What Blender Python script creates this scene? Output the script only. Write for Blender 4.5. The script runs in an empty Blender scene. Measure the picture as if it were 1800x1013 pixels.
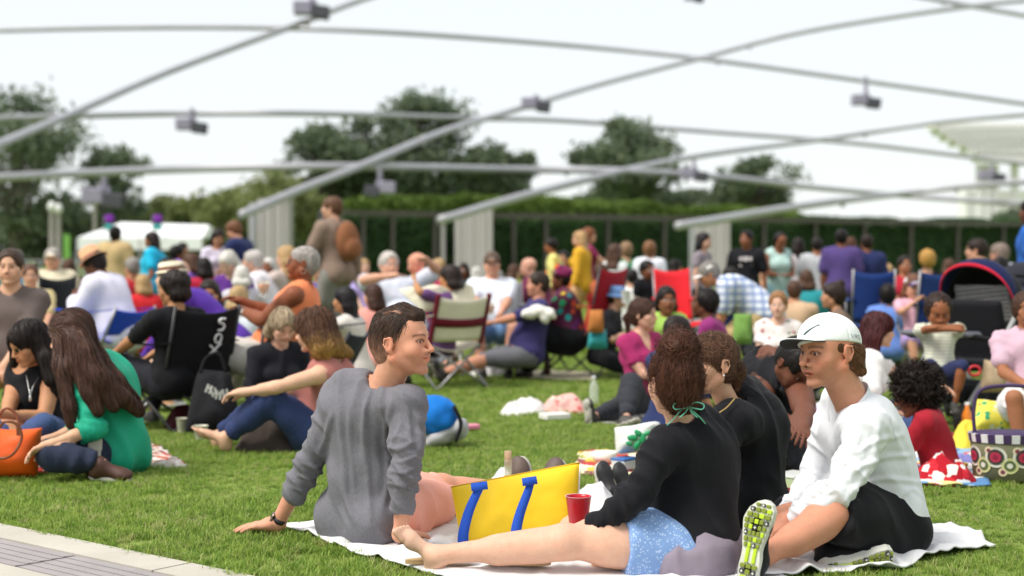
import bpy, math, random, numpy as np
from mathutils import Vector, Matrix
random.seed(5)
FPX, HOR, CAMZ = 2500., 460., 1.06          # focal length in photo pixels, horizon row, eye height
sc = bpy.context.scene
cam = bpy.data.objects.new('camera', bpy.data.cameras.new('camera')); sc.collection.objects.link(cam); sc.camera = cam
cam.location = (0, 0, CAMZ); cam.rotation_euler = (math.radians(90), 0, 0)
cam.data.sensor_width = 36; cam.data.lens = 50; cam.data.shift_y = -(506.5 - HOR) / 1800
cam.data.clip_start = .1; cam.data.clip_end = 3000
cam.data.dof.use_dof = True; cam.data.dof.focus_distance = 5.25; cam.data.dof.aperture_fstop = 1.8
# overcast daylight: the physical sky veiled by an even layer of cloud
w = bpy.data.worlds.new('World'); sc.world = w; w.use_nodes = True; t = w.node_tree; t.nodes.clear()
sk_ = t.nodes.new('ShaderNodeTexSky'); sk_.sky_type = 'NISHITA'; sk_.sun_disc = False; sk_.sun_elevation = math.radians(54); sk_.sun_rotation = math.radians(-118)
mx = t.nodes.new('ShaderNodeMix'); mx.data_type = 'RGBA'; mx.inputs[0].default_value = .93; mx.inputs[7].default_value = (3.2, 3.3, 3.31, 1)
bg = t.nodes.new('ShaderNodeBackground'); bg.inputs[1].default_value = .1; ow = t.nodes.new('ShaderNodeOutputWorld')
t.links.new(sk_.outputs[0], mx.inputs[6]); t.links.new(mx.outputs[2], bg.inputs[0]); t.links.new(bg.outputs[0], ow.inputs[0])
sun = bpy.data.objects.new('sun', bpy.data.lights.new('sun', 'SUN')); sc.collection.objects.link(sun)
sun.data.energy = 1.35; sun.data.angle = math.radians(24); sun.data.color = (1, .95, .88)
_s = Vector((math.sin(math.radians(-118)) * math.cos(math.radians(54)), math.cos(math.radians(-118)) * math.cos(math.radians(54)), math.sin(math.radians(54))))
sun.rotation_euler = _s.to_track_quat('Z', 'Y').to_euler()
sc.view_settings.view_transform = 'Standard'; sc.view_settings.look = 'None'; sc.view_settings.exposure = 1.58; sc.view_settings.gamma = 1
sc.view_settings.use_curve_mapping = False
sc.cycles.max_bounces = 8; sc.cycles.diffuse_bounces = 5; sc.cycles.glossy_bounces = 2; sc.cycles.transmission_bounces = 6; sc.cycles.transparent_max_bounces = 6
sc.cycles.caustics_reflective = False; sc.cycles.caustics_refractive = False
# ---------------------------------------------------------------- mesh toolkit
A3 = lambda *v: np.array(v, dtype=np.float64)
def nrm(v):
    v = np.asarray(v, float); n = np.linalg.norm(v); return v / n if n > 1e-9 else v
def lerp(a, b, t): return np.asarray(a, float) * (1 - t) + np.asarray(b, float) * t
def W(px, py, d):
    """where the sight line through a photo position meets depth d (metres)"""
    return A3((px - 900) / FPX * d, d, CAMZ + (HOR - py) / FPX * d)
def G(px, py):
    d = CAMZ * FPX / (py - HOR); return A3((px - 900) / FPX * d, d, 0)
def frame(fwd, up=(0, 0, 1)):
    """matrix whose columns are right, forward, up"""
    f = nrm(fwd); r = np.cross(f, up); r = nrm(r); u = np.cross(r, f)
    return np.array([r, f, u]).T
def yawf(deg): a = math.radians(deg); return A3(math.sin(a), math.cos(a), 0)

# ---- solids as distance functions, meshed into one smooth skin
def cone(a, b, ra, rb, k=.02, cut=0, tag=None): return dict(t='c', a=np.asarray(a, float), b=np.asarray(b, float), ra=ra, rb=rb, k=k, cut=cut, m=1, tag=tag)
def ell(c, r, R=None, k=.02, tag=None): return dict(t='e', c=np.asarray(c, float), r=np.asarray(r, float), R=np.eye(3) if R is None else np.asarray(R, float), k=k, m=1, tag=tag)
def box(c, r, R=None, rd=.01, k=.01, tag=None): return dict(t='b', c=np.asarray(c, float), r=np.asarray(r, float), R=np.eye(3) if R is None else np.asarray(R, float), rd=rd, k=k, m=1, tag=tag)
def sub(o): o = dict(o); o['m'] = -1; return o
def inter(o): o = dict(o); o['m'] = 0; return o
def chain(pts, rs, k=.02, tag=None): return [cone(pts[i], pts[i + 1], rs[i], rs[i + 1], k, 0, tag) for i in range(len(pts) - 1)]
def opd(o, P):
    if o['t'] == 'c':
        a = o['a']; ab = o['b'] - a; L2 = float(ab @ ab) + 1e-12
        q = P - a.astype(P.dtype); s = q @ (ab / L2).astype(P.dtype); t = np.clip(s, 0, 1)
        q = q - t[..., None] * ab.astype(P.dtype)
        d = np.sqrt((q * q).sum(-1)) - (o['ra'] + (o['rb'] - o['ra']) * t)
        L = math.sqrt(L2)
        if o['cut'] & 1: d = np.maximum(d, (s - 1) * L)
        if o['cut'] & 2: d = np.maximum(d, -s * L)
        return d
    q = (P - o['c'].astype(P.dtype)) @ o['R'].astype(P.dtype)
    if o['t'] == 'e':
        r = o['r'].astype(P.dtype)
        a = q / r; k0 = np.sqrt((a * a).sum(-1)); b = a / r; k1 = np.sqrt((b * b).sum(-1)) + 1e-9
        return k0 * (k0 - 1) / k1
    q = np.abs(q) - (o['r'] - o['rd']).astype(P.dtype)
    return np.sqrt((np.maximum(q, 0) ** 2).sum(-1)) + np.minimum(q.max(-1), 0) - o['rd']
def opbox(o):
    if o['t'] == 'c':
        r = max(o['ra'], o['rb']); return np.minimum(o['a'], o['b']) - r, np.maximum(o['a'], o['b']) + r
    e = np.abs(o['R']) @ o['r']; return o['c'] - e, o['c'] + e
def smin(a, b, k):
    h = np.maximum(k - np.abs(a - b), 0) / k; return np.minimum(a, b) - h * h * k * .25
def comb(F, d, o):
    k = max(o['k'], 1e-5)
    if o['m'] == 1: return smin(F, d, k)
    if o['m'] == -1: return -smin(-F, d, k)
    return -smin(-F, -d, k)
def field(ops, P):
    F = np.full(P.shape[:-1], 1.0, P.dtype)
    for o in ops: F = comb(F, opd(o, P), o)
    return F
def snets(F, o, h):
    S = F < 0; n = np.array(F.shape)
    c = np.zeros(n - 1, np.int8)
    cs = [(i, j, k) for i in (0, 1) for j in (0, 1) for k in (0, 1)]
    for i, j, k in cs: c += S[i:n[0] - 1 + i, j:n[1] - 1 + j, k:n[2] - 1 + k]
    I = np.argwhere((c > 0) & (c < 8))
    if not len(I): return np.zeros((0, 3)), np.zeros((0, 4), int)
    idx = np.full(n - 1, -1, np.int32); idx[I[:, 0], I[:, 1], I[:, 2]] = np.arange(len(I))
    f = {q: F[I[:, 0] + q[0], I[:, 1] + q[1], I[:, 2] + q[2]] for q in cs}
    acc = np.zeros((len(I), 3)); num = np.zeros(len(I))
    for q in cs:
        for ax in range(3):
            if q[ax]: continue
            r = list(q); r[ax] = 1; fa, fb = f[q], f[tuple(r)]
            m = (fa < 0) != (fb < 0); t = np.where(m, fa / np.where(m, fa - fb, 1), 0)
            for x in range(3): acc[:, x] += m * (q[x] + (t if x == ax else 0))
            num += m
    V = o + h * (I + acc / num[:, None])
    Q = []
    for ax in range(3):
        a = [slice(None)] * 3; b = [slice(None)] * 3; a[ax] = slice(0, -1); b[ax] = slice(1, None)
        D = S[tuple(a)] != S[tuple(b)]
        g = np.argwhere(D); u, v = (ax + 1) % 3, (ax + 2) % 3
        g = g[(g[:, u] > 0) & (g[:, v] > 0) & (g[:, u] < n[u] - 1) & (g[:, v] < n[v] - 1)]
        ins = S[g[:, 0], g[:, 1], g[:, 2]]
        def cell(du, dv):
            q = g.copy(); q[:, u] -= du; q[:, v] -= dv; return idx[q[:, 0], q[:, 1], q[:, 2]]
        q = np.stack([cell(1, 1), cell(0, 1), cell(0, 0), cell(1, 0)], 1)
        q[~ins] = q[~ins][:, ::-1]; Q.append(q)
    return V, np.concatenate(Q)
def solid(ops, h):
    """grow one smooth surface over the solids; returns vertices, quads"""
    lo = np.min([opbox(o)[0] for o in ops if o['m'] == 1], 0) - 3 * h; hi = np.max([opbox(o)[1] for o in ops if o['m'] == 1], 0) + 3 * h
    n = np.ceil((hi - lo) / h).astype(int) + 1
    F = np.full(n, 1.0, np.float32); ax = [(lo[i] + h * np.arange(n[i])).astype(np.float32) for i in range(3)]
    for o in ops:
        a, b = opbox(o); m = o['k'] + 2.5 * h
        if o['m'] == 0: i0 = np.zeros(3, int); i1 = n
        else: i0 = np.clip(np.floor((a - m - lo) / h).astype(int), 0, n); i1 = np.clip(np.ceil((b + m - lo) / h).astype(int) + 1, 0, n)
        if (i1 <= i0).any(): continue
        P = np.stack(np.meshgrid(ax[0][i0[0]:i1[0]], ax[1][i0[1]:i1[1]], ax[2][i0[2]:i1[2]], indexing='ij'), -1)
        s = tuple(slice(i0[i], i1[i]) for i in range(3)); F[s] = comb(F[s], opd(o, P), o)
    return snets(F, lo, h)
def normals(V, Q):
    f = np.cross(V[Q[:, 2]] - V[Q[:, 0]], V[Q[:, 3]] - V[Q[:, 1]]); N = np.zeros_like(V)
    for i in range(4): np.add.at(N, Q[:, i], f)
    return N / (np.linalg.norm(N, axis=1)[:, None] + 1e-12)
def blendtags(ops, V, default):
    tags = [o for o in ops if o['m'] == 1]
    W_ = np.zeros(len(V)); C_ = np.zeros((len(V), 3))
    for o in tags:
        w = np.exp(-np.clip(opd(o, V), -.02, .3) / .004); c = o['tag'] if o['tag'] is not None else default
        W_ += w; C_ += w[:, None] * np.asarray(c)[None]
    return C_ / (W_[:, None] + 1e-12)

# ---- noise
def _h(i, s=0):
    x = (i[..., 0].astype(np.int64) * 73856093 ^ i[..., 1].astype(np.int64) * 19349663 ^ i[..., 2].astype(np.int64) * 83492791 ^ s * 1013904223) & 0x7fffffff
    x = (x ^ (x >> 13)) * 1274126177 & 0x7fffffff; x = (x ^ (x >> 16)) * 668265263 & 0x7fffffff
    return (x & 0xffff) / 32767.5 - 1
def vnoise(P, s=0):
    i = np.floor(P).astype(np.int64); f = P - i; f = f * f * (3 - 2 * f); r = 0
    for a in (0, 1):
        for b in (0, 1):
            for c in (0, 1):
                w = (f[:, 0] if a else 1 - f[:, 0]) * (f[:, 1] if b else 1 - f[:, 1]) * (f[:, 2] if c else 1 - f[:, 2])
                r = r + w * _h(i + np.array([a, b, c]), s)
    return r
def fbm(P, n=3, s=0):
    r = 0; a = 1
    for k in range(n): r = r + a * vnoise(P * 2 ** k + 17.3 * k, s + k); a *= .5
    return r

# ---- blender objects
COL = bpy.context.scene.collection
def link(o, parent=None):
    COL.objects.link(o)
    if parent is not None: o.parent = parent
    return o
def mesh(name, V, F, mat=None, parent=None, smooth=True, col=None, uv=None, fm=None):
    """V (n,3), F (m,k) array or list of polygons -> linked object; mat may be a list with fm = material index per face"""
    me = bpy.data.meshes.new(name); V = np.asarray(V, np.float32)
    if isinstance(F, np.ndarray):
        k = F.shape[1]; m = len(F)
        me.vertices.add(len(V)); me.vertices.foreach_set('co', V.ravel())
        me.loops.add(m * k); me.loops.foreach_set('vertex_index', F.astype(np.int32).ravel())
        me.polygons.add(m); me.polygons.foreach_set('loop_start', np.arange(0, m * k, k, dtype=np.int32))
        me.update(calc_edges=True)
    else: me.from_pydata([tuple(map(float, v)) for v in V], [], [tuple(int(i) for i in f) for f in F]); me.update()
    if smooth: me.polygons.foreach_set('use_smooth', np.ones(len(me.polygons), bool))
    if mat is not None:
        for mm in (mat if isinstance(mat, (list, tuple)) else [mat]): me.materials.append(mm)
        if fm is not None: me.polygons.foreach_set('material_index', np.asarray(fm, np.int32))
    if col is not None:
        a = me.color_attributes.new('col', 'FLOAT_COLOR', 'POINT'); c = np.ones((len(V), 4), np.float32); c[:, :3] = col; a.data.foreach_set('color', c.ravel())
    if uv is not None:
        l = me.uv_layers.new(name='UVMap'); vi = np.zeros(len(me.loops), np.int32); me.loops.foreach_get('vertex_index', vi)
        l.data.foreach_set('uv', np.asarray(uv, np.float32)[vi].ravel())
    me.validate()
    return link(bpy.data.objects.new(name, me), parent)
def thing(name, label, cat, loc=(0, 0, 0), group=None):
    o = bpy.data.objects.new(name, None); o.empty_display_size = .1; link(o); o.location = tuple(map(float, loc))
    o['label'] = label; o['category'] = cat
    if group: o['group'] = group
    return o
def tag(o, label=None, cat=None, group=None, kind=None):
    if label: o['label'] = label
    if cat: o['category'] = cat
    if group: o['group'] = group
    if kind: o['kind'] = kind
    return o
class MB:
    """collects simple shapes into one mesh"""
    def __init__(s): s.v = []; s.f = []; s.n = 0
    def add(s, V, F):
        s.v.append(np.asarray(V, float)); s.f += [tuple(i + s.n for i in f) for f in F]; s.n += len(V)
    def box(s, c, r, R=None, bev=0):
        R = np.eye(3) if R is None else R; c = np.asarray(c, float); r = np.asarray(r, float)
        if bev <= 0:
            V = [c + R @ (r * A3(x, y, z)) for x in (-1, 1) for y in (-1, 1) for z in (-1, 1)]
            return s.add(V, [(0, 1, 3, 2), (4, 6, 7, 5), (0, 4, 5, 1), (2, 3, 7, 6), (0, 2, 6, 4), (1, 5, 7, 3)])
        V = []; idx = {}
        for x in (-1, 1):
            for y in (-1, 1):
                for z in (-1, 1):
                    for ax in range(3):
                        q = A3(x, y, z) * (r - bev); q[ax] += A3(x, y, z)[ax] * bev; idx[(x, y, z, ax)] = len(V); V.append(c + R @ q)
        F = []
        for ax in range(3):
            u, v = (ax + 1) % 3, (ax + 2) % 3
            for sg in (-1, 1):
                q = []
                for a, b in ((-1, -1), (1, -1), (1, 1), (-1, 1)):
                    t = [0, 0, 0]; t[ax] = sg; t[u] = a; t[v] = b; q.append(idx[(*t, ax)])
                F.append(tuple(q if sg > 0 else q[::-1]))
            for a in (-1, 1):
                for b in (-1, 1):
                    q = []
                    for e in (-1, 1):
                        t = [0, 0, 0]; t[ax] = e; t[u] = a; t[v] = b; q.append((idx[(*t, u)], idx[(*t, v)]))
                    F.append((q[0][0], q[1][0], q[1][1], q[0][1]) if a * b > 0 else (q[0][1], q[1][1], q[1][0], q[0][0]))
        for x in (-1, 1):
            for y in (-1, 1):
                for z in (-1, 1):
                    t = [idx[(x, y, z, a)] for a in range(3)]; F.append(tuple(t if x * y * z > 0 else t[::-1]))
        s.add(V, F)
    def tube(s, pts, r, n=8, caps=True, squash=None):
        pts = [np.asarray(p, float) for p in pts]; m = len(pts); rs = r if hasattr(r, '__len__') else [r] * m
        V = []; up = None
        for i, p in enumerate(pts):
            t = nrm(pts[min(i + 1, m - 1)] - pts[max(i - 1, 0)])
            if up is None: up = A3(0, 0, 1) if abs(t[2]) < .9 else A3(1, 0, 0)
            x = nrm(np.cross(t, up)); y = np.cross(x, t); up = y
            for j in range(n):
                a = 2 * math.pi * j / n; sq = squash or 1
                V.append(p + rs[i] * (math.cos(a) * x + math.sin(a) * y * sq))
        F = [(i * n + j, i * n + (j + 1) % n, (i + 1) * n + (j + 1) % n, (i + 1) * n + j) for i in range(m - 1) for j in range(n)]
        F = [f[::-1] for f in F]
        if caps: F += [tuple(range(n)), tuple((m - 1) * n + j for j in range(n))[::-1]]
        s.add(V, F)
    def lathe(s, prof, c=(0, 0, 0), n=20, R=None):
        V = []; R = np.eye(3) if R is None else R; c = np.asarray(c, float)
        for r, z in prof:
            for j in range(n): a = 2 * math.pi * j / n; V.append(c + R @ A3(r * math.cos(a), r * math.sin(a), z))
        m = len(prof); s.add(V, [(i * n + j, i * n + (j + 1) % n, (i + 1) * n + (j + 1) % n, (i + 1) * n + j) for i in range(m - 1) for j in range(n)])
    def build(s, name, mat=None, parent=None, smooth=False, **k): return mesh(name, np.concatenate(s.v), s.f, mat, parent, smooth, **k)
def local(V, parent): return np.asarray(V) - np.array(parent.location)
def sheet(fn, nu, nv, thick=0):
    """grid surface from fn(u,v) arrays in 0..1; with thickness it is a closed slab"""
    u, v = np.meshgrid(np.linspace(0, 1, nu), np.linspace(0, 1, nv), indexing='ij'); P = fn(u.ravel(), v.ravel())
    i = np.arange(nu * nv).reshape(nu, nv); q = np.stack([i[:-1, :-1], i[1:, :-1], i[1:, 1:], i[:-1, 1:]], -1).reshape(-1, 4)
    uv = np.stack([u.ravel(), v.ravel()], 1)
    if thick:
        N = normals(P, q); P2 = P - N * thick; m = len(P); q2 = q[:, ::-1] + m
        b = np.concatenate([i[:, 0], i[-1, 1:], i[::-1, -1][1:], i[0, ::-1][1:]]); e = np.stack([b[:-1], b[1:], b[1:] + m, b[:-1] + m], 1)[:, ::-1]
        return np.concatenate([P, P2]), np.concatenate([q, q2, e]), np.concatenate([uv, uv])
    return P, q, uv

# ---------------------------------------------------------------- materials
MATS = {}
def srgb(h):
    if isinstance(h, str): h = [int(h[i:i + 2], 16) / 255 for i in (0, 2, 4)]
    return tuple(((c + .055) / 1.055) ** 2.4 if c > .04 else c / 12.92 for c in h)
class NT:
    def __init__(s, name):
        s.m = bpy.data.materials.new(name); s.m.use_nodes = True; s.t = s.m.node_tree; s.t.nodes.clear()
        s.out = s.n('OutputMaterial'); s.b = s.n('BsdfPrincipled'); s.l(s.b.outputs[0], s.out.inputs[0])
    def n(s, typ, **k):
        x = s.t.nodes.new('ShaderNode' + typ)
        for a, b in k.items():
            if a in x.inputs: x.inputs[a].default_value = b
            else: setattr(x, a, b)
        return x
    def l(s, a, b): s.t.links.new(a, b)
    def ramp(s, fac, stops, interp='LINEAR'):
        r = s.n('ValToRGB'); s.l(fac, r.inputs[0]); r.color_ramp.interpolation = interp; e = r.color_ramp.elements
        while len(e) < len(stops): e.new(.5)
        for x, (p, c) in zip(e, stops): x.position = p; x.color = (*c, 1) if len(c) == 3 else c
        return r.outputs[0]
    def mix(s, fac, a, b, mode='MIX'):
        x = s.n('Mix', data_type='RGBA', blend_type=mode)
        for k, v in ((0, fac), (6, a), (7, b)):
            if hasattr(v, 'is_output'): s.l(v, x.inputs[k])
            else: x.inputs[k].default_value = v if k == 0 else (*v, 1)
        return x.outputs[2]
    def noise(s, scale, detail=3, coord=None, rough=.5, dist=0):
        x = s.n('TexNoise', Scale=scale, Detail=detail, Roughness=rough, Distortion=dist); s.l(coord or s.obj(), x.inputs['Vector']); return x.outputs['Fac']
    def obj(s):
        if not hasattr(s, '_o'): s._o = s.n('TexCoord').outputs['Object']
        return s._o
    def scaled(s, v, coord=None):
        x = s.n('Mapping'); x.inputs['Scale'].default_value = v; s.l(coord or s.obj(), x.inputs[0]); return x.outputs[0]
    def bump(s, h, dist=.002, strength=1):
        x = s.n('Bump', Strength=strength, Distance=dist); s.l(h, x.inputs['Height'])
        if s.b.inputs['Normal'].is_linked: s.l(s.b.inputs['Normal'].links[0].from_socket, x.inputs['Normal'])
        s.l(x.outputs[0], s.b.inputs['Normal'])
def plain(name, col, rough=.6, metal=0, bump=0, bscale=60, var=.12, vscale=6, **k):
    key = (name, tuple(col) if not isinstance(col, str) else col, rough, metal, bump)
    if key in MATS: return MATS[key]
    t = NT(name); c = srgb(col) if isinstance(col, str) else col
    n = t.noise(vscale, 4); lo = tuple(x * (1 - var) for x in c); hi = tuple(min(1, x * (1 + var)) for x in c)
    t.l(t.ramp(n, [(.3, lo), (.7, hi)]), t.b.inputs['Base Color']); t.b.inputs['Roughness'].default_value = rough; t.b.inputs['Metallic'].default_value = metal
    if bump: t.bump(t.noise(bscale, 3), bump)
    for a, b in k.items(): t.b.inputs[a].default_value = b
    MATS[key] = t.m; return t.m
def cloth(name, col, kind='plain', col2=None, scale=1., rough=.85, var=.1, sheen=.04, wr=.004):
    key = ('cloth', str(col), kind, str(col2), scale, rough, wr)
    if key in MATS: return MATS[key]
    t = NT(name); cs = [srgb(c) for c in (col if isinstance(col, (list, tuple)) else [col])]; c = cs[0]; c2 = srgb(col2) if col2 else tuple(x * .6 for x in c)
    base = None
    if kind == 'heather':
        n1 = t.noise(900, 2); n2 = t.noise(260, 2, t.scaled((1, 1, .25)))
        base = t.mix(t.ramp(n1, [(.2, (0, 0, 0)), (.8, (1, 1, 1))]), c, c2); base = t.mix(t.ramp(n2, [(.35, (0, 0, 0)), (.8, (.4, .4, .4))]), base, tuple(min(1, x * 1.35) for x in c))
    elif kind == 'stripe':
        w = t.n('TexWave', Scale=scale * 6, wave_type='BANDS', bands_direction='Z'); t.l(t.obj(), w.inputs[0]); base = t.mix(t.ramp(w.outputs['Fac'], [(.45, (0, 0, 0)), (.55, (1, 1, 1))]), c, c2)
    elif kind == 'plaid':
        b = c
        for i, d in enumerate('XZ'):
            w = t.n('TexWave', Scale=scale * (4 + i), wave_type='BANDS', bands_direction=d); t.l(t.obj(), w.inputs[0])
            b = t.mix(t.ramp(w.outputs['Fac'], [(.5, (0, 0, 0)), (.7, (.75, .75, .75))]), b, c2)
            w = t.n('TexWave', Scale=scale * (9 + 2 * i), wave_type='BANDS', bands_direction=d); t.l(t.obj(), w.inputs[0])
            b = t.mix(t.ramp(w.outputs['Fac'], [(.75, (0, 0, 0)), (.85, (.6, .6, .6))]), b, cs[-1])
        base = b
    elif kind in ('floral', 'patch'):
        v = t.n('TexVoronoi', Scale=scale * 22); t.l(t.obj(), v.inputs['Vector']) if kind == 'floral' else t.l(t.scaled((1, 1, 1)), v.inputs['Vector'])
        if kind == 'patch': v.distance = 'CHEBYCHEV'
        sep = t.n('SeparateColor'); t.l(v.outputs['Color'], sep.inputs[0])
        allc = cs + ([c2] if col2 else [])
        pal = t.ramp(sep.outputs[0], [(i / len(allc), x) for i, x in enumerate(allc)], 'CONSTANT')
        if kind == 'floral':
            n = t.noise(scale * 30, 2); m = t.n('Math', operation='MULTIPLY_ADD'); t.l(n, m.inputs[0]); m.inputs[1].default_value = .35; t.l(v.outputs['Distance'], m.inputs[2])
            base = t.mix(t.ramp(m.outputs[0], [(.5, (1, 1, 1)), (.62, (0, 0, 0))]), c, pal)
        else: base = pal
    elif kind == 'denim':
        n1 = t.noise(500, 2, t.scaled((1, 1, .2))); base = t.mix(t.ramp(n1, [(.3, (0, 0, 0)), (.7, (1, 1, 1))]), c, tuple(min(1, x * 1.9 + .01) for x in c))
    n = t.noise(5, 4); v = t.ramp(n, [(.3, (1 - var,) * 3), (.7, (1, 1, 1))])
    t.l(t.mix(1., base if base is not None else c, v, 'MULTIPLY'), t.b.inputs['Base Color'])
    t.b.inputs['Roughness'].default_value = rough; t.b.inputs['Sheen Weight'].default_value = sheen; t.b.inputs['Sheen Roughness'].default_value = .5; t.b.inputs['Specular IOR Level'].default_value = .2
    t.bump(t.noise(13, 3, t.scaled((1, 1, .55)), dist=1.4), wr * .55); t.bump(t.noise(38, 2, dist=.8), wr * .22); t.bump(t.noise(600, 2), .0008)
    MATS[key] = t.m; return t.m
def attrmat(name, rough, spec=.4, sss=0, bump=0, bscale=300, sheen=0):
    key = (name,)
    if key in MATS: return MATS[key]
    t = NT(name); a = t.n('Attribute', attribute_name='col')
    n = t.noise(40, 4); t.l(t.mix(1., a.outputs['Color'], t.ramp(n, [(.3, (.93, .91, .9)), (.7, (1, 1, 1))]), 'MULTIPLY'), t.b.inputs['Base Color'])
    t.b.inputs['Roughness'].default_value = rough; t.b.inputs['Specular IOR Level'].default_value = spec
    if sss:
        t.b.inputs['Subsurface Weight'].default_value = sss; t.b.inputs['Subsurface Radius'].default_value = (1, .35, .2); t.b.inputs['Subsurface Scale'].default_value = .008
    if name.startswith('skin'):
        base = t.b.inputs['Base Color'].links[0].from_socket; n3 = t.noise(14, 5); n4 = t.noise(160, 4)
        base = t.mix(t.ramp(n3, [(.42, (0, 0, 0)), (.7, (.22, .22, .22))]), base, t.mix(1., a.outputs['Color'], (1.0, .70, .62), 'MULTIPLY')); base = t.mix(t.ramp(n4, [(.5, (0, 0, 0)), (.75, (.35, .35, .35))]), base, t.mix(1., a.outputs['Color'], (.72, .58, .52), 'MULTIPLY')); t.l(base, t.b.inputs['Base Color'])
    if bump: t.bump(t.noise(bscale, 3), bump)
    if sheen: t.b.inputs['Sheen Weight'].default_value = sheen
    MATS[key] = t.m; return t.m
SKIN = lambda hero=0: attrmat('skin_near', .55, .3, .12, .0007, 420) if hero else attrmat('skin', .58, .25)
def hairmat(col):
    key = ('hair', str(col))
    if key in MATS: return MATS[key]
    t = NT('hair'); a = t.n('Attribute', attribute_name='col')
    n = t.noise(90, 4, t.scaled((1, 1, .12)))
    t.l(t.mix(1., a.outputs['Color'], t.ramp(n, [(.3, (.5, .5, .5)), (.75, (1, 1, 1))]), 'MULTIPLY'), t.b.inputs['Base Color'])
    t.b.inputs['Roughness'].default_value = .5; t.b.inputs['Specular IOR Level'].default_value = .22
    t.bump(t.noise(260, 3, t.scaled((1, 1, .25))), .0015)
    MATS[key] = t.m; return t.m
# ---------------------------------------------------------------- people
class Fr:
    """a local frame: columns of R are right, forward, up"""
    def __init__(s, c, R, sc=1.): s.c = np.asarray(c, float); s.R = R; s.s = sc
    def p(s, *v): return s.c + s.R @ (np.array(v, float) * s.s)
    def inv(s, V): return ((V - s.c) @ s.R) / s.s
    def cone(s, a, b, ra, rb, k=.01, **kw): return cone(s.p(*a), s.p(*b), ra * s.s, rb * s.s, k * s.s, **kw)
    def ell(s, c, r, k=.01, Q=None, **kw): return ell(s.p(*c), np.array(r) * s.s, s.R if Q is None else s.R @ Q, k * s.s, **kw)
def rotx(d): a = math.radians(d); c, s = math.cos(a), math.sin(a); return np.array([[1, 0, 0], [0, c, -s], [0, s, c]])
def roty(d): a = math.radians(d); c, s = math.cos(a), math.sin(a); return np.array([[c, 0, s], [0, 1, 0], [-s, 0, c]])
def rotz(d): a = math.radians(d); c, s = math.cos(a), math.sin(a); return np.array([[c, -s, 0], [s, c, 0], [0, 0, 1]])

def head_ops(H, fem=0, smile=0, openm=0, nose=1., jaw=1., lids=.5, fat=0.):
    E = H.ell; C = H.cone; o = []
    jw = (.92 if fem else 1.) * jaw
    o += [E((0, -.016, .036), (.074, .091, .082), .03), E((0, .022, .03), (.068, .07, .07), .03)]
    o += [E((0, .028, -.03), (.058 + .006 * fat, .06, .085), .03)]
    for s in (-1, 1):
        o += [C((s * .053 * jw, -.004, -.052), (s * .020, .067, -.096), .020 + .006 * fat, .013, .022),
              E((s * .044, .058, -.024), (.024, .026, .024), .022),                     # cheekbone
              E((s * .034, .068, -.052), (.018 + .008 * fat, .02, .022 + .006 * fat), .02)]
    o += [E((0, .0775, -.101), (.021 * jw, .018, .0155), .016)]
    o += [C((-.026, .0845, .022), (.026, .0845, .022), .0095 - .003 * fem, .0095 - .003 * fem, .014)]   # brow ridge
    for s in (-1, 1):
        o += [sub(E((s * .031, .1, .002), (.018, .0125, .0115), .010))]
    o += [C((0, .0885, .014), (0, .1105 + .012 * (nose - 1), -.028), .0072, .0088 * nose, .008), E((0, .1135 + .014 * (nose - 1), -.0295), (.0088 * nose, .009, .0085), .006)]
    for s in (-1, 1):
        o += [E((s * .0130 * nose, .1015, -.034), (.0068, .009, .0068), .005), sub(E((s * .0068, .109, -.0415), (.0035, .0048, .0035), .003))]
    # muzzle, lips
    o += [E((0, .079, -.058), (.028, .022, .024), .016)]
    w = .0255 + .004 * smile; up = .004 * smile
    for s in (-1, 1):
        o += [C((0, .1025, -.0575), (s * w, .088, -.060 + up), .0042, .0022, .0035)]
        o += [C((0, .0995 - .001 * openm, -.0655 - .007 * openm), (s * w * .92, .087, -.061 + up), .0052, .0022, .0035)]
        if smile: o += [sub(C((s * .023, .0935, -.040), (s * .034, .0845, -.060), .0012, .0008, .008)), E((s * .043, .064, -.034), (.018, .018, .016), .02)]
    o += [sub(C((-w * .85, .094, -.0605 + up * .7), (w * .85, .094, -.0605 + up * .7), .0008, .0008, .0025)),
          sub(E((0, .106, -.0612 - .003 * openm), (w * .8, .008, .0009 + .004 * openm), .002)),
          sub(E((0, .104, -.078), (.014, .006, .004), .008))]
    for s in (-1, 1): o += [C((s * .018, .0905, -.030), (s * .030, .080, -.052), .008, .009, .012)] if not fem else []
    # eyelids round the eyeball
    for s in (-1, 1):
        o += [E((s * .031, .0748, .002), (.0146, .0146, .0132), .004), sub(E((s * .031, .0925, .0018 - .001 * (1 - lids)), (.0160, .010, .0040 + .0050 * lids), .002))]
    # ears
    for s in (-1, 1):
        Q = rotz(-s * 18) @ rotx(-8)
        o += [E((s * .0765, -.015, -.004), (.0085, .020, .031), .004, Q), sub(E((s * .0875, -.0125, -.002), (.0055, .0115, .020), .003, Q)), C((s * .0835, -.006, .019), (s * .087, -.026, .017), .0032, .0032, .002), C((s * .087, -.026, .017), (s * .086, -.031, -.004), .0032, .003, .002), C((s * .086, -.031, -.004), (s * .0825, -.018, -.028), .003, .004, .002), C((s * .0835, -.006, .019), (s * .0805, .002, .002), .003, .0025, .002), C((s * .083, -.016, .010), (s * .084, -.021, -.010), .0025, .0025, .002), E((s * .0755, -.007, -.03), (.005, .008, .009), .004),
              E((s * .0765, .001, -.006), (.004, .004, .006), .003)]
    return o
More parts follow.
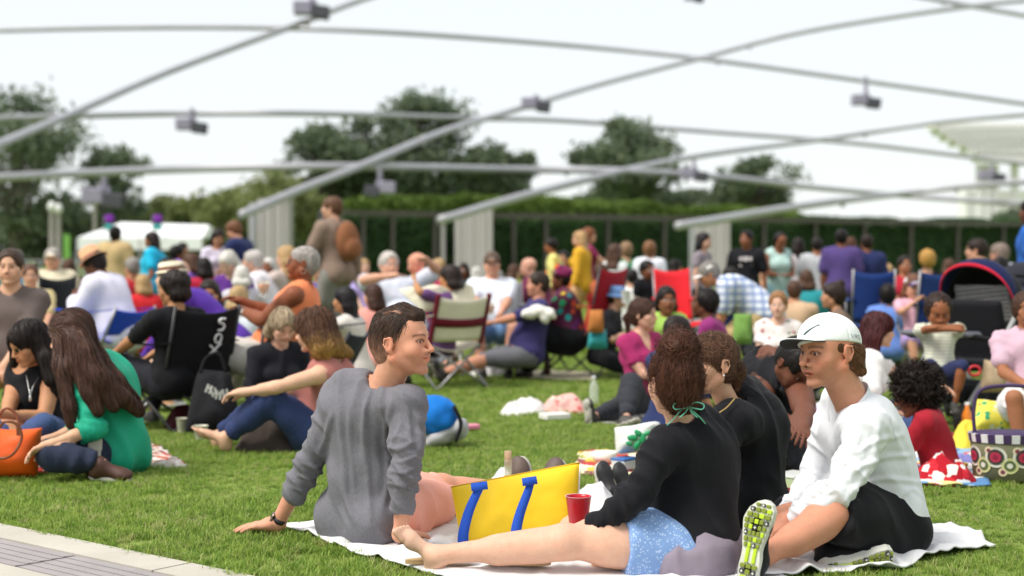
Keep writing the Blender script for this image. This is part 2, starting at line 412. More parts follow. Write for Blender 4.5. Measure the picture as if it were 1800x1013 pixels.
def face_paint(L, skin, lip, brow, stubble=0, hairline=None, fem=0, smile=0, eyes=0, blush=.5, browst=.8, openm=0):
    """skin colour over the head from its local coordinates: lips, brows, lash line, warm cheeks and beard shadow of shaved hair"""
    C = np.tile(np.array(skin, float), (len(L), 1)); x, y, z = L[:, 0], L[:, 1], L[:, 2]; ax = np.abs(x)
    def put(m, c, a=1.): nonlocal C; m = np.clip(m, 0, 1)[:, None] * a; C = C * (1 - m) + np.array(c) * m
    sk = np.array(skin)
    red = sk * np.array([1.0, .72, .66])
    put(np.exp(-(((ax - .046) / .018) ** 2 + ((z + .032) / .018) ** 2)) * (y > .02), red, .55 * blush)
    put(np.exp(-((ax / .012) ** 2 + ((z + .03) / .012) ** 2)) * (y > .09), red, .6 * blush)
    put(np.exp(-(((ax - .078) / .01) ** 2 + ((y + .004) / .02) ** 2)) , red, .6 * blush)
    put(np.exp(-(((ax - .03) / .014) ** 2 + ((z + .012) / .006) ** 2)) * (y > .05), sk * np.array([.8, .68, .68]), .5)
    if stubble:
        m = (np.clip((-.035 - z) / .015, 0, 1) * np.clip((y + .0) / .02, 0, 1) + np.exp(-((z + .05) / .008) ** 2) * (ax < .03) * (y > .07))
        m = np.clip(m * (1 - np.exp(-((ax / .02) ** 2 + ((z + .062) / .01) ** 2))), 0, 1); put(m, sk * .42, stubble)
    w = .0265 + .003 * smile
    up = .004 * smile * (ax / w) ** 2
    zc = z - up + .0612 + .0035 * openm
    m = (ax < w) * (y > .078) * (np.abs(zc) < (.0075 + .003 * openm) * np.sqrt(np.clip(1 - (ax / w) ** 2, 0, 1)) + .001)
    put(m.astype(float), lip, .6)
    put((np.abs(zc - .001) < .0013 + .0028 * openm * (ax < w * .75)) * (ax < w * 1.02) * (y > .07) * (y < .1035 - .002 * openm), np.array(lip) * .22, .9)
    arch = .0215 + .004 * (1 - ((ax - .034) / .022) ** 2)
    m = np.exp(-((z - arch) / (.0042 - .0014 * fem)) ** 2) * (ax > .011) * (ax < .056) * (y > .04)
    put(m, brow, browst)
    m = (((ax - .031) / .0168) ** 2 + ((z - .002) / .0082) ** 2)
    put(np.exp(-((m - 1.0) / .45) ** 2) * (z > .0005) * (y > .06), np.array(brow) * .4, .85); put(np.exp(-((m - 1.1) / .4) ** 2) * (z <= .0005) * (y > .06), sk * np.array([.62, .45, .42]), .6)
    put((((ax - .0065) / .0042) ** 2 + ((z + .0425) / .003) ** 2 < 1) * (y > .09), sk * .25, .8)
    if eyes:   # small heads: the eye itself is a painted feature of a few millimetres
        put((m < .8) * (y > .06), (.75, .72, .7), .8); put((((ax - .031) / .006) ** 2 + ((z - .002) / .006) ** 2 < 1) * (y > .06), (.03, .02, .015), 1.)
    return C
def eye(H, s, gaze, iris, parent):
    c = H.p(s * .031, .0748, .002); n = 20; r = .0128 * H.s; g = nrm(H.R @ np.array(gaze, float)); F = frame(g)
    V = []; Cc = []
    for i in range(n + 1):
        th = math.pi * i / n; rr = r * (1.03 if th < .45 else 1)
        for j in range(n):
            a = 2 * math.pi * j / n; V.append(c + rr * (F @ A3(math.sin(th) * math.cos(a), math.cos(th), math.sin(th) * math.sin(a))))
            Cc.append((.004, .004, .004) if th < .2 else iris if th < .44 else (.012, .01, .01) if th < .5 else (.72, .66, .63))
    Q = np.array([(i * n + j, i * n + (j + 1) % n, (i + 1) * n + (j + 1) % n, (i + 1) * n + j) for i in range(n) for j in range(n)])
    mesh('eye', local(V, parent.parent), Q, attrmat('eye', .08, .6), parent, col=Cc)

def ik(a, b, l1, l2, pole):
    a = np.asarray(a, float); b = np.asarray(b, float); d = b - a; L = np.linalg.norm(d)
    if L > (l1 + l2) * .995: b = a + d / L * (l1 + l2) * .995; d = b - a; L = np.linalg.norm(d)
    if L < abs(l1 - l2) + .02: L = abs(l1 - l2) + .02
    u = d / max(np.linalg.norm(d), 1e-6); x = (l1 * l1 - l2 * l2 + L * L) / (2 * L); h = math.sqrt(max(l1 * l1 - x * x, 0))
    p = np.asarray(pole, float); p = nrm(p - u * (p @ u)); return a + u * x + p * h, b

PRESET = dict(
    stand=dict(hz=.92, lean=2, F=((-.1, 0, .09), (.1, .02, .09)), H=((-.27, .04, .80), (.27, .04, .80)), kn=((0, 1, 0), (0, 1, 0))),
    chair=dict(hz=.46, lean=-14, F=((-.13, .46, .09), (.13, .46, .09)), H=((-.13, .28, .56), (.13, .28, .56)), kn=((-.2, .3, 1), (.2, .3, 1))),
    cross=dict(hz=.12, lean=12, F=((.14, .30, .07), (-.14, .26, .07)), H=((-.12, .34, .2), (.12, .34, .2)), kn=((-1, .5, .15), (1, .5, .15))),
    knees=dict(hz=.11, lean=10, F=((-.1, .56, .09), (.1, .56, .09)), H=((-.05, .5, .42), (.05, .5, .42)), kn=((-.15, 0, 1), (.15, 0, 1))),
    longs=dict(hz=.11, lean=-8, F=((-.1, .86, .09), (.1, .86, .09)), H=((-.25, -.25, .06), (.25, -.25, .06)), kn=((0, 0, 1), (0, 0, 1))),
    side=dict(hz=.12, lean=5, F=((.30, .05, .06), (.25, .3, .06)), H=((-.3, .0, .08), (.1, .3, .3)), kn=((-.3, 1, .2), (.3, 1, .2))))
def pose(base, yaw, kind='stand', s=1., fem=0, lean=None, roll=0, twist=0, hyaw=None, hpitch=0, hroll=0, hz=None, F=None, H=None, kn=None, el=None, bend=0, neck=(0, .02)):
    """joints in world space; local axes are right, forward, up, in metres of a 1.75 m body; bend curls the upper spine forward"""
    P = PRESET[kind]; lean = P['lean'] if lean is None else lean; hz = P['hz'] if hz is None else hz
    F = [F[i] if F and F[i] is not None else P['F'][i] for i in (0, 1)]; Hh = [H[i] if H and H[i] is not None else P['H'][i] for i in (0, 1)]; kn = kn or P['kn']; el = el or ((-.6, -.6, -.5), (.6, -.6, -.5))
    R = frame(yawf(yaw)); B = np.array([base[0], base[1], base[2] if len(base) > 2 else 0.]); L = lambda v: B + R @ (np.array(v, float) * s)
    Rl = R @ rotx(-lean) @ roty(roll); pel = L((0, 0, hz)); J = dict(s=s, fem=fem, pel=pel, Rp=R @ rotx(-lean * .4), hs=1 if s >= .76 else 1 + (.95 - s) * 1.35)
    mid = pel + Rl @ A3(0, 0, .26) * s
    Rc = R @ rotx(-(lean + bend)) @ roty(roll) @ rotz(-twist); J['Rc'] = Rc; J['mid'] = mid
    nk = mid + Rc @ A3(0, -.01, .26) * s; J['nk'] = nk; sw = (.165 if fem else .19)
    J['sL'] = mid + Rc @ A3(-sw, -.005, .205) * s; J['sR'] = mid + Rc @ A3(sw, -.005, .205) * s
    J['hL'] = pel + J['Rp'] @ A3(-.09, 0, -.02) * s; J['hR'] = pel + J['Rp'] @ A3(.09, 0, -.02) * s
    for i, q in enumerate('LR'):
        J['k' + q], J['a' + q] = ik(J['h' + q], L(F[i]), .43 * s, .42 * s, R @ np.array(kn[i], float))
        J['e' + q], J['w' + q] = ik(J['s' + q], L(Hh[i]), .285 * s, .255 * s, R @ np.array(el[i], float))
    Rh = frame(yawf(yaw if hyaw is None else hyaw)) @ rotx(hpitch) @ roty(hroll)
    J['head'] = nk + Rc @ A3(neck[0], neck[1], .085) * s + Rh @ A3(0, .012, .085) * s; J['Rh'] = Rh; J['R'] = R
    return J
def hand_ops(w, e, up, side, s=1., curl=25, spread=1., simple=False, tags=None, pitch=0):
    """palm, four fingers of their own lengths and a thumb; w wrist, e elbow, up = back of the hand"""
    f = nrm(np.asarray(w) - np.asarray(e)); R = frame(f, up) @ rotx(pitch); H = Fr(w, R, s); o = []
    o += [H.cone((0, -.01, 0), (0, .03, 0), .024, .03, .02), H.ell((0, .052, -.002), (.038, .046, .0155), .018)]
    if simple:
        return o + [H.cone((0, .08, 0), (0, .125, -.03 * curl / 25), .027, .02, .03), H.cone((-side * .03, .03, 0), (-side * .055, .075, -.015), .014, .011, .01)]
    for i, (x, l, r) in enumerate(((-.029, .066, .0088), (-.0095, .076, .0092), (.0105, .071, .0088), (.029, .056, .0078))):
        x = x * side; a = A3(x, .088 - abs(i - 1.2) * .005, 0); d = rotz(-math.copysign(1, x) * abs(x) / .029 * 7 * spread)
        c = 0; p = a
        for q, fr in enumerate((.46, .32, .26)):
            c += curl * (.8, 1., .8)[q] * (1 + .08 * i); n = p + d @ rotx(-c) @ A3(0, l * fr, 0); o += [H.cone(p, n, r * (1 - .08 * q), r * (.94 - .09 * q), .004)]; p = n
        o += [H.cone((x * .8, .03, 0), a, .012, r * 1.1, .012)]
    p0 = A3(-side * .018, .012, -.006); p1 = A3(-side * .045, .045, -.016); p2 = A3(-side * .055, .075, -.02 - curl * .0002); p3 = A3(-side * .052, .099, -.024 - curl * .0005)
    return o + [H.cone(p0, p1, .018, .0135, .014), H.cone(p1, p2, .0125, .0105, .006), H.cone(p2, p3, .0105, .0085, .004)]
def foot_ops(a, R, s=1., toes=True):
    H = Fr(a, R, s); o = [H.ell((0, -.035, -.05), (.030, .035, .033), .03), H.cone((0, -.01, -.01), (0, -.03, -.05), .034, .03, .03), H.cone((0, 0, -.02), (0.0, .095, -.055), .034, .022, .03),
        H.ell((.0, .105, -.064), (.044, .04, .019), .03)]
    sd = 1
    if toes: o += [H.cone(((i - 2) * .0175 + .0, .13, -.068), ((i - 2) * .0185, .158 + (.012, .01, .004, -.004, -.014)[i], -.07), (.013, .010, .0095, .009, .008)[i], (.0125, .0095, .009, .0085, .008)[i], .004) for i in range(5)]
    else: o += [H.ell((0, .14, -.066), (.04, .035, .016), .02)]
    return o
def segs(J, g=0., w=1., bust=1.):
    """the volumes of a body grown by g metres, by region"""
    s = J['s']; fem = J['fem']; D = {}; Rc, Rp = J['Rc'], J['Rp']; pel, mid, nk = J['pel'], J['mid'], J['nk']
    P = Fr(pel, Rp, s); M = Fr(mid, Rc, s); gg = g / s
    hw = 1.06 if fem else 1.
    t = [P.ell((0, -.005, -.01), (.155 * w * hw + gg, .115 * w + gg, .11 + gg), .05),
         cone(pel + (mid - pel) * .15, mid, .108 * w * s + g, .108 * w * s + g, .08 * s),
         ell((pel + mid) / 2, (A3(.128, .1, .16) * A3(w, w, 1)) * s + g, frame(Rc[:, 1], mid - pel), .06 * s),
         M.ell((0, 0, .10), (.142 * (.92 if fem else 1.04) * (w * .5 + .5) + gg, .105 * (w * .6 + .4) + gg, .15 + gg), .06),
         cone(lerp(J['sL'], J['sR'], .12), lerp(J['sL'], J['sR'], .88), .058 * s + g, .058 * s + g, .06 * s),
         M.cone((-.1, -.02, .2), (-.035, -.01, .27), .045 + gg, .035 + gg, .05), M.cone((.1, -.02, .2), (.035, -.01, .27), .045 + gg, .035 + gg, .05),
         M.ell((-.075, -.06, .13), (.07 + gg, .045 + gg, .09 + gg), .05), M.ell((.075, -.06, .13), (.07 + gg, .045 + gg, .09 + gg), .05)]
    for q, x in (('L', -1), ('R', 1)): t += [P.ell((x * .075, -.06, -.03), (.085 * w + gg, .08 * w + gg, .085 + gg), .05)]
    if w > 1.1: t += [P.ell((0, .05 * w, .12), (.13 * w, .11 * w, .12), .08)]
    if fem: t += [M.ell((x * .07, .085, .075), (.062 * bust + gg, .06 * bust + gg, .062 * bust + gg), .035) for x in (-1, 1)]
    else: t += [M.ell((x * .07, .06, .12), (.07 + gg, .05 + gg, .055 + gg), .05) for x in (-1, 1)]
    D['torso'] = t
    D['neck'] = [cone(nk - Rc[:, 2] * .03 * s, J['head'] - J['Rh'][:, 2] * .055 * s - J['Rh'][:, 1] * .018 * s, (.063 - .012 * fem) * s + g, (.058 - .014 * fem) * s + g, .03 * s)]
    a = (.86 if fem else 1.) * (w * .6 + .4)
    for q in 'LR':
        S, E, Wr = J['s' + q], J['e' + q], J['w' + q]
        D['ua' + q] = [ell(S, np.array((.054,) * 3) * a * s + g, None, .05 * s), cone(S, E, .050 * a * s + g, .038 * a * s + g, .03 * s), cone(lerp(S, E, .3), lerp(S, E, .7), .048 * a * s + g, .046 * a * s + g, .03 * s)]
        D['fa' + q] = [cone(E, Wr, .037 * a * s + g, .0255 * a * s + g, .02 * s), cone(lerp(E, Wr, .15), lerp(E, Wr, .5), .041 * a * s + g, .034 * a * s + g, .03 * s)]
        Hh, K, An = J['h' + q], J['k' + q], J['a' + q]; b = w * .7 + .3
        D['th' + q] = [cone(Hh, K, .088 * b * s + g, .053 * b * s + g, .05 * s), cone(lerp(Hh, K, .2), lerp(Hh, K, .6), .086 * b * s + g, .07 * b * s + g, .05 * s), ell(K, np.array((.054,) * 3) * b * s + g, None, .03 * s)]
        back = nrm((Hh + An) / 2 - K) * .016 * s
        D['sh' + q] = [cone(K, An, .050 * b * s + g, .033 * s + g, .03 * s), cone(lerp(K, An, .18) + back, lerp(K, An, .5) + back, .05 * b * s + g, .042 * b * s + g, .05 * s)]
    return D
def grow(lst, g): return lst
def cutlast(ops, a, b, t):
    """shorten the tapered tubes a-b to their first part t, ending in a flat hem"""
    out = []
    ab = b - a; L = np.linalg.norm(ab); u = ab / L
    for o in ops:
        if o['t'] == 'e' and (o['c'] - a) @ u / L > t - .05: continue
        if o['t'] == 'c':
            ta = (o['a'] - a) @ u / L; tb = (o['b'] - a) @ u / L
            if ta > t - .02: continue
            if tb > t:
                f = (t - ta) / (tb - ta); o = cone(o['a'], lerp(o['a'], o['b'], f), o['ra'], o['ra'] + (o['rb'] - o['ra']) * f, o['k'], 1, o['tag'])
        out.append(o)
    return out
def limb(D, J, q, kind, t):
    if kind == 'arm':
        if t <= 1: return cutlast(D['ua' + q], J['s' + q], J['e' + q], t)
        return D['ua' + q] + cutlast(D['fa' + q], J['e' + q], J['w' + q], t - 1)
    if t <= 1: return cutlast(D['th' + q], J['h' + q], J['k' + q], t)
    return D['th' + q] + cutlast(D['sh' + q], J['k' + q], J['a' + q], t - 1)
def joints(pel, mid, nk, sL, sR, eL, eR, wL, wR, kL, kR, aL, aR, head, pyaw, hyaw, hpitch=0, hroll=0, s=1., fem=0, plean=0, hs=1.):
    J = dict(s=s, fem=fem, pel=pel, mid=mid, nk=nk, sL=sL, sR=sR, eL=eL, eR=eR, wL=wL, wR=wR, kL=kL, kR=kR, aL=aL, aR=aR, head=head, hs=hs)
    J['R'] = frame(yawf(pyaw)); J['Rp'] = J['R'] @ rotx(-plean); J['hL'] = pel - J['Rp'][:, 0] * .09 * s; J['hR'] = pel + J['Rp'][:, 0] * .09 * s
    r = nrm(sR - sL); u = nk - mid; f = nrm(np.cross(u, r)); J['Rc'] = np.array([r, f, np.cross(r, f)]).T
    J['Rh'] = frame(yawf(hyaw)) @ rotx(hpitch) @ roty(hroll); return J
def folds(V, N, J, amp, seed=0, f=1.):
    """cloth relief: rings and drags round the joints, long soft drapes elsewhere"""
    d = np.zeros(len(V)); tot = np.full(len(V), 1e-6)
    for q in 'LR':
        for a, b in (('s', 'e'), ('e', 'w'), ('h', 'k'), ('k', 'a')):
            A_, B_ = J[a + q], J[b + q]; ab = B_ - A_; L = np.linalg.norm(ab); u = ab / L
            r = V - A_; t = r @ u; pr = r - t[:, None] * u; dist = np.linalg.norm(r - np.clip(t, 0, L)[:, None] * u, axis=1)
            w = np.exp(-(dist / .05) ** 2) + 1e-9
            near = np.exp(-(t / .13) ** 2) + np.exp(-((t - L) / .13) ** 2)
            sk = pr @ np.roll(u, 1) * .6
            n = vnoise(np.stack([pr[:, 0] * 7, pr[:, 1] * 7, pr[:, 2] * 7], 1) + ((t + sk) * 24 * f)[:, None] * u, seed)
            n = 1 - 2.6 * np.abs(n) ** .8; d += w * n * (.35 + near * .8); tot += w
    rel = (V - J['mid']); wt = .25
    q = rel @ J['Rc']; n = 1 - 2 * np.abs(vnoise(np.stack([q[:, 0] * 11 + q[:, 2] * 3, q[:, 1] * 11, q[:, 2] * 3.2 + q[:, 0] * 2], 1) * f, seed + 5)); n2 = vnoise(q * 14 * f, seed + 9)
    d += wt * (n * .8 + n2 * .3); tot += wt
    return np.maximum(d / tot * amp, -.0055)
def linefold(V, N, lines):
    px = 900 + V[:, 0] / V[:, 1] * FPX; py = HOR - (V[:, 2] - CAMZ) / V[:, 1] * FPX; P = np.stack([px, py], 1); d = np.zeros(len(V)); face = np.clip(-N[:, 1] * 2.5 + .2, 0, 1)
    for pts, w, dep in lines:
        pts = np.array(catmull([(*p, 0.) for p in pts], 4))[:, :2]; best = np.full(len(V), 1e9); tt = np.zeros(len(V)); n = len(pts) - 1
        for i in range(n):
            a, b = pts[i], pts[i + 1]; ab = b - a; t = np.clip(((P - a) @ ab) / (ab @ ab), 0, 1); q = P - a - t[:, None] * ab; dd = (q * q).sum(1); m = dd < best; best = np.where(m, dd, best); tt = np.where(m, (i + t) / n, tt)
        w = w * .72; g = np.exp(-best / w ** 2) - .62 * np.exp(-best / (2.2 * w) ** 2); d += 1.35 * dep * g * np.clip(np.minimum(tt, 1 - tt) * 5 + .15, 0, 1)
    return d * face
HS = dict(hero=(.0038, .011, .0095), near=(.0064, .019, .0165), mid=(.0112, .029, .026), far=(.018, .038, .034))

def strands(ops, seeds, dirf, n, L, K, rad, colf, lift=.002, seed=0, taper=.3, wav=0., cut=None):
    """hair tresses combed over a hair volume: seeds (m,3) on it, dirf(P) gives the combing direction"""
    rng = np.random.default_rng(seed); P = seeds[rng.integers(0, len(seeds), n)].astype(float); P = P + rng.normal(0, .002, P.shape)
    Ls = L * rng.uniform(.6, 1.1, n); off = rng.uniform(-.002, lift, n); jit = rng.normal(0, .13, (n, 3)); ph = rng.uniform(0, 6.28, n)
    pts = [P]; e = .002
    def grad(P):
        g = np.stack([field(ops, P + np.eye(3)[i] * e) - field(ops, P - np.eye(3)[i] * e) for i in range(3)], 1); return g / (np.linalg.norm(g, axis=1)[:, None] + 1e-9)
    for k in range(K):
        g = grad(P); d = dirf(P) + jit; d = d - g * (d * g).sum(1)[:, None]; d /= np.linalg.norm(d, axis=1)[:, None] + 1e-9
        P = P + d * (Ls / K)[:, None]; g2 = grad(P); D = field(ops, P)
        P = P - g2 * (D - off - lift * (k + 1) / K)[:, None]
        if wav: P = P + g2 * (np.sin(k * 1.7 + ph) * wav)[:, None] + np.cross(g2, d) * (np.cos(k * 1.7 + ph) * wav)[:, None]
        pts.append(P)
    A_ = np.stack(pts, 1)                                            # n, K+1, 3
    T = np.gradient(A_, axis=1); T /= np.linalg.norm(T, axis=2)[..., None] + 1e-9
    g = grad(A_.reshape(-1, 3)).reshape(A_.shape); X = np.cross(T, g); X /= np.linalg.norm(X, axis=2)[..., None] + 1e-9; Y = np.cross(X, T)
    r = rad * 1.3 * np.linspace(1, taper, K + 1)[None, :, None] * rng.uniform(.7, 1.3, n)[:, None, None]; X = X + Y * rng.normal(0, .5, n)[:, None, None]
    V = np.stack([A_ + X * r, A_ - X * r], 2).reshape(-1, 3); b = (np.arange(n)[:, None] * (K + 1) + np.arange(K)[None]).reshape(-1) * 2
    Q = np.stack([b, b + 1, b + 3, b + 2], 1)
    c = colf(A_.reshape(-1, 3)) * rng.uniform(.6, 1.45, n).repeat(K + 1)[:, None]
    return V, Q, np.repeat(c, 2, 0)
def hair_ops(st, H, a=1., length=.25, J=None):
    E, C = H.ell, H.cone
    face = sub(E((0, .105, -.035), (.064, .06, .098), .012)); o = []
    g = .008 * a
    if st in ('short', 'buzz', 'quiff'):
        g = {'short': .010, 'buzz': .004, 'quiff': .006}[st] * a
        o = [E((0, -.02, .036), (.0755 + g, .097 + g, .084 + g), .02), E((0, -.04, -.01), (.068 + g, .068 + g, .07 + g), .03), E((0, .02, .032), (.069 + g, .075 + g, .073 + g), .02), C((0, -.06, -.03), (0, -.06, -.055), .045, .035, .03)]
        if st == 'quiff': o += [C((.0, .062, .094), (-.0, -.02, .118), .022, .026, .03), C((-.03, .062, .085), (-.035, -.01, .105), .02, .022, .03), C((.028, .06, .088), (.03, -.02, .108), .02, .022, .03)]
        o += [sub(E((0, .1, -.012), (.066, .042, .09), .012))] + [sub(E((s * .085, .015, -.035), (.02, .034, .04), .008)) for s in (-1, 1)]
    elif st in ('long', 'pony', 'bun', 'wavy', 'bob'):
        o = [E((0, -.02, .038), (.0755 + g, .097 + g, .085 + g), .02), E((0, -.045, -.01), (.07 + g, .07 + g, .08 + g), .03), E((0, .02, .034), (.068 + g, .074 + g, .073 + g), .02), face]
        if st in ('long', 'wavy', 'bob'):
            L = length; dn = H.inv(H.c + A3(0, 0, -1.))  # world down seen from the head
            dn = dn / np.linalg.norm(dn)
            for x in (-.068, -.045, 0, .045, .068):
                y = -.02 if abs(x) > .06 else -.06; r = .036 if abs(x) < .06 else .026
                p0 = A3(x, y, .0); p1 = A3(x * 1.15, y - .02, -.06); p2 = p1 + dn * L * .5 + A3(0, -.02, 0); p3 = p1 + dn * L
                if abs(x) > .06: p3 = p1 + dn * L * .8
                o += [C(p0, p1, r, r, .03), C(p1, p2, r, r * 1.0, .03), C(p2, p3, r, r * .6, .03)]
        if st == 'pony': o += [C((0, -.115, .01), (0, -.14, -.03), .022, .028, .02), C((0, -.14, -.03), (0, -.13, -.16), .028, .014, .02)]
        if st == 'bun': o += [E((0, -.07, .115), (.045, .045, .038), .012)]
    elif st == 'afro':
        o = [E((0, -.03, .03), (.085 + .03 * a, .1 + .03 * a, .09 + .03 * a), .02), E((0, -.05, -.02), (.075 + .025 * a, .07 + .02 * a, .07 + .01), .03), sub(E((0, .13, -.05), (.07, .075, .11), .015)), sub(E((0, .02, -.09), (.09, .06, .06), .015))]
    elif st == 'locs':
        o = [E((0, -.03, .04), (.105, .118, .1), .02), E((0, -.05, -.04), (.1, .085, .08), .03), sub(E((0, .13, -.05), (.075, .075, .115), .015)), sub(E((0, .06, -.1), (.09, .08, .06), .015))]
    return o
def seams(T, J, ops, reach, mat, w):
    """stitched hems round the sleeve ends"""
    m = MB(); n = 0
    for k in 'LR':
        if reach <= .2: continue
        a, b, t_ = (J['s' + k], J['e' + k], reach) if reach <= 1 else (J['e' + k], J['w' + k], reach - 1)
        ax = nrm(b - a)
        for back in (.012, .020):
            c = lerp(a, b, min(t_, 1.)) - ax * back; F = frame(ax, (0, -.3, 1)) if abs(ax[2]) < .9 else frame(ax, (0, 1, 0)); R_ = []
            for j in range(19):
                an = 2 * math.pi * j / 18; dr = F @ A3(math.cos(an), 0, math.sin(an)); r = .07
                for _ in range(7): r -= float(field(ops, (c + dr * r)[None])[0]) * .9
                R_.append(c + dr * (r + .0004))
            m.tube(R_, .0012, 4, False); n += 1
    if n: onT(m.build('sleeve_hem', mat, T, True), T)
FADE = None; SEEDS = None
def hair_color(P, H, st, col, col2=None, nb=1):
    c = np.array(srgb(col) if isinstance(col, str) else col, float); L = H.inv(P)
    C_ = np.tile(c, (len(P), 1))
    if col2 is not None:
        t = np.clip((-L[:, 2] + vnoise(P * 40) * .03 - .02) / .12, 0, 1)[:, None]; C_ = C_ * (1 - t) + np.array(srgb(col2)) * t
    C_ = C_ * nb
    if FADE is not None:
        C_ = np.where(((np.abs(L[:, 0] - .0465) < .0022) & (L[:, 2] > .06) & (L[:, 1] > -.045) & (L[:, 1] < .03))[:, None], np.array(srgb(FADE[2])), C_)
        t = (np.clip((FADE[0] - L[:, 2]) / FADE[1], 0, 1) * 1.)[:, None]; C_ = C_ * (1 - t) + np.array(srgb(FADE[2])) * t
    return C_ * (1 + .25 * fbm(P * 60, 2))[:, None]
GREY = '8f8a86'
def person(label, J, loc, q='mid', skin='c98f6f', hair=None, hcol='2c1c14', hcol2=None, top=None, bottom=None, shoes=None, feet='bare', face=None,
           w=1., bust=1., neckline='crew', hands=None, group=None, tcut=None, hlen=.25, hsize=1., sunglasses=None, cap=None, name='person', extra=None, fold=None, strandn=0, dirf=None, gaze=(0, 1, 0), iris=(.05, .025, .012), skirt=None, brow=None, loose=None, lines=None, hemglute=False, hide=(), armhole=None, shirtlen=0, tattoo=None, hem=None, hairfn=None):
    """top = (material, sleeve reach 0..2); bottom = (material, leg reach 0..2)"""
    hh, hb, hc = HS[q]; fem = J['fem']; s = J['s']; f = dict(smile=0, openm=0, nose=1., jaw=1., lids=.5, stubble=0, blush=.5, fat=0); f.update(face or {})
    T = thing(name, label, 'person', loc, group); sk = np.array(srgb(skin)); Hd = Fr(J['head'], J['Rh'], s * J.get('hs', 1.))
    D = segs(J, 0, w, bust); D2 = segs(J, -.008, w, bust); hands = hands or {}
    br = srgb(brow or (hcol if hair else '3a2a22')); lip = sk * np.array([.95, .55, .55]) if not fem else sk * np.array([.95, .48, .5])
    if top and top[1] >= 1:
        for k in 'LR': D['ua' + k] = D2['ua' + k]
        if top[1] >= 1.9:
            for k in 'LR': D['fa' + k] = D2['fa' + k]
    if bottom and bottom[1] >= 1:
        for k in 'LR': D['th' + k] = D2['th' + k]
    if top: D['torso'] = D2['torso'][:5] + D['torso'][5:7] + D2['torso'][7:]
    # head with neck
    ho = D['neck'] + head_ops(Hd, fem, f['smile'], f['openm'], f['nose'], f['jaw'], f['lids'], f['fat'])
    parts = []
    V, Q = solid(ho, hh); C = face_paint(Hd.inv(V), sk, lip, br, f['stubble'], None, fem, f['smile'], q in ('mid', 'far'), f['blush'], .75, f['openm']); 
    if hair == 'buzz' or hair == 'quiff':
        pass
    parts.append((V, Q, C))
    body = [o for k, v in D.items() if k not in ('neck',) and k not in hide for o in v] + D['neck']
    hop = []
    for side, k in ((-1, 'L'), (1, 'R')):
        if 'hand' + k in hide: continue
        hd = hands.get(k, {}); up = hd.get('up', J['Rc'][:, 2] * .7 + J['Rc'][:, 1] * .5 + A3(0, 0, .3)); tgt = hd.get('to')
        w_, e_ = J['w' + k], J['e' + k]
        ee = e_ if tgt is None else w_ - nrm(tgt) * .1
        h_ = hand_ops(w_, ee, up, hd.get('side', side), s * (.93 if fem else 1), hd.get('curl', 22), hd.get('spread', 1), q in ('far',), pitch=hd.get('pitch', 0)); hop.append((k, h_))
    if feet == 'bare':
        for k in 'LR':
            if 'sh' + k in hide: continue
            a = J['a' + k]; sh = nrm(a - J['k' + k]); Rf = J.get('f' + k)
            if Rf is None:
                fd = J['R'][:, 1] if abs(sh[2]) > .5 else A3(0, 0, 1) + .25 * sh; up = -sh; Rf = frame(fd - sh * (fd @ sh) * .85 + sh * .0, up)
            J['f' + k] = Rf; fo = foot_ops(a, Rf, s * (.92 if fem else 1)); body += fo
            if q == 'hero': parts.append((*solid(fo, .004), None))
    else:
        for k in 'LR':
            a = J['a' + k]; sh = nrm(a - J['k' + k])
            if J.get('f' + k) is None:
                fd = J['R'][:, 1] if abs(sh[2]) > .5 else A3(0, 0, 1) + .25 * sh; J['f' + k] = frame(fd - sh * (fd @ sh) * .85, -sh)
    if q in ('mid', 'far'): body += [o for _, h_ in hop for o in h_]
    V, Q = solid(body, hb)
    parts.append((V, Q, None))
    if q in ('hero', 'near'):
        for k, h_ in hop:
            a = lerp(J['e' + k], J['w' + k], .6); fo = [cone(a, J['w' + k], *(x * s * (.86 if fem else 1.) * (w * .6 + .4) for x in (.0325, .0262)), .02 * s)]
            parts.append((*solid(fo + h_, .0042 if q == 'hero' else .0065), None))
    Vs, Qs, Cs, n = [], [], [], 0
    for V, Q, C in parts:
        if C is None: C = sk * (1 + .05 * fbm(V * 25, 2))[:, None]
        Vs.append(V); Qs.append(Q + n); Cs.append(C); n += len(V)
    V, Q, C = np.concatenate(Vs), np.concatenate(Qs), np.concatenate(Cs)
    if tattoo is not None:
        c_, r_ = tattoo; dd = np.linalg.norm(V - c_, axis=1); tm = np.clip((r_ - dd) / .02, 0, 1) * np.clip(vnoise(V * 38, 3) * 6 + .5, 0, 1); C = C * (1 - .7 * tm)[:, None]
    bo = mesh('body', local(V, T), Q, SKIN(q == 'hero'), T, col=C)
    if q in ('hero', 'near'):
        for sd in (-1, 1): eye(Hd, sd, gaze, iris, bo)
    # clothes
    fa = fold if fold is not None else {'hero': .011, 'near': .011, 'mid': .010, 'far': .008}[q]
    def garment(nm, mat, ops, post=None, hk=1., ln=None):
        V, Q = solid(ops, hc * hk); N = normals(V, Q); D_ = folds(V, N, J, fa, len(label) % 7)
        if ln: D_ = D_ + linefold(V, N, ln)
        V = V + N * np.maximum(D_, -.0068)[:, None]
        return mesh(nm, local(V, T), Q, mat, T)
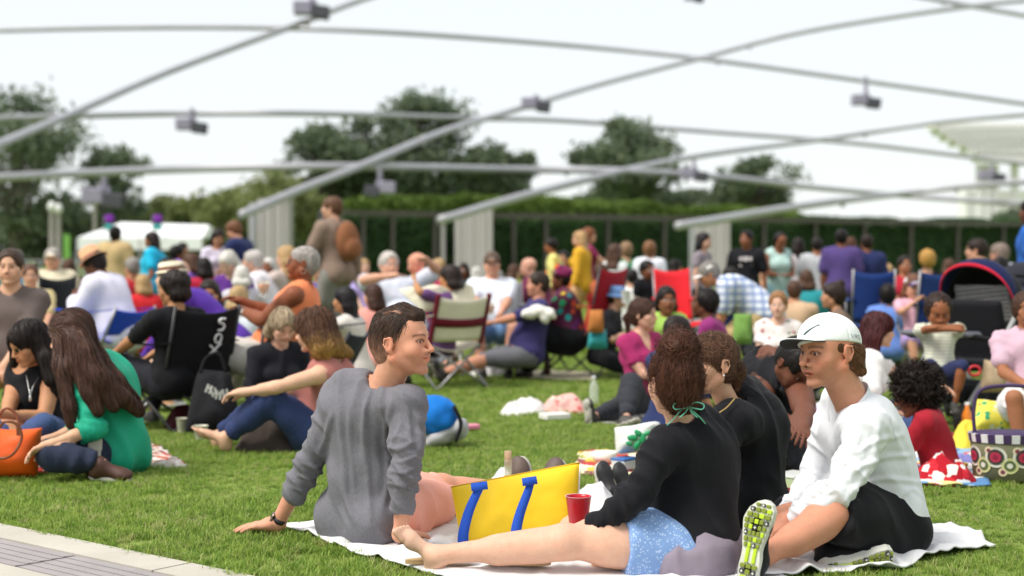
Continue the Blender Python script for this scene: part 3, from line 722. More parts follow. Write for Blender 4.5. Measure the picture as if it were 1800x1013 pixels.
    if top:
        mat, reach = top[:2]; g = top[2] if len(top) > 2 else .013
        G_ = segs(J, g, w, bust); ops = [dict(o) for o in G_['torso']]
        P = Fr(J['pel'], J['Rp'], s)
        if loose: ops += [ell(J['pel'] * (1 - loose[3]) + J['mid'] * loose[3], np.array(loose[:3]), frame(J['Rc'][:, 1], J['mid'] - J['pel']), .06)]
        if hemglute: ops += [P.ell((x * .08, -.05, .0), (.09 * w + g, .085 * w + g, .085 + g), .05) for x in (-1, 1)]
        if hem == 'short': ops = ops[1:]
        else: ops += [P.ell((0, 0, .03 - shirtlen), (.165 * (w * .8 + .2) + .015, .125 * w + .015, .1), .05)]
        for k in 'LR':
            if reach > 0: ops += limb(segs(J, g * (.55 if q == 'hero' else .8), w, bust), J, k, 'arm', reach)
        M = Fr(J['mid'], J['Rc'], s)
        if neckline == 'crew': ops += [sub(cone(J['nk'] - J['Rc'][:, 2] * .015 * s, J['head'], .066 * s, .07 * s, .012))]
        elif neckline == 'v': ops += [sub(cone(J['nk'] - J['Rc'][:, 2] * .01 * s, J['head'], .07 * s, .08 * s, .012)), sub(M.cone((0, .13, .12), (0, .07, .25), .012, .05, .015))]
        elif neckline == 'tank': ops += [sub(M.ell((0, .03, .29), (.085, .12, .085), .015))] + [sub(M.ell((x * .225, .0, .17), (.065, .12, .10), .012)) for x in (-1, 1)]
        elif neckline == 'strapless': ops += [sub(M.ell((0, 0, .33), (.3, .3, .17), .01))]
        elif neckline == 'collar': ops += [sub(cone(J['nk'] - J['Rc'][:, 2] * .01 * s, J['head'], .06 * s, .07 * s, .01)), ]
        garment('shirt', mat, ops, ln=lines, hk=.78 if lines else 1.)
        if q in ('hero', 'near'): seams(T, J, ops, reach, mat, w)
        if neckline == 'collar':
            nc = J['nk'] + J['Rc'][:, 2] * .02 * s; m = MB(); Rk = frame(J['Rc'][:, 1], J['Rc'][:, 2] + J['Rc'][:, 1] * .2); Fk = Fr(nc, Rk, s)
            pr = []
            for (r, z) in ((.063, -.02), (.060, .03), (.064, .032), (.078, .002)): pr.append((r, z))
            V = []; n = 22
            for r, z in pr:
                for j in range(n): a = -math.pi * .5 + .45 + (2 * math.pi - .9) * j / (n - 1) + math.pi; V.append(Fk.p(r * math.cos(a), r * math.sin(a) * 1.05 - .0, z - .012 * max(0, math.sin(a + math.pi) * -1)))
            m.add(V, [(i * n + j, i * n + j + 1, (i + 1) * n + j + 1, (i + 1) * n + j) for i in range(3) for j in range(n - 1)])
            co = m.build('collar', mat, T, True); co.data.transform(__import__('mathutils').Matrix.Translation(-T.location))
    if bottom:
        mat, reach = bottom[:2]; g = bottom[2] if len(bottom) > 2 else .01
        G_ = segs(J, g, w, bust); ops = [dict(G_['torso'][0])] + [dict(o) for o in G_['torso'][-4 if fem else -4:] if False]
        P = Fr(J['pel'], J['Rp'], s)
        ops += [P.ell((0, 0, .05), (.14 * w + g, .11 * w + g, .08), .05)] + [P.ell((x * .075, -.06, -.03), (.085 * w + g, .08 * w + g, .085 + g), .05) for x in (-1, 1)]
        for k in 'LR': ops += limb(G_, J, k, 'leg', reach)
        garment('trousers' if reach > 1.2 else 'shorts', mat, ops)
    if skirt:
        mat = skirt[0]; ops = segs(J, .02, w, bust)['torso'][:1]
        for k in 'LR': ops += cutlast(segs(J, .03, w)['th' + k] + segs(J, .05, w)['sh' + k], J['h' + k], J['k' + k], 9)
        ops += [cone(lerp(J['hL'], J['hR'], .5), lerp(J['kL'], J['kR'], .5), .1, .09, .08), cone(lerp(J['kL'], J['kR'], .5), lerp(J['aL'], J['aR'], .5), .09, .12, .08)]
        garment('skirt', mat, ops)
    if feet == 'shoes':
        for k in 'LR':
            a, R = J['a' + k], J['f' + k]; H = Fr(a, R, s * (.92 if fem else 1.04)); c = srgb(shoes or '333333')
            ops = [H.ell((0, -.035, -.045), (.036, .042, .042), .03), H.cone((0, -.01, .0), (0, -.02, -.05), .042, .038, .03), H.cone((0, .0, -.03), (0, .1, -.05), .04, .034, .03), H.ell((0, .12, -.058), (.048, .055, .028), .03)]
            sh_ = mesh('shoe', local(solid(ops, hc)[0], T), solid(ops, hc)[1], plain('shoe', shoes or '333333', .6), T)
            so = [H.cone((0, -.04, -.082), (0, .125, -.082), .038, .045, .02)]; so[0]['k'] = .01
            so += [inter(box(H.p(0, .05, -.078), A3(.08, .2, .012) * s, R, .004, .004))]
            V, Q = solid(so, hc); mesh('sole', local(V, sh_.parent), Q, plain('sole', 'b9b4aa', .7), sh_)
    if hair and hair != 'bald':
        ops = hair_ops(hair, Hd, hsize, hlen, J) if hairfn is None else hairfn(Hd, J)
        V, Q = solid(ops, {'hero': .0055, 'near': .0085, 'mid': .012, 'far': .017}[q]); N = normals(V, Q)
        am = {'afro': .006, 'locs': .008, 'wavy': .006}.get(hair, .0025) * (1 if q != 'far' else .7)
        sc = (90, 90, 90) if hair == 'afro' else (70, 70, 14)
        V = V + N * (fbm(Hd.inv(V) * np.array(sc), 2)[:, None] * am); nb = .55 if strandn else 1
        ha = mesh('hair', local(V, T), Q, hairmat('h'), T, col=hair_color(V, Hd, hair, hcol, hcol2, nb))
        if strandn and dirf is not None:
            for (n, L, K, rad, lift, wav) in (strandn if isinstance(strandn, list) else [strandn]):
                SV, SQ, SC = strands(ops, V if SEEDS is None else V[SEEDS(Hd.inv(V))], lambda P: dirf(P, Hd), n, L, K, rad, lambda P: hair_color(P, Hd, hair, hcol, hcol2), lift, 3, wav=wav)
                mesh('hair_strands', local(SV, ha.parent), SQ, hairmat('h'), ha, col=SC)
    if sunglasses:
        m = MB()
        for x in (-1, 1): m.add(*[z for z in ([Hd.p(x * .031 + .026 * math.cos(a), .094 - abs(x * .031 + .026 * math.cos(a)) * .35 + dy, .002 + .02 * math.sin(a)) for dy in (0, .004) for a in np.linspace(0, 2 * math.pi, 13)[:-1]], [tuple(range(12))[::-1], tuple(range(12, 24))] + [(i, (i + 1) % 12, 12 + (i + 1) % 12, 12 + i) for i in range(12)])])
        m.tube([Hd.p(-.057, .078, .006), Hd.p(-.08, .0, .008)], .0022 * s, 6); m.tube([Hd.p(.057, .078, .006), Hd.p(.08, .0, .008)], .0022 * s, 6); m.tube([Hd.p(-.008, .098, .006), Hd.p(.008, .098, .006)], .0022 * s, 6)
        o = m.build('sunglasses', plain('sunglasses', (.01, .01, .012), .15), T); o.data.transform(__import__('mathutils').Matrix.Translation(-T.location))
    if cap: cap(T, Hd, hc)
    if extra: extra(T, J, Hd)
    return T
def onT(o, T):
    from mathutils import Matrix
    o.data.transform(Matrix.Translation(-T.location)); return o
# ---------------------------------------------------------------- the setting
def inpoly(P, poly):
    x, y = P[:, 0], P[:, 1]; r = np.zeros(len(P), bool); n = len(poly)
    for i in range(n):
        x0, y0 = poly[i][:2]; x1, y1 = poly[(i + 1) % n][:2]
        c = ((y0 > y) != (y1 > y)) & (x < (x1 - x0) * (y - y0) / (y1 - y0 + 1e-12) + x0); r ^= c
    return r
def catmull(P, n=10):
    P = [np.asarray(p, float) for p in P]; P = [2 * P[0] - P[1]] + P + [2 * P[-1] - P[-2]]; o = []
    for i in range(1, len(P) - 2):
        for k in range(n):
            t = k / n; o.append(.5 * (2 * P[i] + (P[i + 1] - P[i - 1]) * t + (2 * P[i - 1] - 5 * P[i] + 4 * P[i + 1] - P[i + 2]) * t * t + (3 * P[i] - P[i - 1] - 3 * P[i + 1] + P[i + 2]) * t ** 3))
    return o + [P[-2]]
t = NT('lawn'); n1 = t.noise(1.2, 5); n2 = t.noise(60, 4)
c = t.mix(t.ramp(n1, [(.35, (0, 0, 0)), (.65, (1, 1, 1))]), (.17, .25, .05), (.25, .33, .08)); c = t.mix(t.ramp(n2, [(.4, (0, 0, 0)), (.6, (.55, .55, .55))]), c, (.11, .15, .035))
t.l(c, t.b.inputs['Base Color']); t.b.inputs['Roughness'].default_value = .95; t.b.inputs['Specular IOR Level'].default_value = .1; t.bump(n2, .02); LAWN = t.m
t = NT('concrete'); n1 = t.noise(3, 6); n2 = t.noise(220, 3)
t.l(t.mix(.35, t.ramp(n1, [(.3, (.40, .37, .31)), (.7, (.52, .49, .42))]), t.ramp(n2, [(.3, (.36, .33, .28)), (.7, (.56, .53, .47))])), t.b.inputs['Base Color']); t.b.inputs['Roughness'].default_value = .85; t.bump(n2, .0008); CONC = t.m
# the edge of the lawn runs from the left foreground to the bottom of the picture
E0, E1 = G(0, 925)[:2], G(420, 1013)[:2]; ed = nrm(E1 - E0); en = np.array([ed[1], -ed[0]])          # en points to the path (towards the camera)
if en[1] > 0: en = -en
far0, far1 = E0 - ed * 9, E1 + ed * 4
V, Q, _ = sheet(lambda u, v: np.stack([far0[0] + (u * 26 - 0) * ed[0] , far0[1] + u * 26 * ed[1], u * 0], 1) + 0, 2, 2)
gv = [(-900, -30, -.03), (900, -30, -.03), (900, 1500, -.03), (-900, 1500, -.03)]
tag(mesh('ground', gv, [(0, 1, 2, 3)], LAWN), kind='structure')
# a sheet of gently uneven turf on the lawn side
nl = -en
def turf(u, v):
    d = 200 ** v * .02; d = (d - .02) / (4 - .02) * 130
    x = (u - .5) * 2 * (14 + d * 1.1); P = np.stack([x, d, u * 0], 1)
    s = (P[:, :2] - E0) @ nl; P[:, 2] = .006 * vnoise(np.stack([x * 2, d * 2, u * 0], 1)) - .006; return P
far_a, far_b = far0, far1
V = [(*far0, 0), (*far1, 0), (*(far1 + nl * 3), 0), (*(far0 + nl * 3), 0)]
lv = [far0, far1, A3(60, 1, 0)[:2], A3(60, 130, 0)[:2], A3(-80, 130, 0)[:2], A3(-80, 8, 0)[:2]]
tag(mesh('lawn', [(p[0], p[1], 0) for p in lv], [tuple(range(6))], LAWN, smooth=False), kind='structure')
def along(a, b, s, z): p = E0 + ed * a + en * b; return A3(p[0], p[1], z)
m = MB()
def slab(a0, a1, b0, b1, z0, z1, mb):
    V = [along(a, b, 0, z) for z in (z0, z1) for a, b in ((a0, b0), (a1, b0), (a1, b1), (a0, b1))]
    n = np.cross(V[1] - V[0], V[3] - V[0])[2]; F = [(4, 5, 6, 7), (0, 1, 5, 4), (1, 2, 6, 5), (2, 3, 7, 6), (3, 0, 4, 7)]
    mb.add(V, F if n > 0 else [f[::-1] for f in F])
# widths measured across the path: pale concrete border, a strip of slatted decking, concrete again
bA = abs((G(0, 951)[:2] - E0) @ en); bB = abs((G(0, 994)[:2] - E0) @ en)
for i in range(5):
    slab(-9 + i * 3.4, -9 + i * 3.4 + 3.39, 0.0, bA - .006, -.03, .012, m)
tag(m.build('path', CONC), kind='structure')
m = MB(); slab(-9, 9, bB + .006, bB + 4, -.03, .010, m); tag(m.build('pavement', CONC), kind='structure')
m = MB(); slab(-9, 9, bA - .006, bB + .006, -.03, -.012, m); tag(m.build('drain_channel', plain('channel', (.10, .09, .09), .9)), kind='structure')
dk = thing('drain_grating', 'weathered grey slatted grating set into the pale path at the lower left corner', 'grating', along(0, (bA + bB) / 2, 0, 0))
t = NT('grating'); n1 = t.noise(4, 5); n2 = t.noise(300, 3)
t.l(t.mix(.4, t.ramp(n1, [(.3, (.25, .225, .225)), (.7, (.36, .33, .33))]), t.ramp(n2, [(.3, (.2, .18, .18)), (.7, (.42, .39, .385))])), t.b.inputs['Base Color']); t.b.inputs['Roughness'].default_value = .6; t.bump(n2, .0006); GRT = t.m
ns = 15; wd = (bB - bA) / ns; jx = (G(80, 991)[:2] - E0) @ ed; first = {}
for i in range(ns):
    for k, (a0, a1) in enumerate(((-6, jx - .012), (jx + .012, 6))):
        m = MB(); slab(a0, a1, bA + i * wd + .0015, bA + (i + 1) * wd - .0015, -.012, .008 + .0012 * ((i * 7) % 3), m)
        o = m.build('slat', GRT, dk); o.data.transform(Matrix.Translation(-dk.location))
m = MB()
for i in range(ns * 2): slab(jx - .008, jx + .008, bA + (i + .2) * wd / 2, bA + (i + .62) * wd / 2, -.012, .006, m)
onT(m.build('joint_bar', GRT, dk), dk)

# ---- the tubular trellis over the lawn
STEEL = plain('painted_steel', (.38, .38, .41), .42, .25, var=.06, vscale=.6)
STEEL2 = plain('speaker_shell', (.27, .25, .33), .5); STEEL3 = plain('speaker_dark', (.055, .055, .07), .5)
PIPE = .5; TUBE_D = .46
def pipe(pts, label, g='curved steel tubes of the trellis'):
    P = catmull([W(x, y, FPX * PIPE / th) for x, y, th in pts], 8); c = P[0]; T = thing('trellis_tube', label, 'steel tube', c, g)
    m = MB(); m.tube(P, TUBE_D / 2, 14); onT(m.build('tube', STEEL, T, True), T)
    for k in (int(len(P) * .31), int(len(P) * .72)):                    # bolted splice rings where lengths of tube meet
        m = MB(); m.tube([P[k], lerp(P[k], P[k + 1], .06)], PIPE * .52, 14); onT(m.build('splice_ring', STEEL, T, True), T); m = MB(); m.box(P[k] + A3(0, 0, -PIPE * .62), (.13, .13, .13), bev=.03); onT(m.build('cable_box', STEEL, T), T)
pipe([(-420, 440, 23), (-200, 345, 21), (-20, 262, 18), (120, 203, 15), (300, 125, 13), (520, 44, 12), (660, -8, 11), (900, -80, 10)], 'steel tube climbing from the left edge to the top beside the highest left speaker')
pipe([(425, 378, 18), (520, 337, 17), (640, 290, 16), (780, 232, 14), (900, 195, 11.5), (1050, 150, 9.5), (1230, 103, 9), (1420, 55, 9), (1700, 12, 9), (1900, -8, 9)], 'long steel tube rising from the left concrete pylon towards the top right')
pipe([(772, 388, 17), (930, 342, 16), (1100, 300, 14), (1250, 271, 11), (1450, 245, 9), (1650, 216, 9), (1860, 197, 9)], 'steel tube rising from the middle concrete pylon')
pipe([(1190, 398, 17), (1440, 358, 15), (1560, 344, 11), (1700, 328, 11), (1860, 316, 12)], 'steel tube rising from the right concrete pylon')
pipe([(-60, 55, 10), (200, 49, 10), (460, 49, 10), (700, 58, 10), (1000, 80, 9), (1230, 103, 9), (1500, 140, 9), (1860, 191, 9)], 'uppermost of the flat crossing steel tubes')
pipe([(-60, 210, 13), (300, 200, 12), (550, 200, 12), (830, 208, 10), (1000, 213, 9), (1250, 232, 9), (1450, 247, 9), (1600, 263, 9), (1860, 296, 9)], 'second crossing steel tube passing above the tall trees')
pipe([(-60, 315, 17), (300, 298, 16), (600, 293, 16), (900, 298, 14), (1100, 301, 14), (1300, 315, 13), (1420, 329, 11), (1600, 345, 10), (1860, 363, 12)], 'lowest crossing steel tube passing in front of the trees')
pipe([(1560, -16, 9), (1720, 13, 9), (1900, 45, 9)], 'short stretch of steel tube crossing the top right corner')
def speaker(px, py, wpx, label, d=100, hang=1.2, flip=1):
    c = W(px, py, d); u = wpx / FPX * d * 1.12; T = thing('hanging_speaker', label, 'loudspeaker', c, 'loudspeakers hung from the trellis')
    m = MB(); m.box(c + A3(-.24 * flip, 0, .02) * u, A3(.26, .2, .19) * u, bev=.03 * u); onT(m.build('cabinet', STEEL2, T), T)
    m = MB(); m.box(c + A3(.26 * flip, -.03, -.10) * u, A3(.24, .2, .18) * u, roty(8), bev=.03 * u); onT(m.build('cabinet', STEEL3, T), T)
    m = MB(); m.tube([c + A3(.0, 0, .1) * u, c + A3(0, 0, .1) * u + A3(0, 0, hang)], .07 * u, 8); m.box(c + A3(.0, 0, .14) * u, A3(.15, .05, .1) * u, bev=.01 * u); onT(m.build('bracket', STEEL2, T), T)
speaker(548, 16, 56, 'highest left speaker pair fixed on the climbing tube', 104, .6); speaker(337, 220, 48, 'speaker pair hanging over the tree at left', 104, 1.0)
speaker(942, 183, 46, 'speaker pair on the crossing near the middle of the sky', 112, .5); speaker(1522, 177, 44, 'speaker pair hanging alone in the open sky at right', 135, 2.0)
speaker(1220, 306, 42, 'speaker pair on the lowest crossing tube before the small tree', 90, .7); speaker(1743, 309, 40, 'speaker pair in front of the white canopy', 120, .8)
speaker(668, 331, 48, 'speaker pair hanging over the leafy roof', 76, .9, -1); speaker(183, 346, 66, 'wide speaker bar hanging above the lamp posts', 90, 1.2); speaker(1220, -5, 30, 'speaker pair cut off by the top edge', 120, .9)

# ---- concrete pylons that carry the tubes
t = NT('pylon_concrete'); n1 = t.noise(.7, 5); wv = t.n('TexWave', Scale=1.2, wave_type='BANDS', bands_direction='X', Distortion=.4); t.l(t.obj(), wv.inputs[0])
t.l(t.mix(t.ramp(wv.outputs['Fac'], [(.3, (0, 0, 0)), (.8, (.7, .7, .7))]), (.43, .395, .40), (.54, .50, .51)), t.b.inputs['Base Color']); t.b.inputs['Roughness'].default_value = .8; t.bump(n1, .02); PYL = t.m
def pylon(x0, x1, yt0, yt1, xp, d, label, post):
    a, b = W(x0, yt0, d), W(x1, yt1, d); T = thing('concrete_pylon', label, 'pylon', ((a[0] + b[0]) / 2, d, 0), 'concrete pylons under the tubes')
    n = 6; w_ = (b[0] - a[0]) / n
    for i in range(n):                                                    # board-marked fins
        z = lerp(a[2], b[2], (i + .5) / n); m = MB(); m.box(A3(a[0] + (i + .5) * w_, d + .3 + .05 * (i % 2), z / 2), A3(w_ / 2 - .012, .9, z / 2), bev=.03); onT(m.build('fin', PYL, T), T)
    p = W(xp, 0, d)[0]; zt = W(xp, yt0 + 6, d)[2]; m = MB(); m.box(A3(p, d - .3, zt / 2), (.17 if post else .12, .17, zt / 2), bev=.02); onT(m.build('post', STEEL if post else PYL, T), T)
pylon(456, 509, 352, 346, 446, 74, 'left concrete pylon under the lower end of the long tube', 1)
pylon(800, 866, 378, 360, 779, 80, 'middle concrete pylon behind the man in the cap', 0)
pylon(1222, 1281, 396, 388, 1216, 80, 'right concrete pylon behind the dark haired woman', 1)

# ---- leaves and foliage
def leafmat(name, c1, c2, c3, sc_=.6):
    t = NT(name); n1 = t.noise(sc_, 3); oi = t.n('Attribute', attribute_name='col')
    c = t.mix(t.ramp(n1, [(.35, (0, 0, 0)), (.65, (1, 1, 1))]), c1, c2); sp = t.n('SeparateColor'); t.l(oi.outputs['Color'], sp.inputs[0])
    c = t.mix(sp.outputs[0], c, c3); t.l(c, t.b.inputs['Base Color']); t.b.inputs['Roughness'].default_value = .6; t.b.inputs['Specular IOR Level'].default_value = .25
    tr = t.n('BsdfTranslucent'); t.l(c, tr.inputs[0]); mx = t.n('MixShader'); mx.inputs[0].default_value = .3; t.l(t.b.outputs[0], mx.inputs[1]); t.l(tr.outputs[0], mx.inputs[2]); t.l(mx.outputs[0], t.out.inputs[0]); return t.m
LEAF1 = leafmat('leaf_dark', (.085, .125, .08), (.13, .175, .11), (.17, .21, .12)); LEAF2 = leafmat('leaf_olive', (.14, .18, .06), (.19, .23, .08), (.24, .27, .10))
LEAF3 = leafmat('leaf_hedge', (.035, .085, .035), (.055, .12, .045), (.08, .155, .05), 1.5); LEAF4 = leafmat('leaf_bright', (.07, .13, .02), (.12, .20, .03), (.17, .25, .05)); BARK = plain('bark', (.09, .075, .06), .95, bump=.02, bscale=8)
def leaves(C_, size, rng, flat=.0):
    n = len(C_); a = rng.normal(size=(n, 3)); a /= np.linalg.norm(a, axis=1)[:, None]; b = np.cross(a, rng.normal(size=(n, 3))); b /= np.linalg.norm(b, axis=1)[:, None] + 1e-9
    s = size * rng.uniform(.6, 1.3, n)[:, None]; V = np.stack([C_ - a * s, C_ + b * s * .45, C_ + a * s, C_ - b * s * .45], 1).reshape(-1, 3)
    return V, np.arange(4 * n).reshape(-1, 4), np.repeat(rng.uniform(0, 1, n), 4)[:, None] * np.ones(3)
def tree(px, ytop, wpx, ybot, d, label, mat=None, n=5200, seed=0, clumps=16, leaf=.34, group='trees beyond the lawn', shape=1.):
    rng = np.random.default_rng(seed + 11); base = A3(W(px, 0, d)[0], d, 0); T = thing('tree', label, 'tree', base, group); top = W(px, ytop, d)[2]; bot = max(W(px, ybot, d)[2], .8); hw = wpx / FPX * d / 2 * 1.12; n = int(n * 1.1); clumps = int(clumps * 1.4); cz = (top + bot) / 2; hz_ = (top - bot) / 2
    m = MB(); tr = hz_ * .05 + .12
    m.tube([base + A3(0, 0, -.2), base + A3(.1, 0, bot * .6), base + A3(-.1, .1, cz), base + A3(.1, 0, top - hz_ * .35)], [tr * 1.3, tr, tr * .6, tr * .15], 8); onT(m.build('trunk', BARK, T, True), T)
    cs = []; m = MB()
    for i in range(clumps):
        a = rng.uniform(0, 6.28); v = rng.uniform(-1, 1); r = math.sqrt(max(0, 1 - abs(v) ** 2.2)) * rng.uniform(.35, .92) * (1 if v < 0 else shape)
        c = base + A3(math.cos(a) * r * hw, math.sin(a) * r * hw, cz + v * hz_ * .82); R_ = rng.uniform(.30, .55) * min(hw, hz_ * 1.1); cs.append((c, R_))
        s0 = base + A3(0, 0, min(bot * .7 + (cz - bot) * rng.uniform(0, 1), c[2] - .2)); m.tube([s0, lerp(s0, c, .5) + A3(0, 0, -.2), c], [tr * .45, tr * .28, tr * .08], 5)
    onT(m.build('limbs', BARK, T, True), T)
    per = n // clumps; P = []
    for c, R_ in cs:
        q = rng.normal(size=(per, 3)); q /= np.linalg.norm(q, axis=1)[:, None]; q *= (rng.uniform(0, 1, per) ** .6)[:, None] * R_ * A3(1.1, 1.1, .85) * (1 + .5 * vnoise(q * 2.6 + c))[:, None]; q = q[vnoise((c + q) * .8, 3) > -.35 + .25 * rng.normal(size=per)]; P.append(c + q)
    V, Q, C_ = leaves(np.concatenate(P), leaf, rng); o = mesh('crown', local(V, T), Q, mat or LEAF1, T, False, col=C_)
tree(25, 150, 215, 420, 105, 'large loose tree at the left edge above the lamp posts', seed=1, clumps=22, n=5600, leaf=.28)
tree(-90, 120, 260, 400, 112, 'tree mostly beyond the left edge', seed=2, clumps=20, n=5000)
tree(205, 248, 100, 400, 108, 'narrow tree standing above the white tent', seed=3, clumps=12, n=3600, leaf=.26)
tree(565, 222, 130, 350, 125, 'leftmost of the dark trees above the leafy roof', seed=4, clumps=14, n=5000)
tree(735, 168, 230, 350, 130, 'tallest dark tree crossing the second tube', seed=5, clumps=30, n=10000, shape=.7)
tree(640, 205, 150, 350, 128, 'dark tree between the tallest tree and the leftmost dark tree', seed=6, clumps=14, n=5000)
tree(865, 255, 150, 350, 128, 'low dark tree right of the tallest tree', seed=7, clumps=12, n=4200)
tree(1105, 203, 175, 350, 122, 'rounded dark tree standing between the middle and right pylons', seed=8, clumps=22, n=8500, shape=.8)
tree(1335, 268, 160, 360, 124, 'airy tree behind the speaker on the lowest tube', seed=9, clumps=16, n=4600, leaf=.3)
tree(495, 300, 150, 440, 96, 'olive green bushy tree behind the left pylon', LEAF2, seed=10, clumps=18, n=7000, leaf=.22)
tree(395, 345, 130, 440, 100, 'grey green tree left of the left pylon', LEAF2, seed=12, clumps=14, n=5000, leaf=.24)
tree(320, 345, 140, 440, 112, 'small tree behind the right end of the tent', LEAF2, seed=13, clumps=14, n=4500)
tree(90, 345, 190, 445, 116, 'dark tree behind the lamp posts at left', seed=14, clumps=16, n=5000)
tree(925, 275, 60, 350, 132, 'thin pale tree right of the dark group', seed=15, clumps=6, n=900, leaf=.25)
tree(1790, 372, 100, 460, 108, 'green tree low behind the white canopy', seed=16, clumps=10, n=3000)
def bush_mass(name, label, x0, x1, d0, d1, top, mat, seed, n, depth=5, zb=2.2, cat='planting', leaf=.2):
    rng = np.random.default_rng(seed); u = rng.uniform(0, 1, n); dd = d0 + (d1 - d0) * u + rng.uniform(0, depth, n); px = x0 + (x1 - x0) * u
    tp = np.interp(px, [p[0] for p in top], [p[1] for p in top]); zt = CAMZ + (HOR - tp) / FPX * (d0 + (d1 - d0) * u); x = (px - 900) / FPX * dd
    zt = zt + .35 * vnoise(np.stack([x * .7, dd * .3, 0 * x], 1), seed); z = zb + (zt - zb) * rng.uniform(0, 1, n) ** .5
    V, Q, C_ = leaves(np.stack([x, dd, z], 1), leaf, rng); o = mesh(name, V, Q, mat, None, False, col=C_); return tag(o, label, cat, kind='stuff')
bush_mass('rooftop_planting', 'bright green planting along the top of the hedge wall', 600, 1480, 80, 96, [(600, 352), (660, 343), (900, 350), (1100, 352), (1240, 362), (1400, 376), (1480, 392)], LEAF4, 3, 26000, 7, 3.1)
bush_mass('far_treeline', 'distant mass of trees closing the left horizon', -60, 640, 150, 150, [(-60, 380), (60, 372), (200, 380), (300, 368), (420, 350), (640, 360)], LEAF1, 4, 15000, 12, .3, 'trees', .55)
bush_mass('far_treeline', 'distant mass of trees low behind the hedge wall', 640, 1900, 160, 160, [(640, 340), (800, 345), (1000, 350), (1300, 362), (1420, 385), (1900, 402)], LEAF1, 5, 9000, 8, .3, 'trees', .55)
bush_mass('far_treeline', 'continuous belt of dark foliage under the tall trees at centre', 505, 950, 126, 126, [(505, 318), (560, 296), (640, 286), (720, 300), (800, 288), (870, 300), (915, 318), (950, 345)], LEAF1, 6, 11000, 9, 1.5, 'trees', .36)
bush_mass('far_treeline', 'olive belt of low trees behind the marquee', 150, 520, 118, 118, [(150, 388), (240, 372), (300, 352), (360, 346), (430, 322), (520, 330)], LEAF2, 7, 9000, 9, .8, 'trees', .34)
bush_mass('far_treeline', 'low foliage between the rounded tree and the airy tree', 1010, 1400, 126, 126, [(1010, 345), (1080, 322), (1180, 335), (1290, 325), (1350, 330), (1400, 362)], LEAF1, 8, 6500, 8, 2, 'trees', .34)
# ---- hedge wall in its steel frame
HZ = 3.62
def hx(px): u = (px - 600) / 1250; return 77 + 26 * u
T = thing('hedge_wall', 'long dark green clipped hedge held in a brown steel frame across the back', 'hedge', (W(1100, 0, hx(1100))[0], hx(1100), 0))
FRM = plain('frame_brown', (.085, .072, .066), .7)
ps = [A3((x - 900) / FPX * hx(x), hx(x), 0) for x in (598, 1900)]; hd = nrm(ps[1] - ps[0]); hn = A3(-hd[1], hd[0], 0); L = np.linalg.norm(ps[1] - ps[0])
rng = np.random.default_rng(8); n = 34000; a = rng.uniform(0, L, n); P = ps[0] + a[:, None] * hd; P[:, 2] = rng.uniform(0, HZ - .05, n); P += hn * (.05 + np.abs(rng.normal(0, .12, n)))[:, None] + hn * (.15 * vnoise(P * 1.3))[:, None]
V, Q, C_ = leaves(P, .11, rng); onT(mesh('foliage', V, Q, LEAF3, T, False, col=C_), T)
R_ = np.array([hd, hn, A3(0, 0, 1)]).T; m = MB(); m.box(lerp(ps[0], ps[1], .5) + hn * .7 + A3(0, 0, HZ / 2 - .05), (L / 2, .35, HZ / 2 - .1), R_); onT(m.build('hedge_core', plain('hedge_core', (.012, .025, .01), 1), T), T)
for px in (636, 688, 762, 900, 957, 1066, 1165, 1340, 1430, 1516, 1598, 1680, 1760, 1840):
    k = 0
    kk = (px - 900) / FPX; tt = (kk * ps[0][1] - ps[0][0]) / ((ps[1][0] - ps[0][0]) - kk * (ps[1][1] - ps[0][1])); p = lerp(ps[0], ps[1], tt) + A3(0, 0, HZ / 2) - hn * .2; m = MB(); m.box(p, (.10, .09, HZ / 2), R_); onT(m.build('post', FRM, T), T)
m = MB(); m.box(lerp(ps[0], ps[1], .5) - hn * .2 + A3(0, 0, HZ + .08), (L / 2, .14, .14), R_); onT(m.build('top_rail', FRM, T), T)
rng = np.random.default_rng(18); n = 9000; a = rng.uniform(L * .55, L, n); P = ps[0] + a[:, None] * hd + hn * rng.uniform(-.1, .9, n)[:, None]; P[:, 2] = HZ + rng.uniform(0, .38, n) + .14 * vnoise(P * .8); V, Q, C_ = leaves(P, .12, rng); onT(mesh('hedge_top', V, Q, LEAF3, T, False, col=C_), T)
# dark screen between the left pylon and the hedge
T = thing('dark_screen', 'dark grey panel leaning over the left end of the hedge wall', 'screen', (W(610, 0, 84)[0], 84, 0)); m = MB(); a, b = W(560, 372, 84), W(650, 400, 84); m.box((a + b) / 2, A3((b[0] - a[0]) / 2, .1, (a[2] - b[2]) / 2), roty(4), bev=.03); onT(m.build('panel', plain('dk', (.07, .07, .085), .6), T), T)
m = MB(); [m.box(A3(x, 84.1, b[2] / 2), (.08, .08, b[2] / 2)) for x in (a[0] + .3, b[0] - .3)]; onT(m.build('post', FRM, T), T)
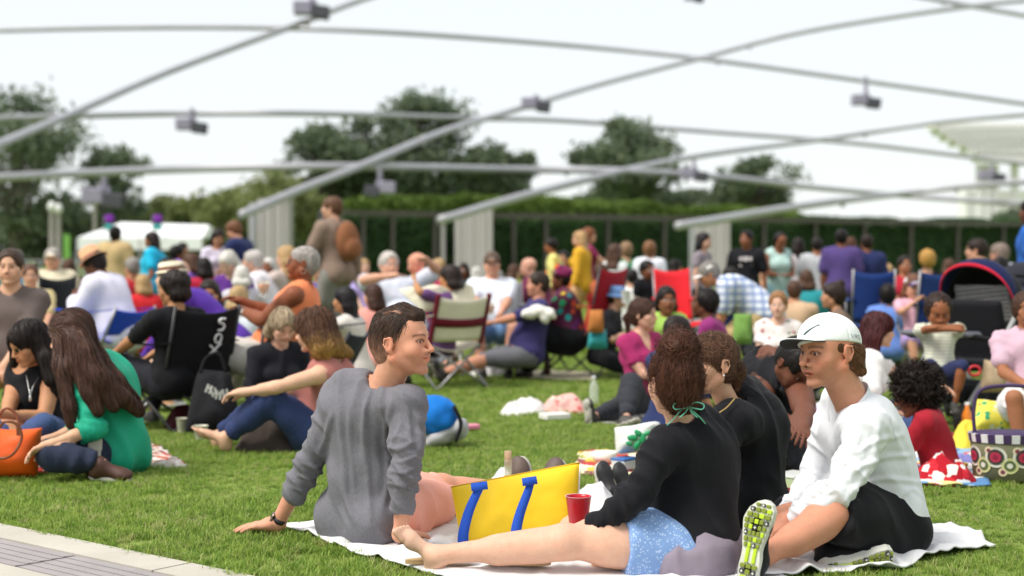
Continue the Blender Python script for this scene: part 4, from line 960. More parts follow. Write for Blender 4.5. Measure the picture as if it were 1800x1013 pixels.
# ---- marquee
def marquee():
    d = 66; T = thing('marquee', 'low white marquee with purple pennants behind the left crowd', 'tent', (W(245, 0, d)[0], d, 0)); WH = plain('canvas', (.78, .79, .80), .8, var=.04)
    xl, xp, xr = W(136, 0, d)[0], W(196, 0, d)[0], W(356, 0, d)[0]; ze = W(0, 418, d)[2]; zt = W(0, 389, d)[2]; zt2 = W(0, 394, d)[2]; D = 5.
    V = [A3(xl, d, ze), A3(xr, d, ze), A3(xr, d + D, ze), A3(xl, d + D, ze), A3(xp, d + D * .35, zt), A3(xr - .05, d + D * .35, zt2)]
    m = MB(); m.add(V, [(0, 1, 5, 4), (3, 4, 5, 2), (0, 4, 3), (1, 2, 5)]); onT(m.build('roof', WH, T), T)
    zb = W(0, 437, d)[2]
    for i in range(6):
        a, b = lerp(xl, xr, i / 6), lerp(xl, xr, (i + 1) / 6); m = MB(); m.box(((a + b) / 2, d - .02, (ze + zb) / 2 - .03), ((b - a) / 2 - .01, .012, (ze - zb) / 2 + .03)); onT(m.build('side_panel', WH, T), T)
    for x in (xl, lerp(xl, xr, .5), xr): m = MB(); m.box((x, d, ze / 2), (.04, .04, ze / 2)); onT(m.build('post', STEEL, T), T)
    for px in (192, 277):
        x = W(px, 0, d)[0]; F = thing('pennant', 'small purple and teal pennant on the marquee roof, ' + ('over its peak' if px < 200 else 'over its middle'), 'flag', (x, d - .1, zt))
        m = MB(); m.tube([A3(x - .2, d - .1, ze), A3(x - .2, d - .1, zt + .25)], .02, 6); onT(m.build('pole', STEEL, F), F)
        for c, z0, z1 in (('7a2fa0', .28, -.15), ('3fa7a6', -.15, -.42)):
            V, Q, _ = sheet(lambda u, v: np.stack([x - .2 + .42 * u, d - .1 + .05 * np.sin(u * 7), zt + z0 + (z1 - z0) * v], 1), 6, 2, .01); onT(mesh('cloth', V, Q, cloth('c', c), F), F)
marquee()
def lamp_post(px, ytop, d, label, w_=.13, globe=.22, ybot=None):
    b = A3(W(px, 0, d)[0], d, 0); T = thing('lamp_post', label, 'lamp post', b, 'park lamp posts'); zt = W(0, ytop, d)[2]
    m = MB(); m.lathe([(w_ * 1.6, 0), (w_ * 1.6, .3), (w_, .5), (w_ * .8, zt - .5), (w_ * .9, zt - .4)], b); onT(m.build('post', plain('post', (.35, .32, .30), .6), T, True), T)
    m = MB(); m.lathe([(.02, -.02), (globe, .15), (globe * 1.2, .35), (globe * .8, .6), (.02, .7)], b + A3(0, 0, zt - .4)); onT(m.build('lamp_globe', plain('globe', (.75, .75, .73), .3), T, True), T)
lamp_post(91, 362, 88, 'lamp post under the large loose tree, left of a pair', .16); lamp_post(103, 366, 90, 'lamp post under the large loose tree, right of a pair', .16)
lamp_post(167, 352, 92, 'lamp post under the wide speaker bar', .14); lamp_post(437, 335, 100, 'lamp with a white globe before the grey green tree', .08, .38)
for px, py in ((412, 440), (60, 446), (30, 440)): pass
T = thing('green_banner', 'narrow lime green upright banner near the lamp posts', 'banner', (W(117, 0, 70)[0], 70, 0)); a = W(113, 420, 70); m = MB(); m.box((a[0] + .14, 70, a[2] / 2 + .3), (.15, .02, a[2] / 2 - .1), bev=.008); m.tube([A3(a[0] - .02, 70, 0), A3(a[0] - .02, 70, a[2] + .3)], .02, 6); onT(m.build('sheet', plain('lime', (.18, .42, .08), .7), T), T)
# low railing on the left behind the crowd
T = thing('railing', 'pale railing in front of the far trees at left', 'railing', (W(80, 0, 74)[0], 74, 0)); m = MB()
x0, x1 = W(-60, 0, 74)[0], W(150, 0, 74)[0]
for z in (.5, 1.1): m.box(((x0 + x1) / 2, 74, z), ((x1 - x0) / 2, .03, .04))
onT(m.build('rail', STEEL, T), T)
for i in range(9): m = MB(); m.box((lerp(x0, x1, i / 8), 74, .56), (.04, .04, .56)); onT(m.build('post', STEEL, T), T)
# ---- white canopy building at the right
def canopy():
    d = 190; T = thing('canopy_building', 'hazy white stepped canopy on columns at the upper right', 'building', (W(1780, 0, d)[0], d, 0)); M1 = plain('canopy_white', (.84, .83, .84), .7, var=.05); M2 = plain('canopy_column', (.78, .76, .78), .8)
    X = lambda px: W(px, 0, d)[0]; Z = lambda py: W(0, py, d)[2]
    for i, (x0, y0, y1) in enumerate(((1642, 214, 226), (1652, 226, 236), (1665, 236, 246), (1680, 247, 256), (1700, 257, 268), (1722, 269, 284))):
        m = MB(); a, b = X(x0), X(1900); m.box(((a + b) / 2, d + 2, (Z(y0) + Z(y1)) / 2), ((b - a) / 2, 2 - i * .1, (Z(y0) - Z(y1)) / 2 - .03), bev=.08); onT(m.build('roof_tier', M1, T), T)
        for k in range(24):
            xx = a + .4 + k * (b - a - .8) / 23; m = MB(); m.box((xx, d - .1 + i * .1, (Z(y0) + Z(y1)) / 2 - .1), (.12, .14, (Z(y0) - Z(y1)) / 2)); o = onT(m.build('rib', M2, T), T)
    for px in (1735, 1748, 1762, 1797):
        m = MB(); m.box((X(px), d + 3, Z(284) / 2), (.42, .5, Z(284) / 2 - .2), bev=.05); onT(m.build('column', M2, T), T)
    m = MB(); m.box((X(1810), d + 9, Z(330) / 2), (X(1810) - X(1728), 2, Z(330) / 2)); onT(m.build('wall', M1, T), T)
canopy()

# ---- grass: one clump shape set, scattered by geometry nodes
t = NT('grass_blade'); oi = t.n('ObjectInfo'); cr = t.ramp(oi.outputs['Random'], [(0, (.13, .23, .03)), (.25, (.21, .34, .05)), (.6, (.32, .44, .08)), (.92, (.42, .49, .14)), (1, (.50, .46, .24))])
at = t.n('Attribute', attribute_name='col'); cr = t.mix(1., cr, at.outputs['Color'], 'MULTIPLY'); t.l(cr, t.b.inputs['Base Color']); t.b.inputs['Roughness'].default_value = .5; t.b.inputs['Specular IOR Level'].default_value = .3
tr = t.n('BsdfTranslucent'); t.l(cr, tr.inputs[0]); mx = t.n('MixShader'); mx.inputs[0].default_value = .45; t.l(t.b.outputs[0], mx.inputs[1]); t.l(tr.outputs[0], mx.inputs[2]); t.l(mx.outputs[0], t.out.inputs[0]); BLADE = t.m
def tuft(name, nb, rad, hgt, wid, seed):
    rng = np.random.default_rng(seed); V = []; F = []; C_ = []
    for i in range(nb):
        a, r = rng.uniform(0, 6.28), rad * math.sqrt(rng.uniform(0, 1)); p = A3(r * math.cos(a), r * math.sin(a), -.004); b = rng.uniform(0, 6.28); ln = rng.uniform(.2, 1.5); h = hgt * rng.uniform(.5, 1.25); w_ = wid * rng.uniform(.7, 1.2)
        d = A3(math.cos(b), math.sin(b), 0); s = A3(-d[1], d[0], 0); k = len(V); br = rng.uniform(.7, 1.25)
        for j, (u, ww) in enumerate(((0, .8), (.35, 1.), (.7, .75), (1, .05))):
            c = p + A3(0, 0, 1) * h * (u - .28 * ln * u * u) + d * h * ln * u * u * .8
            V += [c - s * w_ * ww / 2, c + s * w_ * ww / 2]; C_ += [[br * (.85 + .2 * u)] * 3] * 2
            if j: F.append((k + 2 * j - 2, k + 2 * j - 1, k + 2 * j + 1, k + 2 * j))
    me = bpy.data.meshes.new(name); me.from_pydata([tuple(v) for v in V], [], F); me.materials.append(BLADE); a = me.color_attributes.new('col', 'FLOAT_COLOR', 'POINT'); c = np.ones((len(V), 4), np.float32); c[:, :3] = C_; a.data.foreach_set('color', c.ravel()); return bpy.data.objects.new(name, me)
def scatter(name, label, P, S, tufts):
    coll = bpy.data.collections.new(name + '_clumps')
    for o in tufts: coll.objects.link(o)
    me = bpy.data.meshes.new(name); me.vertices.add(len(P)); me.vertices.foreach_set('co', P.astype(np.float32).ravel()); a = me.attributes.new('sc', 'FLOAT', 'POINT'); a.data.foreach_set('value', S.astype(np.float32))
    o = link(bpy.data.objects.new(name, me)); ng = bpy.data.node_groups.new(name, 'GeometryNodeTree'); ng.interface.new_socket('Geometry', in_out='INPUT', socket_type='NodeSocketGeometry'); ng.interface.new_socket('Geometry', in_out='OUTPUT', socket_type='NodeSocketGeometry')
    N = lambda t_: ng.nodes.new(t_); gi, go = N('NodeGroupInput'), N('NodeGroupOutput'); ip = N('GeometryNodeInstanceOnPoints'); ci = N('GeometryNodeCollectionInfo'); ci.inputs[0].default_value = coll; ci.inputs['Separate Children'].default_value = True; ci.inputs['Reset Children'].default_value = True
    rv = N('FunctionNodeRandomValue'); rv.data_type = 'FLOAT_VECTOR'; rv.inputs[0].default_value = (-.12, -.12, 0); rv.inputs[1].default_value = (.12, .12, 6.28); na = N('GeometryNodeInputNamedAttribute'); na.data_type = 'FLOAT'; na.inputs[0].default_value = 'sc'
    ip.inputs['Pick Instance'].default_value = True; ng.links.new(gi.outputs[0], ip.inputs['Points']); ng.links.new(ci.outputs[0], ip.inputs['Instance']); ng.links.new(rv.outputs[0], ip.inputs['Rotation']); ng.links.new(na.outputs[0], ip.inputs['Scale']); ng.links.new(ip.outputs[0], go.inputs[0])
    md = o.modifiers.new('scatter', 'NODES'); md.node_group = ng; return tag(o, label, 'grass', kind='stuff')
KEEP = []     # ground polygons without grass (blankets, seats)
def sow(d0, d1, n, xo, seed, keep=True):
    rng = np.random.default_rng(seed); d = np.sqrt(rng.uniform(d0 * d0, d1 * d1, n)); x = rng.uniform(-1, 1, n) * (d * .37 + xo); P = np.stack([x, d, 0 * x], 1)
    e = .035 * (vnoise(P * 5, 4) + .5 * vnoise(P * 23, 5)); m = ((P[:, :2] - E0) @ nl) > -.012 + e * .5
    if keep:
        for poly in KEEP: m &= ~inpoly(P, poly)
    P = P[m]; S = 1 + .35 * vnoise(P * 2.1, 7) + .25 * vnoise(P * 6, 8); return P, np.clip(S, .4, 1.8)
def grow_grass():
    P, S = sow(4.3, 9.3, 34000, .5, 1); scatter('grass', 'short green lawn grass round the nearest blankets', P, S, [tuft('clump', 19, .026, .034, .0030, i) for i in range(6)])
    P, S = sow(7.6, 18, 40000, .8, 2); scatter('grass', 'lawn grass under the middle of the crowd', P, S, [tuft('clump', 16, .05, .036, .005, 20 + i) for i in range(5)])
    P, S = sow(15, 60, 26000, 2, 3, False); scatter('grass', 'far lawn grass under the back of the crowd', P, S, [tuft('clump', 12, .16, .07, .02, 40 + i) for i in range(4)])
# ---------------------------------------------------------------- the nearest group
WHITE_CLOTH = cloth('cloth', 'e4e3e4', rough=.8, wr=.006)
HG = 'friends sitting round the yellow bag'
def strokes_on(T, ops, pts2, fn, r, mat, name, nrm_off=.0015, parent=None):
    m = MB()
    for st in pts2:
        P = np.array([fn(*p) for p in st]); e = .001
        for _ in range(6):
            g = np.stack([field(ops, P + np.eye(3)[i] * e) - field(ops, P - np.eye(3)[i] * e) for i in range(3)], 1); g /= np.linalg.norm(g, axis=1)[:, None] + 1e-9; P = P - g * (field(ops, P) - nrm_off)[:, None]
        m.tube(list(P), r, 5)
    return onT(m.build(name, mat, parent or T), T)
LET = {'V': [[(0, 1), (.5, 0), (1, 1)]], 'R': [[(0, 0), (0, 1)], [(0, 1), (.9, 1), (.9, .55), (0, .5)], [(.45, .5), (1, 0)]], 'S': [[(1, 1), (0, 1), (0, .5), (1, .5), (1, 0), (0, 0)]]}

# 1. man in the grey shirt
d0 = 5.42
J = joints(W(650, 903, 5.42), W(648, 790, 5.40), W(671, 678, 5.31), W(600, 711, 5.40), W(716, 713, 5.22), W(549, 806, 5.44), W(713, 818, 5.14), W(487, 921, 5.50), W(704, 940, 5.20),
    W(775, 858, 5.88), W(788, 880, 5.74), W(950, 872, 6.22), W(912, 878, 6.12), W(706, 602, 5.24), 42, 110, 3, 0, 1.0, 0, -10, 1.04)
J['fL'] = frame((.25, .1, 1), (-.55, -.75, .2)); J['fR'] = frame((-.25, .1, 1), (-.55, -.75, .2))
def hairH1(H, J):
    E, C = H.ell, H.cone
    o = [E((0, -.02, .036), (.0765, .0965, .0835), .02), E((0, -.042, -.01), (.0695, .0705, .070), .03), C((0, -.055, -.03), (0, -.060, -.052), .042, .034, .03), E((0, .0, .045), (.073, .082, .074), .02)]
    o += [sub(E((0, .108, -.018), (.068, .047, .088), .01))] + [sub(E((s * .085, .014, -.036), (.02, .028, .046), .006)) for s in (-1, 1)]
    top = [C((.020, .070, .094), (.012, .01, .108), .017, .020, .02), C((-.012, .073, .095), (-.012, .01, .110), .017, .020, .02), C((-.04, .06, .084), (-.045, -.02, .092), .015, .018, .02), C((.0, .01, .104), (0, -.07, .082), .026, .024, .03), C((.030, .055, .088), (.030, -.03, .096), .012, .015, .010)]
    return o + top + [sub(C((.0465, .03, .098), (.0465, -.04, .102), .003, .003, .003))]
def dirH1(P, H):
    L = H.inv(P); top = (L[:, 2] > .075) & (np.abs(L[:, 0]) < .052); d = np.where(top[:, None], np.array([-.35, -1, .25]), np.array([0, -.45, -1.])); return d @ H.R.T
def exH1(T, J, H):
    w_, e_ = J['wL'], J['eL']; ax = nrm(w_ - e_); F = frame(ax, (0, -.3, 1)); c = w_ - ax * .022
    m = MB(); V = []
    for z in (-.009, .009):
        for r in (.029, .0325):
            for j in range(24): a = 2 * math.pi * j / 24; V.append(c + F @ A3(r * math.cos(a), z, r * math.sin(a) * .9))
    q = lambda i, j: i * 24 + j % 24
    m.add(V, [f for j in range(24) for f in ((q(1, j), q(1, j + 1), q(3, j + 1), q(3, j)), (q(0, j + 1), q(0, j), q(2, j), q(2, j + 1)), (q(0, j), q(0, j + 1), q(1, j + 1), q(1, j)), (q(3, j), q(3, j + 1), q(2, j + 1), q(2, j)))])
    o = onT(m.build('watch_strap', plain('strap', (.02, .02, .022), .5), T, True), T); m = MB(); m.box(c + F @ A3(-.008, 0, .031), (.015, .017, .005), F, bev=.003); onT(m.build('watch_face', plain('watchcase', (.25, .2, .18), .25, .8), o), T)
FADE = (.040, .085, 'a87c68'); SEEDS = lambda L: (L[:, 2] > .02) & ~((L[:, 1] > .074) & (L[:, 2] < .084))
person('man in grey long sleeved shirt leaning back on his hands, smiling to his right', J, (J['pel'][0], 5.42, 0), 'hero', 'd69c80', 'quiff', '4e3b30', None, (cloth('c', '7d7c82', 'heather', '5d5c63', wr=.006), 1.62, .015), (cloth('c', 'f0ab98', wr=.006), .93, .018), '5a4a42', 'shoes',
    dict(smile=1.6, stubble=.42, nose=1.15, jaw=1.08, lids=.6, blush=1.), w=.98, hands=dict(L=dict(to=(-1, -.12, -.05), up=(0, 0, 1), curl=8), R=dict(to=(.5, .8, -.1), up=(0, 0, 1), curl=8)), group=HG, hairfn=hairH1,
    strandn=[(4000, .022, 3, .0005, .001, 0), (2600, .075, 6, .0006, .003, 0)], dirf=dirH1, gaze=(.1, 1, 0), iris=(.06, .05, .04), extra=exH1, fold=.017, brow='2a1a12', loose=(.165, .125, .20, .5), hemglute=True, shirtlen=.03, lines=[
    ([(655, 668), (640, 730), (640, 830)], 7, .010), ([(676, 680), (672, 720), (678, 800)], 7, .010), ([(597, 690), (604, 770), (607, 850), (622, 920)], 9, .011), ([(620, 690), (616, 770), (624, 880)], 7, .009), ([(640, 700), (646, 820), (652, 930)], 8, .010),
    ([(577, 784), (592, 885), (613, 935)], 8, .010), ([(690, 700), (678, 760), (682, 840), (670, 900)], 8, .012), ([(668, 650), (690, 656), (712, 672)], 6, .008), ([(640, 655), (655, 664), (676, 668)], 5, .007),
    ([(700, 690), (716, 720), (722, 780)], 8, .009), ([(676, 806), (705, 812), (734, 802)], 5, .010), ([(677, 826), (706, 832), (736, 822)], 5, .010), ([(680, 848), (708, 853), (734, 846)], 5, .008), ([(672, 780), (700, 790), (730, 776)], 6, .009),
    ([(520, 835), (545, 842), (562, 838)], 5, .009), ([(530, 812), (552, 822), (572, 816)], 5, .009), ([(512, 856), (530, 864), (548, 862)], 5, .007), ([(590, 720), (575, 760), (560, 800)], 7, .009), ([(705, 740), (690, 780), (684, 800)], 6, .008), ([(735, 730), (738, 780), (730, 800)], 7, .008)])

FADE = None; SEEDS = None
# 2. woman in black with the messy bun
J = joints(W(1206, 952, 4.92), W(1222, 862, 4.94), W(1197, 757, 4.92), W(1168, 786, 4.80), W(1252, 792, 5.06), W(1124, 866, 4.74), W(1180, 900, 5.3), W(1046, 922, 4.80), W(1080, 930, 5.35),
    W(992, 953, 4.78), W(1010, 935, 5.25), W(770, 976, 4.80), W(1060, 990, 4.90), W(1184, 672, 4.86), -62, -20, -2, 0, .96, 1, -5, 1.02)
J['fL'] = frame((-.62, -.10, .86), (.72, -.55, .5)); J['fR'] = frame((-1, -.28, -.12), (.2, .3, 1))
def hairH2(H, J):
    E, C = H.ell, H.cone; dn = H.inv(H.c + A3(0, 0, -1)); dn = dn / np.linalg.norm(dn)
    return [E((0, -.02, .036), (.082, .102, .088), .02), E((0, -.05, -.015), (.074, .072, .082), .03), C((0, -.05, -.03), (0, -.055, -.075), .05, .036, .03), E((0, -.045, .128), (.058, .055, .046), .02), E((.02, -.06, .148), (.033, .035, .028), .012), E((-.03, -.035, .142), (.03, .03, .026), .012), E((0, -.075, .115), (.05, .04, .035), .02), E((-.025, -.085, .125), (.028, .03, .03), .01), E((.03, -.03, .14), (.026, .03, .03), .01),
            sub(E((0, .11, -.035), (.066, .06, .098), .012)), sub(E((-.09, .01, -.02), (.02, .022, .03), .006)), sub(E((.09, .01, -.02), (.02, .022, .03), .006))]
def dirH2(P, H):
    L = H.inv(P); c = np.array([0, -.05, .13]); d = c - L; r = L - c; sw = np.cross(r, np.array([.3, -.6, 1.])); inb = np.clip((.075 - np.linalg.norm(r, axis=1)) / .03, 0, 1)[:, None]
    return (d / (np.linalg.norm(d, axis=1)[:, None] + 1e-9) * (1 - inb) + inb * sw / (np.linalg.norm(sw, axis=1)[:, None] + 1e-9)) @ H.R.T
def exH2(T, J, H):
    N_ = J['nk']; m = MB(); mint = plain('mint', '6fc9ae', .7); c = W(1210, 716, 4.77)
    a = W(1183, 738, 4.79); b = W(1232, 742, 4.82)
    m.tube(catmull([W(1168, 752, 4.80), a, W(1197, 722, 4.77), c]), .0035, 6, squash=.5); m.tube(catmull([W(1250, 762, 4.93), W(1234, 738, 4.81), c]), .0035, 6, squash=.5)
    for s in (-1, 1):
        m.tube(catmull([c, c + A3(s * .022, -.006, .017), c + A3(s * .05, -.008, .010), c + A3(s * .045, -.008, -.006), c + A3(s * .015, -.004, -.002), c], 6), .0042, 6, squash=.5)
        m.tube(catmull([c, c + A3(s * .012, -.004, -.018), c + A3(s * .03, -.004, -.034)], 5), .0035, 6, squash=.5)
    m.box(c, (.005, .004, .005), bev=.002); onT(m.build('neck_ribbon', mint, T, True), T)
    P = Fr(J['pel'], J['Rp'], J['s']); ops = [P.ell((0, -.01, -.02), (.215, .165, .12), .05), cone(J['hL'], lerp(J['hL'], J['kL'], .12), .122, .118, .06, 1), cone(J['hR'], lerp(J['hR'], J['kR'], .3), .125, .115, .06, 1), cone(J['hL'], J['hR'], .13, .13, .05), inter(box(J['pel'] + A3(0, 0, -.235), A3(.6, .6, .24), None, .004, .02))] + [P.ell((x * .08, -.065, -.04), (.138, .135, .12), .05) for x in (-1, 1)]
    V, Q = solid(ops, .008); N = normals(V, Q); V = V + N * folds(V, N, J, .016, 4)[:, None]; mesh('undershirt', local(V, T), Q, cloth('c', '8e8390', wr=.006), T)
person('woman in black top with messy auburn bun seen from behind, one bare leg stretched out', J, (J['pel'][0], 4.92, 0), 'hero', 'd9ae95', 'bun', '5e3a2b', None, (cloth('c', '16161b', wr=.006), 2.0, .02), (cloth('c', '7f9fd0', 'floral', 'b9cde8', 6), .44, .02), None, 'bare', dict(), w=1.1, group=HG,
    hands=dict(L=dict(to=(-1, .1, -.4), up=(0, -.6, 1), curl=30)), hairfn=hairH2, strandn=[(4200, .075, 6, .0008, .006, .0025), (700, .09, 9, .0005, .018, .006), (300, .05, 6, .0005, .02, .004)], dirf=dirH2, extra=exH2, fold=.014, iris=(.05, .03, .02), shirtlen=.0)

# 3. woman in the dark hooded top
J = joints(W(1305, 884, 5.78), W(1320, 800, 5.80), W(1283, 708, 5.70), W(1282, 742, 5.56), W(1345, 742, 5.86), W(1262, 850, 5.45), W(1330, 850, 6.0), W(1170, 880, 5.6), W(1240, 880, 5.95),
    W(1190, 860, 6.05), W(1230, 850, 6.15), W(1080, 868, 6.35), W(1110, 868, 6.45), W(1249, 640, 5.62), -50, -116, -3, 0, .95, 1, -5, 1.06)
def hairH3(H, J):
    E, C = H.ell, H.cone
    return [E((0, -.02, .038), (.081, .100, .087), .02), E((0, -.045, -.01), (.074, .070, .075), .03), E((0, .02, .034), (.074, .080, .079), .02), sub(E((0, .105, -.035), (.064, .062, .094), .012)), sub(E((-.09, .0, -.03), (.022, .03, .03), .006)), sub(E((.09, .0, -.03), (.022, .03, .03), .006)),
            E((0, -.118, -.035), (.036, .034, .04), .015), C((0, -.125, -.05), (.01, -.12, -.11), .03, .012, .02)]
def dirH3(P, H):
    L = H.inv(P); d = np.array([0, -.13, -.04]) - L; return d @ H.R.T
def exH3(T, J, H):
    M = Fr(J['mid'], J['Rc'], J['s']); B = cloth('c', '15151a', wr=.006)
    ops = [M.cone((-.1, -.05, .215), (.1, -.05, .215), .05, .05, .04), M.cone((-.1, -.05, .215), (-.085, .06, .19), .045, .03, .03), M.cone((.1, -.05, .215), (.085, .06, .19), .045, .03, .03), M.ell((0, -.1, .17), (.09, .045, .09), .03), sub(cone(J['nk'] - J['Rc'][:, 2] * .04, J['head'], .07, .085, .01))]
    V, Q = solid(ops, .007); N = normals(V, Q); V = V + N * folds(V, N, J, .01, 9)[:, None]; mesh('hood', local(V, T), Q, B, T)
    m = MB(); m.tube(catmull([W(1292, 700, 5.53), W(1278, 716, 5.50), W(1262, 728, 5.48), W(1251, 745, 5.47)], 5), .003, 6); onT(m.build('zip', plain('brass', (.6, .42, .15), .35, .8), T, True), T)
    m = MB(); c = H.p(-.082, -.004, -.04); m.lathe([(.0, -.005), (.0045, -.002), (.0045, .002), (0, .005)], c, 10); onT(m.build('earring', plain('pearl', (.8, .78, .72), .2), T, True), T)
person('woman in dark hooded jacket with low ponytail, half hidden behind the auburn bun', J, (J['pel'][0], 5.78, 0), 'hero', 'd8a98a', 'pony', '6e4e3b', None, (cloth('c', '15151a', wr=.006), 2.0, .03), (cloth('c', '1a1a20'), 1.95, .012), '1b1b1e', 'shoes', dict(nose=.95, openm=0), group=HG,
    hairfn=hairH3, strandn=[(3200, .10, 7, .0008, .003, .0004), (250, .07, 8, .0005, .012, .003)], dirf=dirH3, extra=exH3, fold=.014, iris=(.05, .03, .015), gaze=(.1, 1, -.05), neckline='v')

# 4. man in the white cap
J = joints(W(1540, 914, 5.25), W(1546, 820, 5.24), W(1500, 716, 5.16), W(1528, 752, 5.00), W(1466, 752, 5.32), W(1478, 862, 4.90), W(1430, 850, 5.36), W(1392, 912, 4.93), W(1385, 900, 5.12),
    W(1462, 906, 4.90), W(1392, 915, 5.20), W(1330, 986, 4.72), W(1462, 972, 4.98), W(1457, 617, 5.10), -78, -118, -5, 0, 1.04, 0, 5, 1.03)
J['fL'] = frame((.20, .02, 1), (.42, .9, .0)); J['fR'] = frame((1, .12, .12), (.1, .85, .35))
def hairH4(H, J):
    E, C = H.ell, H.cone
    return [E((0, -.034, .01), (.0765, .082, .06), .02), E((0, -.055, -.02), (.073, .062, .062), .03), C((0, -.07, -.03), (0, -.10, -.066), .055, .026, .03), C((-.045, -.06, -.03), (-.055, -.085, -.075), .030, .014, .02), E((-.069, .006, .022), (.009, .024, .026), .01), E((.069, .006, .022), (.009, .024, .026), .01), sub(E((0, .105, -.02), (.075, .062, .1), .01)), sub(E((-.088, .002, -.028), (.022, .03, .034), .006)), sub(E((.088, .002, -.028), (.022, .03, .034), .006)), inter(box(H.p(0, 0, -.165), A3(.2, .2, .19) * H.s, H.R @ rotx(14), .004, .004))]
def dirH4(P, H): return np.tile(np.array([0, -.9, -.8]), (len(P), 1)) @ H.R.T
def exH4(T, J, H):
    WC = plain('cap_white', 'e9eceb', .75, bump=.0006, bscale=500, var=.03); BK = plain('brim_underside', (.02, .022, .03), .8)
    tilt = Fr(H.c, H.R @ rotx(10) @ roty(13), H.s); E = tilt.ell
    dome = [E((0, -.006, .032), (.0895, .118, .098), .03)]; cutter = inter(box(tilt.p(0, 0, .118), A3(.2, .2, .10) * H.s, tilt.R, .004, .003))
    V, Q = solid(dome + [cutter], .0045); L_ = tilt.inv(V)
    for ang in range(6):
        a = math.radians(ang * 60 + 30); q = np.abs(L_[:, 0] * math.cos(a) - (L_[:, 1] + .014) * math.sin(a)); V -= normals(V, Q) * (.0016 * np.exp(-(q / .0022) ** 2))[:, None]
    o = mesh('cap', local(V, T), Q, WC, T)
    def brim(top):
        def f(u, v):
            a = (u - .5) * 2 * 1.15; r0 = .083; x = np.sin(a) * (.074 + .006 * v); y0 = np.sqrt(np.maximum(0, 1 - (x / .0885) ** 2)) * .1155 - .006; y = y0 + v * .082 * np.cos(a * .95) ** .45; z = .030 - 2.6 * x * x * (1 - .1 * v) - v * .004; return np.stack([tilt.p(p[0], p[1], p[2] + (0.0022 if top else -.0022)) for p in np.stack([x, y, z], 1)])
        return f
    V, Q, _ = sheet(brim(1), 26, 10, .003); V2, Q2, _ = sheet(brim(0), 26, 10, .002)
    for v_, q_, mt, nm in ((V, Q, WC, 'brim'), (V2, Q2, BK, 'brim_underside')): mesh(nm, local(v_, T), q_, mt, o)
    GN = plain('cap_print', (.03, .08, .07), .5); side = lambda a, z: tilt.p(math.sin(a) * .09, math.cos(a) * .118 - .006, z)
    sw = [[(-.10 - t_ * .62, .046 + .034 * t_ ** .8 - k_ * .0035 * math.sin(3.14 * t_ ** .5) * (1 - t_)) for t_ in np.linspace(0, 1, 12)] for k_ in (0, 1, 2)]
    strokes_on(T, dome, sw, side, .0016, GN, 'cap_mark', .001, o)
    GR = plain('cap_letters', (.22, .25, .26), .5)
    for i, ch in enumerate('VRS'): strokes_on(T, dome, [[(-1.72 - i * .17 - p[0] * .12 + 0, .030 + p[1] * .013) for p in [lerp(st[k], st[k + 1], t_) for k in range(len(st) - 1) for t_ in (0, .5, 1)]] for st in LET[ch]], side, .0009, GR, 'cap_letter', .0006, o)
    m = MB(); m.lathe([(.0, .0), (.008, -.001), (.006, .004), (0, .005)], tilt.p(0, -.014, .129), 12, tilt.R); onT(m.build('cap_button', WC, o, True), T)
    # standing collar and zip placket of the pullover
    WS = cloth('c', 'e2e4e8', wr=.005, var=.03); nk = J['nk'] + J['Rc'][:, 2] * .015 - J['Rc'][:, 1] * .005
    Fk = Fr(nk, frame(J['Rc'][:, 1] * 1. - A3(0, 0, .1), J['head'] - nk), 1.)
    def col(u, v):
        a = math.pi / 2 + .30 + u * (2 * math.pi - .60); r = .072 + .014 * np.abs(2 * u - 1) ** 6 + .006 * v; z = -.018 + .054 * v - .050 * np.abs(2 * u - 1) ** 4; x = r * np.cos(a); y = r * np.sin(a) * 1.12 + .004; return np.stack([Fk.p(*p) for p in np.stack([x, y, z], 1)])
    V, Q, _ = sheet(col, 36, 6, .004); mesh('collar', local(V, T), Q, WS, T)
SEEDS = lambda L: L[:, 1] < -.035
person('man in white cap and white pullover sitting with crossed legs, talking', J, (J['pel'][0], 5.25, 0), 'hero', 'd09478', 'short', '80583c', None, (cloth('c', 'e2e4e8', wr=.005, var=.03), 2.0, .016), (cloth('c', '17171b', wr=.006), 1.0, .034), '2a2a2a', 'none', dict(openm=1.1, stubble=.32, nose=1.2, jaw=1.1, lids=.45, blush=.9), w=1.02, group=HG,
    hands=dict(L=dict(to=(-1, -.3, -.3), up=(0, -.5, 1), curl=35), R=dict(to=(-1, -.3, -.3), up=(0, 0, 1), curl=35)), hairfn=hairH4, strandn=[(3600, .045, 7, .0006, .004, .0008)], dirf=dirH4, extra=exH4, fold=.016, neckline='collarless', loose=(.155, .125, .2, .5), hemglute=True, lines=[
    ([(1515, 735), (1500, 790), (1450, 850), (1420, 880)], 9, .010), ([(1545, 740), (1530, 820), (1480, 890)], 9, .011), ([(1560, 720), (1600, 790), (1618, 870)], 10, .008), ([(1500, 830), (1545, 806), (1605, 800)], 7, .011), ([(1490, 862), (1550, 842), (1620, 850)], 7, .010),
    ([(1500, 800), (1540, 775), (1590, 765)], 7, .008), ([(1430, 850), (1450, 866), (1470, 860)], 6, .009), ([(1400, 872), (1420, 884), (1440, 884)], 6, .009), ([(1385, 890), (1400, 902), (1412, 904)], 5, .008), ([(1460, 760), (1466, 800), (1480, 840)], 7, .008), ([(1575, 880), (1600, 860), (1620, 880)], 7, .008)], gaze=(0, 1, -.05), iris=(.05, .07, .08), brow='5a3f2c')

SEEDS = None
